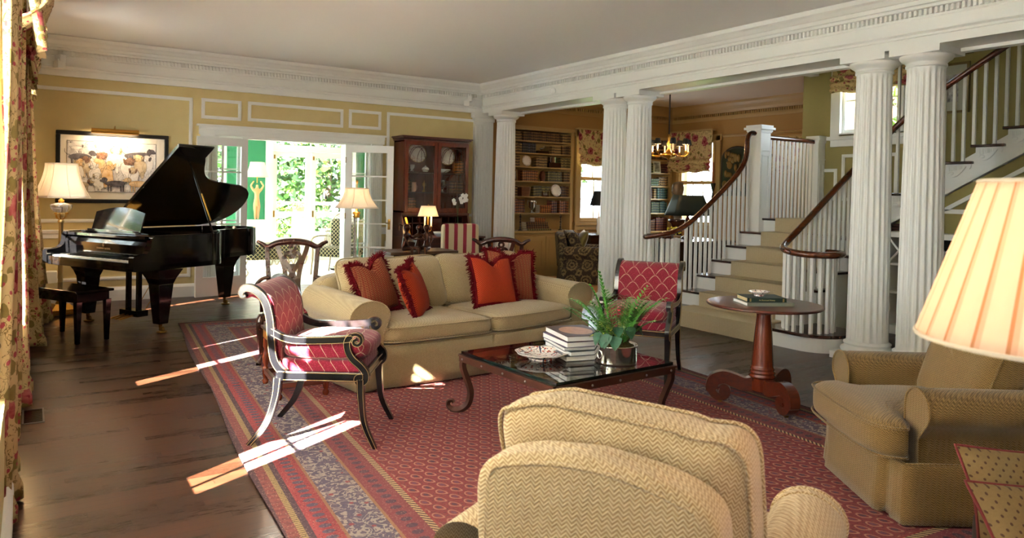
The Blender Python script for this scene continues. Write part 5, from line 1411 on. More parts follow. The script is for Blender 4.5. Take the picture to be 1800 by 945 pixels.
l = bpy.data.lights.new('picture_light_bulb', 'AREA'); l.shape = 'RECTANGLE'; l.size = .5; l.size_y = .02; l.energy = 5; l.color = (1, .72, .42)
lo = bpy.data.objects.new('picture_light_bulb', l); col.objects.link(lo); lo.parent = pl_; lo.location = (0, -.15, -.036); lo.rotation_euler = (math.radians(25), 0, 0)
# ================================================================== CEILING SPEAKERS AND PLAQUE
for (x, y, z, rz, lb) in ((.24, YB-.05, 3.02, .5, 'small white speaker on the cornice above the left end of the back wall'), (6.13, YB-.05, 3.03, -.5, 'small white speaker on the cornice in the far right corner')):
    r = thing('wall_speaker', lb, 'speaker', (x, y, z), rz, None); m = MB(); m.box(-.05, .04, -.16, -.05, -.09, .0); m.box(.01, .08, -.1, -.0, .0, .09); m.build('cube_speaker', WHITE2, r, .004); m = MB(); m.tube([(0, 0, .0), (0, -.08, .02)], .012); m.build('bracket', WHITE2, r)
r = thing('wall_sensor', 'small round white disc mounted high on the beam', 'sensor', (XB, 8.75, 3.02)); m = MB(); m.T = Matrix.Rotation(-PI/2, 4, 'Y'); m.lathe([(.001, 0), (.05, 0), (.052, .015), (.04, .025), (.001, .028)], 28); m.T = Matrix.Identity(4); m.build('disc', WHITE2, r); MB().tube([(-.01, 0, -.05), (-.01, 0, -.09)], .008).build('stem', WHITE2, r)
r = thing('floor_register', 'dark metal floor register by the left wall near the curtain', 'floor vent', (.03, 5.62, 0)); m = MB(); m.box(-.06, .06, -.17, -.16, 0, .006); m.box(-.06, .06, .16, .17, 0, .006); m.box(-.06, -.05, -.16, .16, 0, .006); m.box(.05, .06, -.16, .16, 0, .006); m.build('rim', STEEL, r); m = MB()
for i in range(14): m.box(-.05, .05, -.155+i*.0225, -.148+i*.0225, 0, .004)
m.build('grille', EBON, r)
# white storage box under the chair rail by the curtain
r = thing('radiator_cover', 'low white box standing against the back wall behind the brass lamp', 'box', (.12, YB-.09, 0)); MB().box(-.16, .17, -.07, .08, 0, .42).build('box_panel', WHITE2, r, .006)
# ================================================================== CRYSTAL LAMP ON ROUND TABLE BEHIND THE SOFA
t = thing('end_table', 'small round table behind the sofa carrying the crystal column lamp', 'table', (2.99, 7.65, 0))
MB().lathe([(.001, .64), (.27, .64), (.28, .65), (.27, .66), (.001, .66)], 40).build('tabletop', DKMAH, t); MB().lathe([(.16, 0), (.15, .03), (.035, .08), (.04, .4), (.03, .64)], 20).build('pedestal', DKMAH, t)
t = thing('table_lamp', 'lit table lamp with crystal column and bell shade behind the sofa', 'lamp', (2.99, 7.65, .661))
m = MB(); m.cbox((0, 0, .015), (.15, .15, .03)); m.lathe([(.06, .03), (.04, .05), (.03, .07)], 20); m.build('base', BRASS, t)
MB().lathe([(.032, .07), (.032, .12), (.028, .13), (.028, .50), (.032, .51), (.032, .54)], 8, smooth=False).build('crystal_column', CRYSTAL, t)
m = MB(); m.lathe([(.028, .54), (.04, .55), (.03, .57), (.045, .60), (.03, .605), (.01, .61), (.01, .7)], 16); m.tube([(0, 0, .7), (0, 0, .93)], .004); m.ell((0, 0, .935), (.012, .012, .02)); m.build('capital_mount', BRASS, t)
lampshade('lamp_shade', .235, .125, .65, .865, SILK, t, 64, bell=.22, seams=8)
point('table_lamp_light', (0, 0, .74), 7, (1, .76, .52), .04, t); MB().ell((0, 0, .74), (.025, .025, .04)).build('bulb', FLAME, t)

# ================================================================== RIBBON-BACK CHAIRS
def ribbon_chair(label, loc, rz, arms):
    r = thing('ribbon_back_chair', label, 'chair', loc, rz)   # faces local +x; back at -x
    bx = -.24
    def B(y, z): return (bx-.16*(z-.45), y, z)
    P = bez([B(-.30, 1.0), B(-.27, .985), B(-.22, .955), B(-.15, .985), B(-.08, 1.0), B(0, 1.005), B(.08, 1.0), B(.15, .985), B(.22, .955), B(.27, .985), B(.30, 1.0)], 5)
    n = len(P); m = MB(); m.tube(P, [.015+.015*math.sin(PI*i/(n-1)) for i in range(n)], 8)
    for y in (-.30, .30): m.ell(B(y, 1.0), (.016, .02, .016), 8, 6)
    for i in range(7): m.ell(B(-.09+.03*i, 1.012+.008*math.sin(PI*i/6)), (.014, .016, .012), 6, 4)
    m.build('crest_rail', DKMAH, r)
    for s in (-1, 1):
        m = MB(); m.tube(bez([B(s*.225, .965), B(s*.215, .8), B(s*.2, .6), B(s*.195, .44), (bx-.02, s*.195, .25), (bx-.10, s*.195, 0)], 5), 0, sq=(.036, .042), upv=(0, 1, 0)); m.build('back_post', DKMAH, r, .004)
        m = MB(); m.tube(bez([(.235, s*.235, .42), (.26, s*.25, .36), (.255, s*.245, .22), (.235, s*.235, .1), (.255, s*.25, .03), (.275, s*.26, .01)], 5), [.03, .031, .032, .033, .033, .032, .031, .03, .029, .028, .027, .026, .025, .024, .022, .021, .019, .018, .017, .019, .02, .022, .024, .024, .022, .02][:26], 8); m.build('front_leg', DKMAH, r)
        if arms:
            m = MB(); m.tube(bez([B(s*.205, .68), (-.1, s*.25, .69), (.08, s*.285, .67), (.15, s*.29, .655), (.165, s*.29, .63)], 5), .016, 8); m.tube(bez([(.13, s*.285, .655), (.165, s*.28, .60), (.13, s*.25, .53), (.12, s*.245, .43)], 5), .015, 8); m.ell((.165, s*.29, .645), (.025, .02, .025)); m.build('arm', DKMAH, r)
    # pierced splat of interlaced ribbons
    m = MB()
    def rb(pts, w=.012): m.tube(bez([B(y, z) for y, z in pts], 5), 0, sq=(w*2.6, w*1.2), upv=(1, 0, 0))
    for s in (-1, 1):
        rb([(s*.135, .985), (s*.12, .92), (s*.085, .82), (s*.06, .70), (s*.055, .60), (s*.065, .50), (s*.06, .47)], .016)
        rb([(s*.02, .60), (s*.03, .66), (s*.012, .72), (s*.035, .78), (s*.065, .84), (s*.06, .89), (s*.03, .905), (s*.012, .88), (s*.02, .85)], .012)
    rb([(.02*math.cos(a)*1.3, .945+.026*math.sin(a)) for a in [i*PI/5 for i in range(11)]], .009)
    m.add([B(-.075, .80), B(.075, .80), B(.03, .73), B(-.03, .73)], [(0, 1, 2, 3)]); m.add([B(-.075, .80), B(.075, .80), B(.03, .73), B(-.03, .73)], [(3, 2, 1, 0)])
    m.prism([(p[0], p[1]) for p in [(-.02, .72), (.02, .72), (.012, .62), (.03, .60), (.02, .56), (.02, .5), (-.02, .5), (-.02, .56), (-.03, .60), (-.012, .62)]], 'x', bx-.05, bx-.03)
    m.build('pierced_splat', DKMAH, r)
    m = MB(); m.box(-.25, .25, -.235, -.20, .37, .43); m.box(-.25, .25, .20, .235, .37, .43); m.box(.215, .255, -.24, .24, .37, .43); m.box(-.26, -.22, -.2, .2, .37, .44); m.build('seat_rail', DKMAH, r, .004)
    m = MB(); m.soft((0, 0, .45), (.24, .22, .045), .3, 10, crown=.4); m.build('seat', REDST, r)
    return r
ribbon_chair('carved dark mahogany armchair with pierced ribbon back, left of the sofa', (1.94, 6.47, .012), math.radians(-107), True)
ribbon_chair('carved dark mahogany chair with pierced back behind the right end of the sofa', (4.42, 6.98, 0), math.radians(62), False)

# ================================================================== LOW TABLE BEHIND THE LEFT ARMCHAIR
r = thing('low_table', 'low dark table on turned legs between the left armchair and the sofa', 'table', (1.66, 5.42, .012), math.radians(-4))
m = MB(); m.box(-.2, .2, -.28, .28, .43, .45); m.build('tabletop', simple('black_leather_top', '#1c1d1e', .35), r, .003)
MB().box(-.185, .185, -.265, .265, .36, .43).build('apron', wood('golden_wood', '#8a5420', '#b87a34', .35), r, .003)
for sx in (-1, 1):
    for sy in (-1, 1):
        MB().lathe([(.012, 0), (.022, .012), (.024, .03), (.014, .045), (.02, .06), (.026, .10), (.02, .13), (.014, .14), (.024, .17), (.028, .21), (.018, .25), (.014, .27), (.022, .29), (.022, .36)], 14, (sx*.165, sy*.245, 0)).build('turned_leg', MAHOGV, r)
m = MB(); m.box(-.165, .165, -.26, -.23, .085, .12); m.box(-.165, .165, .23, .26, .085, .12); m.box(-.18, -.15, -.245, .245, .085, .12); m.box(.15, .18, -.245, .245, .085, .12); m.build('stretcher', MAHOG, r, .003)

# ================================================================== CHEST WITH THE BRONZE CHILDREN
ch = thing('leather_chest', 'dark brown chest with pale carved end, behind the sofa', 'chest', (3.93, 8.05, 0))
m = MB(); m.box(-.42, .42, -.20, .24, .10, .76); m.build('body', wood('aged_dark_leather', '#241409', '#46301f', .5), ch, .006)
m = MB(); m.box(-.45, .44, -.23, .26, .76, .795); m.build('lid', wood('aged_dark_lid', '#2a180c', '#50351f', .45), ch, .006)
m = MB(); m.box(-.425, -.405, -.21, .25, .1, .76); m.build('end_panel', simple('pale_end_panel', '#a8a096', .6, bump=(40, .4)), ch)
for sx in (-.36, .36):
    for sy in (-.16, .18): MB().lathe([(.02, 0), (.03, .02), (.022, .1)], 10, (sx, sy, 0)).build('foot', DKMAH, ch)
def skin_fig(name, verts, edges, radii, mat, parent, sub=2):
    me = bpy.data.meshes.new(name); me.from_pydata(verts, edges, []); me.materials.append(mat)
    o = bpy.data.objects.new(name, me); col.objects.link(o); o.parent = parent
    s = o.modifiers.new('skin', 'SKIN'); s.use_smooth_shade = True
    for i, r_ in enumerate(radii):
        sv = me.skin_vertices[0].data[i]; sv.radius = (r_, r_); sv.use_root = (i == 0)
    q = o.modifiers.new('u', 'SUBSURF'); q.levels = q.render_levels = sub
    return o
def child(name, label_, loc, rz, armL, armR, k=1.0, lean=.02, legdx=.0, pony=False):
    """seated bronze child: faces local -y, sits at z=0 with the lower legs hanging"""
    r = thing(name, label_, 'sculpture', loc, rz)
    V = [(0, 0, .035), (0, .0, .085), (0, -lean*.6, .14), (0, -lean, .175), (0, -lean-.004, .205), (0, -lean-.01, .235), (0, -lean-.01, .262)]
    E_ = [(0, 1), (1, 2), (2, 3), (3, 4), (4, 5), (5, 6)]; R_ = [.034, .03, .032, .022, .013, .033, .026]
    for s in (-1, 1):
        b_ = len(V); V += [(s*.025, -.01, .022), (s*(.035+legdx), -.07, .028), (s*(.038+legdx), -.125, .03), (s*(.036+legdx), -.13, -.03), (s*(.034+legdx), -.135, -.09), (s*(.036+legdx), -.165, -.10)]
        E_ += [(0, b_), (b_, b_+1), (b_+1, b_+2), (b_+2, b_+3), (b_+3, b_+4), (b_+4, b_+5)]; R_ += [.027, .024, .018, .016, .011, .009]
    for s, A in ((-1, armL), (1, armR)):
        b_ = len(V); V += [(s*.045, -lean, .168)]+[tuple(a) for a in A]; E_ += [(3, b_), (b_, b_+1), (b_+1, b_+2), (b_+2, b_+3)]; R_ += [.016, .012, .009, .008]
    V = [(a*k, b_*k, c*k) for a, b_, c in V]; R_ = [q*k for q in R_]
    o = skin_fig('figure', V, E_, R_, BRONZE, r)
    m = MB(); m.ell((0, (-lean-.008)*k+.006, .252*k), (.036*k, .037*k, .034*k), 14, 10)
    if pony:
        for s in (1,): m.tube([tuple(Vector(p)*k) for p in bez([(-.02, .025, .27), (-.055, .035, .275), (-.07, .03, .24), (-.065, .03, .215)], 4)], .009*k, 6)
    m.build('hair', BRONZE, r)
    m = MB(); m.ell((0, (-lean-.045)*k, .24*k), (.006*k, .008*k, .007*k), 8, 6); 
    for s in (-1, 1): m.ell((s*.013*k, (-lean-.04)*k, .248*k), (.004*k, .003*k, .003*k), 6, 4); m.ell((s*.035*k, (-lean-.008)*k, .24*k), (.004*k, .007*k, .01*k), 6, 4)
    m.build('face', BRONZE, r); return r
CZ = .80
child('bronze_child', 'bronze figure of a seated child with a ponytail and outstretched arm, leftmost on the chest', (3.71, 7.94, CZ), math.radians(30), [(-.06, -.05, .125), (-.055, -.08, .07), (-.05, -.085, .055)], [(.075, -.04, .13), (.13, -.09, .155), (.15, -.105, .168)], 1.12, .02, .01, True)
child('bronze_child', 'bronze figure of a seated child hugging its chest, middle of the three on the chest', (3.90, 7.96, CZ), math.radians(-8), [(-.075, -.04, .125), (-.03, -.075, .13), (.01, -.075, .135)], [(.075, -.04, .12), (.03, -.08, .118), (-.01, -.08, .12)], 1.08, .015)
child('bronze_child', 'bronze figure of a seated child turned sideways, rightmost of the three on the chest', (4.02, 7.98, CZ), math.radians(-45), [(-.07, -.03, .12), (-.06, -.07, .08), (-.05, -.09, .05)], [(.07, -.02, .12), (.05, -.06, .08), (.04, -.08, .05)], 1.08, .01)

# ================================================================== SECRETARY BOOKCASE
sx0, sx1 = 4.80, 5.98
sc_ = thing('secretary_bookcase', 'tall mahogany secretary bookcase with gothic glazed doors on the yellow wall', 'cabinet', (5.41, 10.83, 0))
Wd = .575
m = MB(); m.box(-Wd-.04, Wd+.04, -.52, -.02, .08, .80); m.prism([(-.5, .80), (-.02, .80), (-.02, 1.15), (-.38, 1.15)], 'x', -Wd-.03, -Wd); m.prism([(-.5, .80), (-.02, .80), (-.02, 1.15), (-.38, 1.15)], 'x', Wd, Wd+.03)
m.box(-Wd-.03, Wd+.03, -.40, -.02, 1.13, 1.17); m.box(-Wd, Wd, -.06, -.02, .8, 1.15); m.build('desk_case', MAHOG, sc_, .004)
m = MB()
for i in range(9): x = -Wd+.06+i*(2*Wd-.12)/8; m.box(x-.006, x+.006, -.34, -.06, .80, 1.10)
m.box(-Wd, Wd, -.34, -.06, 1.0, 1.012); m.box(-.12, .12, -.36, -.34, .82, 1.08); m.build('pigeonholes', DKMAH, sc_)
m = MB(); m.box(-Wd+.0, Wd, -.98, -.5, .80, .825); m.build('fall_front', MAHOG, sc_, .004)
m = MB(); m.box(-Wd-.02, -Wd+.02, -.9, -.5, .745, .80); m.box(Wd-.02, Wd+.02, -.9, -.5, .745, .80); m.build('lopers', DKMAH, sc_)
for i, z in enumerate((.12, .34, .56)):
    d = MB().box(-Wd, Wd, -.535, -.52, z, z+.2).build('drawer', MAHOG, sc_, .004)
    for x in (-.35, .35): MB().tube(bez([(x-.05, -.54, z+.12), (x-.04, -.56, z+.09), (x+.04, -.56, z+.09), (x+.05, -.54, z+.12)], 4), .004, 6).build('drawer_pull', BRASS, d)
for x in (-.5, .5):
    MB().box(x-.06, x+.06, -.52, -.40, 0, .1).build('bracket_foot', MAHOG, sc_)
m = MB(); z0, z1 = 1.17, 2.32
m.box(-Wd, -Wd+.03, -.40, -.02, z0, z1); m.box(Wd-.03, Wd, -.40, -.02, z0, z1); m.box(-Wd, Wd, -.04, -.02, z0, z1); m.box(-Wd, Wd, -.40, -.02, z0, z0+.03); m.box(-Wd, Wd, -.40, -.02, z1-.04, z1)
m.build('bookcase_case', MAHOGV, sc_)
m = MB()
for d_, z in ((.015, 2.30), (.03, 2.33), (.05, 2.35)): m.box(-Wd-d_, Wd+d_, -.40-d_, -.02, z, z+.02)
m.build('cornice', MAHOG, sc_)
for z in (1.48, 1.80, 2.0)[:2]: MB().box(-Wd+.03, Wd-.03, -.34, -.04, z, z+.02).build('shelf', MAHOG, sc_)
MB().box(-Wd+.03, Wd-.03, -.34, -.04, 1.86+.0, 1.875).build('shelf', MAHOG, sc_) if False else None
for s in (0, 1):
    x0 = -Wd+.01 if s == 0 else .005; x1 = -.005 if s == 0 else Wd-.01; w = x1-x0
    m = MB(); m.box(x0, x0+.055, -.425, -.40, z0+.02, z1-.04); m.box(x1-.055, x1, -.425, -.40, z0+.02, z1-.04); m.box(x0+.055, x1-.055, -.425, -.40, z0+.02, z0+.08); m.box(x0+.055, x1-.055, -.425, -.40, z1-.09, z1-.04)
    d = m.build('glazed_door', MAHOGV, sc_, .003)
    m = MB(); gx0, gx1, gz0, gz1 = x0+.055, x1-.055, z0+.08, z1-.09; gw = gx1-gx0
    def arc(cx, cz, hw, hh, s_): return [(cx+s_*hw*math.cos(t*PI/2)**.8, -.413, cz+hh*math.sin(t*PI/2)) for t in [i/10 for i in range(11)]]
    for base, hh in ((gz0+.38, .22), (gz0+.70, .25)):
        if hh == .22: cs_ = [(gx0+gw*.33, gw*.33), (gx0+gw*.66, gw*.33)]
        else: cs_ = [(gx0+gw*.33, gw*.33), (gx0+gw*.66, gw*.33)]
        for cx, hw in cs_:
            for s_ in (-1, 1): m.tube(arc(cx, base, hw, hh, s_), .005, 5)
    for k_ in (0, 1/3, 2/3, 1):
        x = gx0+gw*k_
        if 0 < k_ < 1: m.tube([(x, -.413, gz0), (x, -.413, gz0+.38)], .005, 5)
    for s_ in (-1, 1): m.tube([(gx0+gw/2+s_*gw*.5*math.cos(t*PI/2)**.8, -.413, gz0+.6+.36*math.sin(t*PI/2)) for t in [i/10 for i in range(11)]], .005, 5)
    m.tube([(gx0+gw/2, -.413, gz0+.60), (gx0+gw/2, -.413, gz0+.95)], .004, 5)
    m.build('gothic_glazing_bars', MAHOG, d); MB().box(gx0, gx1, -.411, -.409, gz0, gz1).build('pane', GLASS, d)
def plate(label, loc, R, tilt, mat, rz=0, group=None):
    o = MB().lathe([(R*.4, 0), (R*.6, .008), (R, .022), (R, .026), (R*.6, .013), (.001, .008)], 40).build('plate', mat); o.location = loc; o.rotation_euler = (PI/2-tilt, 0, rz); return tag(o, label, 'plate', group)
def mk(name, rim, dots):
    m = M(name, '#f0ece6', .15); x, y, z = m.xyz(); r = (x*x+y*y).pw(.5); c = m.mix(r.gt(rim[0])*m.vor(60).lt(.35), '#efeae2', dots); c = m.mix(r.gt(rim[1]), c, '#a88a50'); m.col(c); return m.m
PLM = mk('flower_rimmed_china', (.08, .148), '#a8606a'); PLG = mk('gilt_rimmed_china', (.07, .098), '#c09a5a')
plate('flower-rimmed china plate behind the left glazed door of the secretary', (5.13, 10.60, 2.11), .16, .25, PLM); plate('flower-rimmed china plate behind the right glazed door of the secretary', (5.65, 10.60, 2.09), .16, .25, PLM)
CHW = simple('white_china', '#eeeae2', .15)
def vase(label, loc, prof, mat, name='vase', cat='vase', n=20, extra=None, group=None):
    r = thing(name, label, cat, loc, 0, group); MB().lathe(prof, n).build('body', mat, r)
    if extra: extra(r)
    return r
vase('white china cup and blossom ornament on the left middle shelf of the secretary', (5.06, 10.62, 1.821), [(.02, 0), (.03, .01), (.015, .03), (.04, .06), (.045, .11), (.03, .10), (.001, .09)], CHW, 'china_ornament', 'ornament')
vase('small covered white tureen on the middle shelf of the secretary', (5.30, 10.62, 1.821), [(.03, 0), (.05, .02), (.06, .05), (.04, .075), (.012, .085), (.012, .1), (.001, .105)], CHW, 'china_tureen', 'ornament')
vase('long white china dish group on the right middle shelf of the secretary', (5.62, 10.62, 1.821), [(.05, 0), (.11, .03), (.12, .055), (.10, .05), (.001, .04)], CHW, 'china_dish', 'dish')
vase('two-handled silver trophy cup on the lower right shelf of the secretary', (5.60, 10.6, 1.501), [(.045, 0), (.04, .01), (.015, .02), (.015, .06), (.05, .09), (.065, .13), (.06, .18), (.065, .2), (.05, .19), (.001, .1)], SILVER, 'silver_cup', 'cup',
     extra=lambda r: [MB().tube(bez([(s*.055, 0, .17), (s*.09, 0, .18), (s*.095, 0, .13), (s*.055, 0, .11)], 4), .006, 6).build('handle', SILVER, r) for s in (-1, 1)])
vase('gilt clock-like ornament on the lower left shelf of the secretary', (5.27, 10.6, 1.501), [(.03, 0), (.03, .02), (.012, .03), (.012, .08), (.03, .1), (.03, .14), (.01, .15), (.001, .19)], BRASS, 'gilt_ornament', 'ornament')
vase('round painted jar on the lower left shelf of the secretary', (5.08, 10.6, 1.501), [(.03, 0), (.06, .04), (.065, .09), (.04, .13), (.045, .15), (.001, .15)], simple('painted_jar', '#c9a68c', .3), 'painted_jar', 'jar')

# ------------------------------------------------------------------ books with banded spines
def spine_mat(name, a, b_, gold='#a8843c', per=.05):
    m = M(name, rough=.45); x, y, z = m.xyz(); oi = m.nt.nodes.new('ShaderNodeObjectInfo'); n = (S(m.nt, oi.outputs['Random'])*1.5-.25+m.noise(9, 2)*.0).sat()
    f = ((z+S(m.nt, oi.outputs['Random'])*.012)/per).fr(); c = m.mix(n, a, b_); c = m.mix(f.lt(.07), c, gold); c = m.mix(f.gt(.45)*f.lt(.75)*(y.lt(0)), c, '#1e0d06'); m.col(c); return m.m
SP = {'brown': spine_mat('brown_calf', '#4a2a14', '#7a4c28'), 'tan': spine_mat('tan_calf', '#7a5a34', '#a07c4a', '#d0aa60'), 'red': spine_mat('red_morocco', '#5a1a12', '#7c2a1c'), 'blue': spine_mat('blue_cloth', '#1a2a44', '#2c4062'),
      'teal': spine_mat('teal_cloth', '#11484a', '#1c6264'), 'green': spine_mat('green_cloth', '#20402a', '#345a3a'), 'orange': spine_mat('orange_calf', '#8a4c1c', '#b46c2c', '#2a1208'), 'maroon': spine_mat('maroon_cloth', '#4a1418', '#6a2024'), 'olive': spine_mat('olive_calf', '#5a5028', '#80743e')}
PROTO = {}
def shelf_book(matk, w, d, h):
    key = (matk, w, d, h)
    if key not in PROTO:
        r = bpy.data.objects.new('book', None)
        m = MB(); m.prism([(w/2, -d/2+.01)]+[(w/2*math.cos(t*PI/8), -d/2+.01-.012*math.sin(t*PI/8)) for t in range(1, 8)]+[(-w/2, -d/2+.01)], 'z', 0, h, True); m.box(-w/2, -w/2+.002, -d/2, d/2, 0, h); m.box(w/2-.002, w/2, -d/2, d/2, 0, h); cvr = m.build('cover', SP[matk])
        pg = MB().box(-w/2+.002, w/2-.002, -d/2+.006, d/2-.004, .003, h-.003).build('pages', IVORY); PROTO[key] = (cvr.data, pg.data)
        bpy.data.objects.remove(cvr); bpy.data.objects.remove(pg); bpy.data.objects.remove(r)
    return PROTO[key]
def put_book(matk, w, d, h, loc, rot, label, group):
    a, b_ = shelf_book(matk, w, d, round(h*rnd.choice((1, .96, .92)), 3)); r = bpy.data.objects.new('book', None); col.objects.link(r); r.location = loc; r.rotation_euler = rot; tag(r, label, 'book', group)
    for nm, me in (('cover', a), ('pages', b_)): o = bpy.data.objects.new(nm, me); col.objects.link(o); o.parent = r
def row(x0, x1, y, z, matk, label, group, w=.036, d=.15, h=.19, axis='x', rz=0, vary=0):
    n = int((x1-x0)/(w+.0015)+.3)
    for i in range(n):
        p = x0+(i+.5)*(w+.0015)
        put_book(matk, w, d, h, (p, y, z) if axis == 'x' else (y, p, z), (0, 0, rz), ('first second third fourth fifth sixth seventh eighth ninth'.split()[min(i, 8)])+' '+label+', from the left', group)
row(4.86, 5.0, 10.6, 1.822, 'maroon', 'maroon book at the left end of the secretary middle shelf', 'maroon books on the secretary middle shelf', .03)
row(5.82, 5.94, 10.6, 1.822, 'orange', 'orange-brown book at the right end of the secretary middle shelf', 'orange-brown books on the secretary middle shelf', .03)
row(4.86, 5.02, 10.6, 1.502, 'brown', 'brown book at the left end of the secretary second shelf', 'brown books on the secretary second shelf', .03)
row(4.86, 5.1, 10.6, 1.202, 'orange', 'tan-spined book at the left of the secretary bottom shelf', 'tan books on the secretary bottom shelf', .034, h=.2)
row(5.72, 5.94, 10.6, 1.502, 'brown', 'dark book right of the silver trophy cup in the secretary', 'dark books right of the trophy cup', .03)
# things on the fall front
t = thing('candle_lamp', 'small lit brass candlestick lamp with white shade on the open secretary desk', 'lamp', (5.06, 10.02, .826))
m = MB(); m.lathe([(.065, 0), (.06, .012), (.015, .03), (.009, .06), (.009, .48), (.001, .49)], 20)
for s in (-1, 1): m.tube(bez([(0, 0, .10), (s*.03, 0, .08), (s*.055, 0, .10), (s*.055, 0, .14)], 4), .005, 6); m.lathe([(.001, .14), (.02, .145), (.016, .155)], 12, (s*.055, 0, 0))
m.build('stand', BRASS, t)
for s in (-1, 1): MB().lathe([(.012, .15), (.012, .30), (.001, .30)], 10, (s*.055, 0, 0)).build('candle_sleeve', CREAM, t)
o = lampshade('lamp_shade', .165, .115, .31, .46, SILKW, t, 40); o.scale = (1, .62, 1)
MB().ell((0, 0, .37), (.018, .018, .03)).build('bulb', FLAME, t); point('candle_lamp_light', (0, -.03, .33), 3.2, (1, .6, .28), .03, t)
vase('pale blue and white bowl on the open secretary desk', (5.25, 10.0, .826), [(.05, 0), (.08, .03), (.1, .07), (.095, .07), (.001, .03)], simple('pale_blue_china', '#a8bcc8', .2), 'bowl', 'bowl')
t = thing('tilted_letter', 'brass letter opener leaning in the open secretary desk', 'letter opener', (4.90, 10.3, .826)); MB().tube([(0, 0, 0), (-.07, .03, .28)], 0, sq=(.004, .03)).build('blade', BRASS, t)
op = thing('orchid', 'white orchid with dark leaves in a pot on the secretary desk', 'orchid', (5.62, 10.08, .826))
MB().lathe([(.06, 0), (.085, .09), (.09, .1), (.08, .095), (.001, .09)], 24).build('pot', simple('mossy_pot', '#5a4a24', .8), op)
LFD = leafmat('orchid_leaf', '#123a14', '#26602a'); m = MB()
for i in range(9): a = i*.75; leaf(m, (.02*math.cos(a), .02*math.sin(a), .09), (math.cos(a)*.8, math.sin(a)*.6, .9), .24, .07, .7, .2, 7, .7)
m.build('leaves', LFD, op); m = MB(); st1 = bez([(0, 0, .1), (-.01, 0, .3), (.0, .0, .5), (.05, 0, .6), (.12, 0, .60)], 5); m.tube(st1, .003, 5); st2 = bez([(0, 0, .1), (-.02, 0, .3), (-.04, 0, .48), (-.09, 0, .54)], 5); m.tube(st2, .003, 5); m.build('stem', LFD, op)
PET = simple('white_orchid_petal', '#f4f2ee', .6)
for (x, z) in ((.02, .58), (.06, .63), (.10, .60), (.13, .56), (.08, .55), (.04, .53), (.12, .63), (-.10, .55), (-.085, .51)):
    m = MB()
    for k_ in range(5): a = k_*2*PI/5+.3; m.ell((x+.02*math.cos(a), -.02, z+.02*math.sin(a)), (.017, .004, .017), 8, 5)
    m.ell((x, -.027, z), (.006, .008, .006), 6, 4); m.build('flower', PET, op)
# striped slipcovered chair seen from behind
def mk():
    m = M('red_cream_stripe', rough=.85); x, y, z = m.xyz(); f = ((x+.27)/.135).fr(); m.col(m.mix(f.gt(.18)*f.lt(.58), '#d8c7a2', '#8a1c34')); return m.m
r = thing('striped_chair', 'red and cream striped slipcovered chair seen from behind at the desk', 'chair', (5.02, 8.95, 0), math.radians(-6)); ST = mk()
m = MB(); m.soft((0, 0, .78), (.27, .055, .29), .18, 10); m.build('backrest', ST, r); m = MB(); m.soft((0, .24, .46), (.27, .26, .06), .25, 10); m.build('seat', ST, r)
m = MB(); m.prism([(-.27, -.04), (.27, -.04), (.27, .5), (-.27, .5)], 'z', .03, .44); m.build('skirt', ST, r, .01)
# ================================================================== LIBRARY
ORD = ['first', 'second', 'third', 'fourth', 'fifth', 'sixth', 'seventh', 'eighth', 'ninth', 'tenth', 'eleventh', 'twelfth', 'thirteenth', 'fourteenth', 'fifteenth', 'sixteenth', 'seventeenth', 'eighteenth', 'nineteenth', 'twentieth', 'twenty-first', 'twenty-second', 'twenty-third', 'twenty-fourth', 'twenty-fifth', 'twenty-sixth', 'twenty-seventh', 'twenty-eighth']
BZ = [2.47, 2.25, 2.0, 1.74, 1.46, 1.16, .84]
bk = thing('built_in_bookcase', 'tall built-in tan bookcase full of leather books beside the far column', 'bookcase', (7.85, 10.95, 0))
bx0, bx1 = -.71, .71
m = MB(); m.box(bx0, bx0+.06, 0, .34, 0, 2.72); m.box(bx1-.06, bx1, 0, .34, 0, 2.72); m.box(bx0, bx1, 0, .34, 2.66, 2.72); m.box(bx0, bx1, .32, .34, 0, 2.7); m.box(bx0-.01, bx1+.01, -.02, .02, 2.68, 2.73); m.build('carcass', LIBTRIM, bk)
for z in BZ[:-1]: MB().box(bx0+.06, bx1-.06, .005, .32, z-.022, z).build('shelf', LIBTRIM, bk)
m = MB(); m.box(bx0-.01, bx1+.01, -.16, .32, .80, .84); m.build('counter', LIBTRIM, bk, .004)
m = MB(); m.box(bx0, bx1, -.13, 0, 0, .80); m.build('base_case', LIBTRIM, bk)
for i in range(2):
    x0 = bx0+.05+i*.67; d = MB().box(x0, x0+.64, -.145, -.13, .12, .74).build('cupboard_door', LIBTRIM, bk)
    m = MB()
    for a in ((x0+.06, x0+.58, .66, .675), (x0+.06, x0+.58, .185, .2), (x0+.06, x0+.075, .2, .66), (x0+.565, x0+.58, .2, .66)): m.box(a[0], a[1], -.152, -.145, a[2], a[3])
    m.build('raised_moulding', LIBTRIM, d)
def bxx(px_): return 7.14+(px_-60)/(400-60)*1.42
SHN = ['top', 'second', 'third', 'fourth', 'fifth', 'sixth']
def lrow(a, b_, si, matk, w=.036, h=.17, y=11.05, vary=0):
    x0, x1 = bxx(a), bxx(b_); n = max(2, int((x1-x0)/(w+.002)))
    side = 'left' if a < 130 else ('middle' if a < 300 else 'right')
    for i in range(n):
        put_book(matk, w, .15, h, (x0+(i+.5)*(w+.002), y, BZ[si]), (0, 0, 0), '%s %s book from the left in the %s run of the tall bookcase %s shelf' % (ORD[i], matk, side, SHN[si]), '%s books, %s run, %s shelf of the tall bookcase' % (matk, side, SHN[si]))
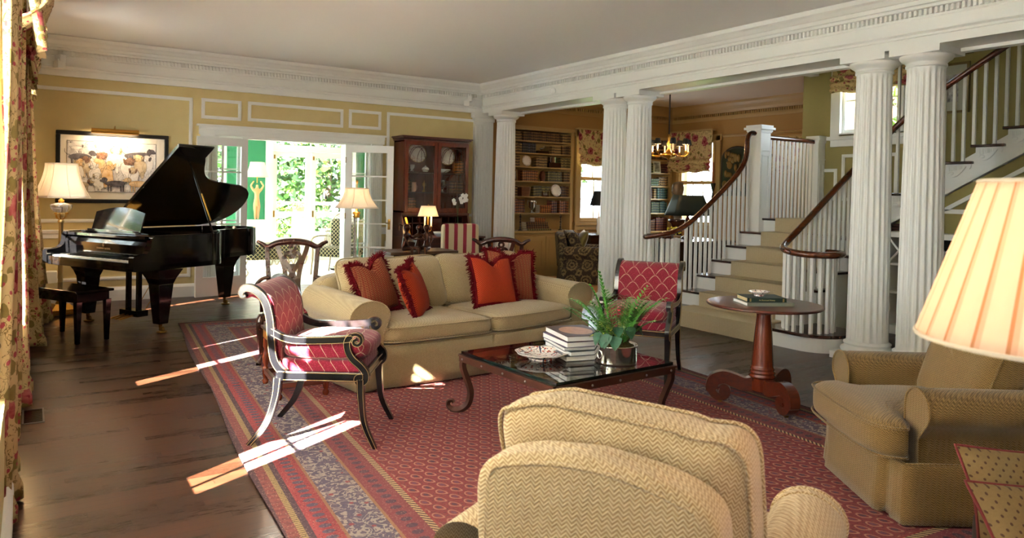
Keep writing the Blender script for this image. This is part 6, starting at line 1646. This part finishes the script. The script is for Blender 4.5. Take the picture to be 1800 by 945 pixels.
for a in [(80, 122, 0, 'tan', .032, .15), (128, 330, 0, 'brown', .04, .165), (340, 392, 0, 'tan', .032, .15), (80, 122, 1, 'tan', .032, .16), (125, 196, 1, 'blue', .04, .18), (280, 332, 1, 'tan', .034, .16), (338, 392, 1, 'brown', .04, .17),
          (80, 120, 2, 'tan', .032, .18), (198, 262, 2, 'tan', .034, .18), (330, 392, 2, 'olive', .034, .19), (126, 214, 3, 'orange', .042, .2), (262, 342, 3, 'olive', .034, .19), (350, 392, 3, 'tan', .034, .2),
          (76, 110, 4, 'tan', .036, .22), (186, 282, 4, 'olive', .036, .2), (336, 390, 4, 'brown', .036, .21), (76, 152, 5, 'orange', .044, .25), (286, 326, 5, 'maroon', .04, .23), (329, 390, 5, 'orange', .042, .24)]: lrow(*a)
# bookshelf ornaments
plate('cream gilt-rimmed plate on the third shelf of the tall bookcase', (bxx(148), 11.0, BZ[2]+.10), .10, .18, PLG)
plate('orange and white patterned plate on the fifth shelf of the tall bookcase', (bxx(308), 10.99, BZ[4]+.115), .115, .18, mk('orange_pattern_china', (.03, .105), '#b4502a') if False else PLM)
t = thing('wooden_box', 'dark wooden box on the second shelf of the tall bookcase', 'box', (bxx(235), 11.02, BZ[1])); MB().box(-.13, .13, -.05, .08, 0, .05).build('body', DKMAH, t, .004)
t = thing('silver_duck', 'small silver bird figure standing on the dark box, second shelf', 'figurine', (bxx(235), 11.02, BZ[1]+.051)); m = MB(); m.ell((0, 0, .04), (.05, .025, .025)); m.ell((.055, 0, .085), (.018, .015, .016)); m.tube([(.03, 0, .05), (.05, 0, .08)], .01); m.cbox((0, 0, .008), (.04, .03, .016)); m.build('body', SILVER, t)
t = thing('wooden_box', 'dark wooden box on the third shelf of the tall bookcase', 'box', (bxx(300), 11.02, BZ[2])); MB().box(-.14, .14, -.05, .08, 0, .09).build('body', DKMAH, t, .004)
vase('round silver tankard on the dark box, third shelf of the tall bookcase', (bxx(290), 11.02, BZ[2]+.091), [(.07, 0), (.08, .01), (.078, .10), (.082, .105), (.07, .1), (.001, .02)], SILVER, 'silver_tankard', 'tankard')
def frame_pic(label, loc, rz, w, h, matf, img, tilt=.12):
    t = thing('photo_frame', label, 'photo frame', loc, rz); m = MB(); m.T = Matrix.Rotation(-tilt, 4, 'X')
    m.box(-w/2, w/2, -.008, .008, 0, .025); m.box(-w/2, w/2, -.008, .008, h-.025, h); m.box(-w/2, -w/2+.025, -.008, .008, .025, h-.025); m.box(w/2-.025, w/2, -.008, .008, .025, h-.025); m.build('frame', matf, t)
    m = MB(); m.T = Matrix.Rotation(-tilt, 4, 'X'); m.box(-w/2+.02, w/2-.02, -.002, .004, .02, h-.02); m.build('photograph', img, t); return t
IMG = M('grey_portrait_photo', '#888888', .4); IMG.col(IMG.mix((IMG.noise(14, 2)*2-.5).sat(), '#1c1c1e', '#c9c8c6')); IMG = IMG.m
frame_pic('silver-framed photograph at the left of the fourth shelf of the tall bookcase', (bxx(86), 10.99, BZ[3]), 0, .15, .2, SILVER, IMG)
frame_pic('small dark-framed picture in front of the olive books, fifth shelf', (bxx(250), 10.97, BZ[4]), 0, .15, .17, DKMAH, IMG)
vase('dark lidded jar on the fourth shelf of the tall bookcase', (bxx(238), 11.0, BZ[3]), [(.05, 0), (.05, .01), (.045, .03), (.06, .05), (.06, .13), (.045, .15), (.05, .17), (.03, .19), (.001, .2)], simple('copper_jar', '#5a2c1a', .25, .5), 'lidded_jar', 'jar')
t = thing('carved_box', 'brown carved box on the fifth shelf of the tall bookcase', 'box', (bxx(140), 11.02, BZ[4])); m = MB(); m.frust((0, 0), .085, .1, 0, .17); m.build('body', wood('carved_brown', '#5a3018', '#7c4a26', .4), t, .01)
vase('silver two-handled urn on the sixth shelf of the tall bookcase', (bxx(180), 10.98, BZ[5]), [(.04, 0), (.045, .01), (.015, .03), (.02, .05), (.055, .1), (.06, .2), (.072, .235), (.065, .23), (.001, .06)], SILVER, 'silver_urn', 'urn',
     extra=lambda r: [MB().tube(bez([(s*.058, 0, .2), (s*.09, 0, .22), (s*.09, 0, .14), (s*.05, 0, .1)], 4), .006, 6).build('handle', SILVER, r) for s in (-1, 1)])
def lie(matk, n, x, y, z, w, label, grp, dz=.036, rz=PI/2):
    for i in range(n):
        put_book(matk, dz-.001, .16, w, (x-w/2+random.uniform(-.01, .01), y, z+(i+.5)*dz), (0, PI/2, 0), '%s %s' % (ORD[i], label), grp)
lie('orange', 4, bxx(252), 11.03, BZ[5], .26, 'tan book up in the lying pile on the sixth shelf of the tall bookcase', 'lying tan books, sixth shelf')
lie('olive', 1, bxx(212), 10.98, BZ[6], .56, 'long folio at the foot of the pile on the tall bookcase counter', 'counter pile')
lie('brown', 3, bxx(204), 11.0, BZ[6]+.036, .5, 'dark brown folio up in the pile on the tall bookcase counter', 'dark folios in the counter pile', .04)
lie('orange', 2, bxx(218), 11.0, BZ[6]+.157, .24, 'small tan book up on top of the folios on the counter', 'small books on the folios', .04)
for x, lb in ((114, 'barley-twist candlestick at the left end of the tall bookcase counter'), (330, 'barley-twist candlestick at the right end of the tall bookcase counter')):
    t = thing('candlestick', lb, 'candlestick', (bxx(x), 10.93, BZ[6])); MB().lathe([(.045, 0), (.045, .012), (.015, .03), (.015, .05)]+[(.012+.006*math.sin(i*1.6), .05+i*.012) for i in range(16)]+[(.022, .245), (.022, .26), (.012, .262), (.012, .30), (.001, .3)], 16, fn=lambda r, a, z: r*(1+.25*math.sin(2*a+z*60)) if .05 < z < .24 else r).build('stem', simple('barley_twist_wood', '#2e2018', .3), t)
# second bookcase in the corner
b2c = thing('built_in_bookcase', 'built-in tan bookcase with teal and red books behind the chandelier', 'bookcase', (10.57, 10.95, 0))
m = MB(); m.box(-.57, -.5, 0, .34, 0, 2.72); m.box(.53, .58, 0, .34, 0, 2.72); m.box(-.57, .58, 0, .34, 2.66, 2.72); m.box(-.57, .58, .32, .34, 0, 2.7); m.build('carcass', LIBTRIM, b2c)
B2 = [2.48, 2.26, 1.99, 1.72, 1.46, 1.17, .80]
for z in B2: MB().box(-.5, .53, .005 if z > .9 else -.14, .32, z-.022, z).build('shelf', LIBTRIM, b2c)
MB().box(-.57, .58, -.12, 0, 0, .78).build('base_case', LIBTRIM, b2c)
def lrow2(x0, x1, si, matk, w, h):
    n = int((x1-x0)/(w+.002))
    for i in range(n): put_book(matk, w, .15, h, (x0+(i+.5)*(w+.002), 11.05, B2[si]), (0, 0, 0), '%s %s book from the left on the corner bookcase, %s shelf' % (ORD[i], matk, SHN[si] if si < 6 else 'counter'), '%s books, corner bookcase, %s shelf' % (matk, SHN[si] if si < 6 else 'counter'))
for a in [(10.42, 11.08, 0, 'brown', .04, .16), (10.42, 11.08, 1, 'brown', .044, .19), (10.42, 10.66, 2, 'olive', .036, .2), (10.95, 11.08, 2, 'maroon', .034, .19), (10.80, 11.08, 3, 'tan', .036, .2), (10.42, 10.66, 4, 'maroon', .04, .21), (10.68, 10.76, 4, 'tan', .03, .2), (10.78, 11.08, 4, 'teal', .046, .22),
          (10.42, 10.60, 5, 'red', .042, .23), (10.62, 10.84, 5, 'green', .034, .23), (10.86, 11.08, 5, 'teal', .046, .24), (10.42, 10.74, 6, 'brown', .036, .24), (10.76, 11.08, 6, 'red', .05, .28)]: lrow2(*a)
lie('green', 3, 10.68, 11.03, B2[3], .24, 'green book up in the small lying pile, corner bookcase', 'lying green books, corner bookcase', .05)
frame_pic('white-framed photograph on the corner bookcase under the chandelier', (10.76, 10.98, B2[2]), 0, .2, .24, CHW, IMG)
# roman shades
def roman(label, loc, rz, w, h):
    """shade hanging in local x-z plane, front towards -y"""
    r = thing('roman_shade', label, 'roman shade', loc, rz)
    def fn(u, v):
        z = -h*v; f = 0
        if v > .68: q = (v-.68)/.32; f = .045*abs(math.sin(q*PI*3))+.02
        sw = .02*math.sin(PI*u)*v
        return ((u-.5)*w, -.01-f-.012*math.sin(9*u)*v, z-sw+(.012*math.sin(17*u+6*v) if v > .7 else 0))
    MB().grid(fn, 30, 40).build('fabric', SHADEF, r, solid=.006); MB().box(-w/2, w/2, -.02, .115, -.0, .03).build('headrail', LIBTRIM, r); return r
roman('rose chintz roman shade on the library window beside the tall bookcase', (9.29, 10.9, 2.74), 0, 1.32, .66)
roman('rose chintz roman shade on the library side window behind the chandelier', (11.08, 10.38, 2.82), -PI/2, 1.14, .80)
roman('rose chintz roman shade whose top shows above the landing balustrade', (11.08, 7.9, 2.60), -PI/2, 1.1, .62)
roman('rose chintz roman shade on the stair window behind the right columns', (9.46, 5.66, 3.75), -PI/2, 1.12, .74)
# library carpet
cp = MB().box(7.25, 11.15, 7.35, 10.78, .0, .014).build('library_carpet', CARPET_L); tag(cp, 'plain tan carpet covering the library floor', 'carpet')
# damask armchair and its cushion
def mk():
    m = M('brown_damask', rough=.8); x, y, z = m.xyz(); s = .26; zz = z+.06
    u = (((x+y)/s).fr()-.5).abs(); v = ((zz/s).fr()-.5).abs(); u2 = (((x+y)/s+.5).fr()-.5).abs(); v2 = ((zz/s+.5).fr()-.5).abs()
    r1 = (u*u+v*v).pw(.5); r2 = (u2*u2+v2*v2).pw(.5); n = m.noise(34, 2, dist=1); r1 = r1+(n-.5)*.3; r2 = r2+(n-.5)*.3
    a = r1.lt(.36)*r1.gt(.27)+r1.lt(.18)*r1.gt(.09)+r2.lt(.2)*r2.gt(.07)+m.vor(30).lt(.22)*.8
    m.col(m.mix(a.sat(), '#2e2113', '#74623f')); return m.m
DAM = mk()
lc = club('brown damask library armchair beyond the middle columns', (7.93, 9.78, .015), math.radians(-122), DAM, W=.86, back_h=.86, cush_h=.90)
t = thing('throw_pillow', 'olive velvet pillow in the damask library armchair', 'pillow', (7.87, 9.81, .50), math.radians(-120)); pillow(t, 'cover', .44, .42, .16, simple('olive_velvet', '#75682a', .7, Sheen_Weight=.6), (0, 0, .2), (math.radians(-22), 0, 0))
# writing desk with black-shaded lamp by the window
dk = thing('writing_desk', 'dark writing desk under the library window behind the middle columns', 'desk', (8.95, 10.42, .014)); m = MB(); m.box(-.62, .62, -.33, .33, .74, .785); m.build('desktop', DKMAH, dk, .005)
for s in (-1, 1): MB().box(s*.4-.2, s*.4+.2, -.3, .3, .0, .74).build('pedestal', DKMAH, dk, .004)
t = thing('table_lamp', 'black-shaded figurine lamp on the writing desk by the library window', 'lamp', (8.62, 10.25, .80)); lampshade('lamp_shade', .17, .10, .52, .78, BLSH, t, 8)
m = MB(); m.lathe([(.06, 0), (.06, .02), (.03, .04), (.05, .12), (.03, .2), (.045, .27), (.015, .33), (.01, .6), (.001, .6)], 16); m.build('figurine_base', CHW, t); point('desk_lamp_light', (0, 0, .58), 2.5, (1, .62, .3), .03, t)
# partners desk, green lamp, bust, flowers near the stairs
dk = thing('partners_desk', 'large dark desk behind the stair balusters', 'desk', (8.35, 8.0, .014)); MB().box(-.75, .75, -.45, .45, .80, .84).build('desktop', DKMAH, dk, .006)
for s in (-1, 1): MB().box(s*.5-.22, s*.5+.22, -.42, .42, .0, .80).build('pedestal', DKMAH, dk, .004)
t = thing('table_lamp', 'dark green-shaded desk lamp seen over the stair handrail', 'lamp', (8.62, 8.10, .856), math.radians(-20))
def fn_(u, v):
    s = u*4; k_ = int(s) % 4; q = s-int(s); c = [(-1, -1), (1, -1), (1, 1), (-1, 1), (-1, -1)]; x = c[k_][0]+(c[k_+1][0]-c[k_][0])*q; y = c[k_][1]+(c[k_+1][1]-c[k_][1])*q; ww = .31+(.2-.31)*v; return (x*ww, y*ww*.62, .36+.32*v)
MB().grid(fn_, 32, 3, True, True).build('lamp_shade', GRSH, t, solid=.004); m = MB(); m.lathe([(.1, 0), (.1, .02), (.05, .05), (.04, .1), (.055, .16), (.04, .3), (.02, .34), (.02, .66)], 18); m.build('lamp_base', DKMAH, t); m = MB(); m.ell((0, 0, .70), (.012, .012, .02)); m.build('finial', BRASS, t); point('green_lamp_light', (0, 0, .45), 3, (1, .62, .3), .04, t)
pd = thing('bust_pedestal', 'dark column pedestal under the bust in the library', 'pedestal', (9.55, 9.22, .014)); MB().lathe([(.17, 0), (.17, .05), (.11, .09), (.09, .15), (.085, .95), (.11, 1.02), (.16, 1.06), (.16, 1.1), (.001, 1.1)], 24).build('column', DKMAH, pd)
t = thing('bust', 'pale bronze bust of a man turned to the right in the library', 'bust', (9.55, 9.22, 1.115), math.radians(-100)); BU = simple('worn_bronze_bust', '#7c6a55', .4, .4, bump=(30, .3))
def bustf(u, v):
    a = u*2*PI; pr = [(0, .07), (.03, .075), (.06, .10), (.10, .17), (.18, .20), (.25, .185), (.29, .12), (.33, .068), (.38, .062), (.41, .075), (.45, .098), (.50, .108), (.56, .108), (.61, .095), (.645, .06), (.66, .005)]
    s = v*(len(pr)-1); i = min(len(pr)-2, int(s)); q = s-i; z = pr[i][0]+(pr[i+1][0]-pr[i][0])*q; r = pr[i][1]+(pr[i+1][1]-pr[i][1])*q
    wide = 1.05 if z < .3 else .8; dep = .55 if z < .3 else 1.02; x = r*math.cos(a)*wide; y = r*math.sin(a)*dep
    if z > .38: f = max(0, -math.sin(a)); y -= .006*f; 
    if .455 < z < .53: y -= .030*max(0, 1-abs(z-.47)/.035)*math.exp(-(x/.014)**2)*(y < 0)
    if .50 < z < .53: y += .014*math.exp(-((abs(x)-.035)/.014)**2)*(y < 0)
    if .42 < z < .44: y += .006*math.exp(-(x/.03)**2)*(y < 0)
    if .40 < z < .42: y -= .008*math.exp(-(x/.02)**2)*(y < 0)
    return (x, y, z)
MB().grid(bustf, 64, 70, True, True).build('bust_body', BU, t); m = MB()
for s in (-1, 1): m.ell((s*.087, .0, .5), (.01, .018, .03), 8, 8)
for i in range(46): a = rnd.uniform(0, 2*PI); e = rnd.uniform(.5, 1.5); m.ell((.088*math.cos(a)*math.cos(e), .02+.10*abs(math.sin(a))*math.cos(e)*(1 if math.sin(a) > 0 else .5), .56+.09*math.sin(e)), (.02, .02, .014), 6, 4)
m.build('hair', BU, t)
fp = thing('flower_bowl', 'yellow flowers in a low bowl on the big desk by the stairs', 'flowers', (7.95, 7.72, .856)); MB().lathe([(.05, 0), (.09, .05), (.1, .08), (.001, .07)], 20).build('bowl', simple('tan_pot', '#8a6a44', .5), fp)
m = MB(); YF = simple('yellow_petals', '#d8c840', .7)
for i in range(46): a = rnd.uniform(0, 2*PI); q = rnd.uniform(0, .12); m.ell((q*math.cos(a), q*math.sin(a), .13+rnd.uniform(-.03, .07)), (.016, .016, .013), 6, 4)
m.build('flowers', YF, fp)
# chandelier
chd = thing('chandelier', 'brass chandelier with black candle shades hanging in the library', 'chandelier', (8.0, 7.93, 2.08))
m = MB(); m.tube([(0, 0, .36), (0, 0, 1.24)], .011, 8); m.lathe([(.001, 1.2), (.06, 1.2), (.05, 1.25), (.001, 1.26)], 20); m.build('hanging_rod', simple('dark_velvet_cord', '#2a1a10', .6), chd)
m = MB(); m.lathe([(.001, -.03), (.012, -.02), (.03, .0), (.09, .02), (.13, .05), (.12, .065), (.05, .08), (.03, .12), (.02, .18), (.035, .22), (.02, .28), (.03, .3), (.012, .36), (.001, .37)], 28); m.build('brass_body', BRASS, chd)
for i in range(8):
    a = i*PI/4+.2; c, s = math.cos(a), math.sin(a)
    m = MB(); m.tube(bez([(c*.10, s*.10, .05), (c*.18, s*.18, .03), (c*.25, s*.25, .04), (c*.29, s*.29, .08)], 5), .008, 6); m.lathe([(.001, .08), (.03, .085), (.02, .1)], 12, (c*.29, s*.29, 0)); ar = m.build('arm', BRASS, chd)
    MB().lathe([(.011, .1), (.011, .21), (.001, .21)], 8, (c*.29, s*.29, 0)).build('candle_sleeve', CREAM, ar)
    MB().grid(lambda u, v: (c*.29+(.055-.022*v)*math.cos(u*2*PI), s*.29+(.055-.022*v)*math.sin(u*2*PI), .2+.085*v), 20, 2, True, True).build('candle_shade', BLSH, ar)
    MB().ell((c*.29, s*.29, .20), (.009, .009, .018), 8, 6).build('bulb', FLAME, ar)
for i in range(4): a = i*PI/2+.2; point('chandelier_light', (.29*math.cos(a), .29*math.sin(a), .19), 10, (1, .62, .3), .02, chd)
# carved panel, torchere
cpn = thing('carved_relief', 'arched carved wooden relief with gilt figures hanging on the library wall', 'wall carving', (11.17, 9.25, 2.02), -PI/2)
P = [(-.36, -.46), (.36, -.46), (.36, .2)]+[(.36*math.cos(t*PI/10), .2+.25*math.sin(t*PI/10)) for t in range(1, 10)]+[(-.36, .2)]
MB().prism(P, 'y', -.05, -.005).build('panel', VERD, cpn, .005); m = MB()
for i in range(34): m.ell((rnd.uniform(-.27, .27), -.06, rnd.uniform(-.4, .34)), (rnd.uniform(.03, .07), .03, rnd.uniform(.03, .08)), 10, 6)
m.build('relief_figures', simple('dull_gilt', '#8a6c3c', .45, .5), cpn)
m = MB(); m.tube([(x*1.0, -.045, z) for x, z in P], .022, 6, closed=True, cap=False); m.build('border', simple('dark_carved_border', '#3a2c1a', .5), cpn)
t = thing('floor_candlestick', 'tall iron candlestick with orange candle by the library wall', 'candlestick', (10.9, 9.62, .014)); MB().lathe([(.12, 0), (.1, .03), (.02, .06), (.014, .5), (.03, .55), (.014, .6), (.014, 1.2), (.035, 1.3), (.014, 1.35), (.03, 1.5), (.012, 1.6), (.05, 1.75), (.05, 1.77), (.001, 1.77)], 14).build('stand', VERD, t); MB().lathe([(.017, 1.77), (.016, 2.16), (.001, 2.17)], 10).build('candle', simple('orange_wax', '#a8562a', .5), t)
# pictures on the stair wall
for lb, yc, zc, w, h in (('upper framed print partly hidden by the beam on the stair wall', 4.72, 3.62, .62, .6), ('lower thin-framed print behind the upper stair balusters', 4.72, 2.92, .56, .62)):
    t = thing('framed_print', lb, 'picture', (9.55, yc, zc), -PI/2); m = MB()
    for a in ((-w/2, w/2, h/2-.03, h/2), (-w/2, w/2, -h/2, -h/2+.03), (-w/2, -w/2+.03, -h/2+.03, h/2-.03), (w/2-.03, w/2, -h/2+.03, h/2-.03)): m.box(a[0], a[1], -.03, -.003, a[2], a[3])
    m.build('frame', simple('thin_gilt_frame', '#6e5c34', .4, .3), t); MB().box(-w/2+.03, w/2-.03, -.012, -.003, -h/2+.03, h/2-.03).build('mat', simple('grey_mat', '#a8a898', .8), t); MB().box(-w/2+.13, w/2-.13, -.014, -.012, -h/2+.14, h/2-.14).build('print', IMG, t)
# low cupboard with white lattice under the upper flight
t = thing('lattice_cupboard', 'low bookcase with white lattice doors in the dark under the stairs', 'cabinet', (8.36, 4.2, 0)); m = MB(); m.box(-.16, .18, -.62, .50, 1.1, 1.16); m.box(-.14, .18, -.6, .48, 0, .1); m.box(.16, .18, -.6, .48, 0, 1.1); m.box(-.14, .18, -.6, -.56, 0, 1.1); m.box(-.14, .18, .44, .48, 0, 1.1); m.build('carcass', WHITE, t); m = MB()
for z in (.46, .78): m.box(-.14, .16, -.56, .44, z, z+.025)
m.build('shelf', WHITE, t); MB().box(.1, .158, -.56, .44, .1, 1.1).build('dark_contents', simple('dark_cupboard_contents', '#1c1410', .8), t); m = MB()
for i in range(4):
    y0 = -.56+i*.25
    for a, b_ in (((y0, .80), (y0+.25, 1.1)), ((y0, 1.1), (y0+.25, .80))): m.tube([(-.15, a[0], a[1]), (-.15, b_[0], b_[1])], 0, sq=(.02, .025), upv=(1, 0, 0))
m.build('lattice', WHITE, t)
# ================================================================== SUN ROOM FURNITURE
WICK = simple('pale_cane', '#b8a88a', .5)
def mk():
    m = M('black_trellis_fabric', rough=.85); x, y, z = m.xyz(); s = .07; u = (((x+z)/s).fr()-.5).abs(); v = (((x-z+y)/s).fr()-.5).abs(); m.col(m.mix((u.gt(.42)).mx(v.gt(.42)), m.mix(m.vor(22).lt(.3), '#14140f', '#3a4634'), '#cbbd92')); return m.m
TRL = mk()
for (x, y, rz, lb) in ((3.45, 12.9, .1, 'patterned cushioned cane bench on the left in the sun room'),):
    r = thing('cane_bench', lb, 'bench', (x, y, .004), rz); m = MB(); m.soft((0, 0, .42), (.5, .28, .14), .3); m.build('cushion', TRL, r)
    for sx in (-1, 1):
        for sy in (-1, 1): MB().tube(bez([(sx*.4, sy*.2, .33), (sx*.47, sy*.24, .2), (sx*.42, sy*.22, .08), (sx*.48, sy*.25, .012)], 5), .013, 6).build('leg', WICK, r)
    m = MB(); 
    for k_ in range(5): m.tube(bez([(-.4+k_*.2, -.25, .33), (-.35+k_*.2, -.27, .2), (-.3+k_*.2, -.27, .27), (-.25+k_*.2, -.27, .2), (-.2+k_*.2, -.25, .33)], 4), .009, 5)
    m.build('cane_apron', WICK, r)
for (x, y, rz, lb) in ((4.62, 12.7, PI*.75, 'curved cane armchair with trellis cushions in front of the garden doors'), (5.35, 12.9, PI*.8, 'second curved cane armchair, half hidden by the open right glass door')):
    r = thing('cane_armchair', lb, 'armchair', (x, y, .004), rz); m = MB(); m.soft((0, 0, .40), (.28, .28, .09), .3); m.build('seat_cushion', TRL, r); m = MB(); m.soft((0, -.25, .72), (.24, .06, .26), .35); m.build('back_cushion', TRL, r); m = MB()
    for t_ in range(5): a = .34-.03*t_; m.tube(bez([(-a, -.1, .3), (-a*1.05, -.3, .75), (-a*.6, -.35, 1.02-.03*t_), (0, -.36, 1.08-.05*t_), (a*.6, -.35, 1.02-.03*t_), (a*1.05, -.3, .75), (a, -.1, .3)], 5), .011, 5)
    for s in (-1, 1):
        m.tube(bez([(s*.34, -.28, .66), (s*.4, 0, .66), (s*.38, .26, .6), (s*.33, .3, .4), (s*.36, .3, .0)], 5), .014, 6); m.tube(bez([(s*.3, -.3, .5), (s*.28, -.3, .3), (s*.34, -.36, .0)], 5), .013, 6)
    m.build('cane_frame', WICK, r)
def figure_lamp(label, x, y):
    t = thing('figure_lamp', label, 'lamp', (x, y, .004)); MB().frust((0, 0), .17, .15, 0, .86).build('pedestal', WHITE2, t); m = MB(); m.cbox((0, 0, .875), (.4, .4, .03)); m.build('pedestal_top', WHITE2, t)
    V = [(0, 0, 1.24), (0, 0, 1.32), (0, 0, 1.40), (0, 0, 1.46), (0, 0, 1.52), (.0, -.01, 1.57)]; E_ = [(i, i+1) for i in range(5)]; R_ = [.05, .042, .05, .045, .018, .034]
    for s in (-1, 1):
        b_ = len(V); V += [(s*.03, 0, 1.17), (s*.025, -.01, 1.03), (s*.025, 0, .90)]; E_ += [(0, b_), (b_, b_+1), (b_+1, b_+2)]; R_ += [.045, .03, .02]
        b_ = len(V); V += [(s*.07, 0, 1.46), (s*.12, -.01, 1.55), (s*.06, -.01, 1.64)]; E_ += [(3, b_), (b_, b_+1), (b_+1, b_+2)]; R_ += [.025, .018, .014]
    skin_fig('carved_figure', V, E_, R_, simple('limed_wood', '#b98a5c', .5), t); MB().tube([(0, 0, 1.6), (0, 0, 2.0)], .008).build('stem', BRASS, t)
    lampshade('lamp_shade', .21, .13, 1.72, 2.0, SILK, t, 40, bell=.1); MB().ell((0, 0, 1.84), (.025, .025, .04)).build('bulb', FLAME, t); point('figure_lamp_light', (0, 0, 1.84), 8, (1, .62, .36), .04, t)
figure_lamp('lit carved-figure lamp on a white pedestal against the green wall, left of the garden doors', 3.66, 14.55)
figure_lamp('lit carved-figure lamp on a white pedestal, right of the garden doors, seen through glass', 6.1, 14.55)
# ================================================================== GARDEN
GR = M('lawn', '#6f8f3c', .95); GR.col(GR.mix(GR.noise(2, 4), '#2c4614', '#4c6426'))
o = MB().box(-25, 30, 15.3, 45, -.5, -.3).build('ground_garden', GR.m); struct(o)
o = MB().box(11.6, 40, -20, 15.3, -.5, -.3).build('ground_garden_east', GR.m); struct(o)
o = MB().box(-30, -1.7, -20, 15.3, -.5, -.3).build('ground_garden_west', simple('bounce_ground', '#f0eeea', .8)); struct(o)  # unseen west ground, made near white to bounce sunlight onto the ceiling
o = MB().box(1.5, 9, 15.3, 18.6, -.3, -.03).build('ground_terrace', simple('pale_terrace_stone', '#b9b2a4', .8)); struct(o)
FOL = [leafmat('garden_leaf_%d' % i, a, b_, 2) for i, (a, b_) in enumerate((('#16300c', '#3c5c1e'), ('#12300f', '#2f5420'), ('#2a4012', '#5c7428')))]
def tree(label, x, y, h, r, fi, name='tree', n=1500, trunk=True, leafs=.16):
    t = thing(name, label, 'tree' if name == 'tree' else 'shrub', (x, y, -.3), rnd.uniform(0, 6)); m = MB()
    cl = [(rnd.gauss(0, r*.42), rnd.gauss(0, r*.42), h-r*1.0+rnd.gauss(0, r*.42)) if trunk else (rnd.gauss(0, r*.5), rnd.gauss(0, r*.5), abs(rnd.gauss(h*.5, h*.25))) for _ in range(16)]
    for i in range(n):
        c = rnd.choice(cl); d = Vector((rnd.gauss(0, 1), rnd.gauss(0, 1), rnd.gauss(0, 1))).normalized()*r*.36; p = Vector(c)+d; p.z = max(.05, p.z)
        a = Vector((rnd.gauss(0, 1), rnd.gauss(0, 1), rnd.gauss(0, 1))).normalized(); b_ = a.cross(d).normalized(); s = leafs*rnd.uniform(.6, 1.3)
        m.add([tuple(p-a*s), tuple(p+b_*s*.45), tuple(p+a*s), tuple(p-b_*s*.45)], [(0, 1, 2, 3)])
    m.build('foliage', FOL[fi], t)
    if trunk:
        m = MB(); m.tube(bez([(0, 0, 0), (.05, .02, h*.3), (-.04, .03, h*.6), (0, 0, h*.85)], 4), [.16*h/5-.10*h/5*i/12 for i in range(13)], 8); m.build('trunk', simple('bark', '#4a3a2a', .9), t)
tree('tree beyond the terrace seen through the left garden door', 4.6, 24, 6.5, 2.6, 0)
tree('broad tree seen through the right garden door', 8.4, 25, 6, 2.6, 1)
tree('tall pale tree far beyond the garden doors', 6.6, 31, 9, 3.6, 2)
tree('tree outside the left sun room window', 1.2, 22, 6, 2.6, 1)
tree('dark evergreen behind the garden fence, seen through the left door pane', 5.6, 23, 4, 2.4, 1, 'tree', 2200)
tree('leafy evergreen behind the garden fence, seen through the right door pane', 8.0, 23, 4.4, 2.4, 0, 'tree', 2200)
tree('leafy shrub beside the terrace behind the left garden door', 5.0, 19.6, 1.3, .9, 0, 'shrub', 700, False, .09)
tree('grassy shrub beside the terrace behind the right garden door', 7.1, 19.8, 1.4, .9, 1, 'shrub', 700, False, .09)
tree('low shrub between the two garden doors outside', 6.0, 20.5, 1.2, .9, 2, 'shrub', 700, False, .09)
tree('tree outside the left windows', -7, 12.5, 7, 3, 1)
tree('second tree outside, farther along the left wall', -6, 16, 7, 3, 0)
tree('tree outside the library back window', 11.5, 19, 7, 3, 0)
tree('tree outside the library side window', 17, 11.5, 7, 3, 1)
tree('tree outside the stair window', 17, 9.5, 8, 3, 2)
f = thing('garden_fence', 'white rail fence with posts beyond the terrace', 'fence', (5.5, 21.5, -.3)); m = MB()
for z in (.45, .95, 1.35): m.box(-5, 6, -.03, .03, z, z+.08)
m.build('rails', WHITE, f)
for i in range(6): MB().frust((-4.4+i*1.9, 0), .08, .08, 0, 1.6).build('post', WHITE, f)
t = thing('potted_fern', 'fern in a terracotta pot on a white stand outside the left garden door', 'potted plant', (5.35, 17.4, -.03)); MB().frust((0, 0), .12, .12, 0, .85).build('stand', WHITE, t); MB().lathe([(.10, .85), (.14, 1.08), (.15, 1.08), (.15, 1.12), (.001, 1.1)], 20).build('pot', simple('terracotta', '#a8553a', .7), t); m = MB()
for i in range(22): a = rnd.uniform(0, 2*PI); frond(m, (0, 0, 1.1), (math.cos(a)*.8, math.sin(a)*.8, .7), .5, 10, .03, .09, 1.1)
m.build('fronds', FOL[0], t)
t = thing('garden_chair', 'white wooden slatted chair on the terrace', 'chair', (6.35, 17.2, -.03), math.radians(200)); m = MB()
for i in range(5): m.prism([(-.25, .35), (-.5, 1.05), (-.48, 1.06), (-.23, .37)], 'y', -.27+i*.11, -.18+i*.11)
m.build('back_slats', WHITE, t); m = MB(); m.box(-.25, .3, -.28, .28, .33, .36); m.build('seat', WHITE, t)
for s in (-1, 1): m = MB(); m.box(-.3, .35, s*.33-.05, s*.33+.05, .55, .58); m.box(.27, .32, s*.33-.03, s*.33+.03, 0, .55); m.box(-.32, -.27, s*.33-.03, s*.33+.03, 0, .55); m.build('arm', WHITE, t)
t = thing('garden_table', 'pale stone table on the terrace', 'table', (5.5, 16.9, -.03)); MB().box(-.4, .4, -.3, .3, .48, .53).build('tabletop', simple('pale_stone', '#c9c4b8', .7), t)
for s in (-1, 1): MB().box(s*.28-.05, s*.28+.05, -.22, .22, 0, .48).build('support', simple('pale_stone_support', '#bdb8ac', .7), t)
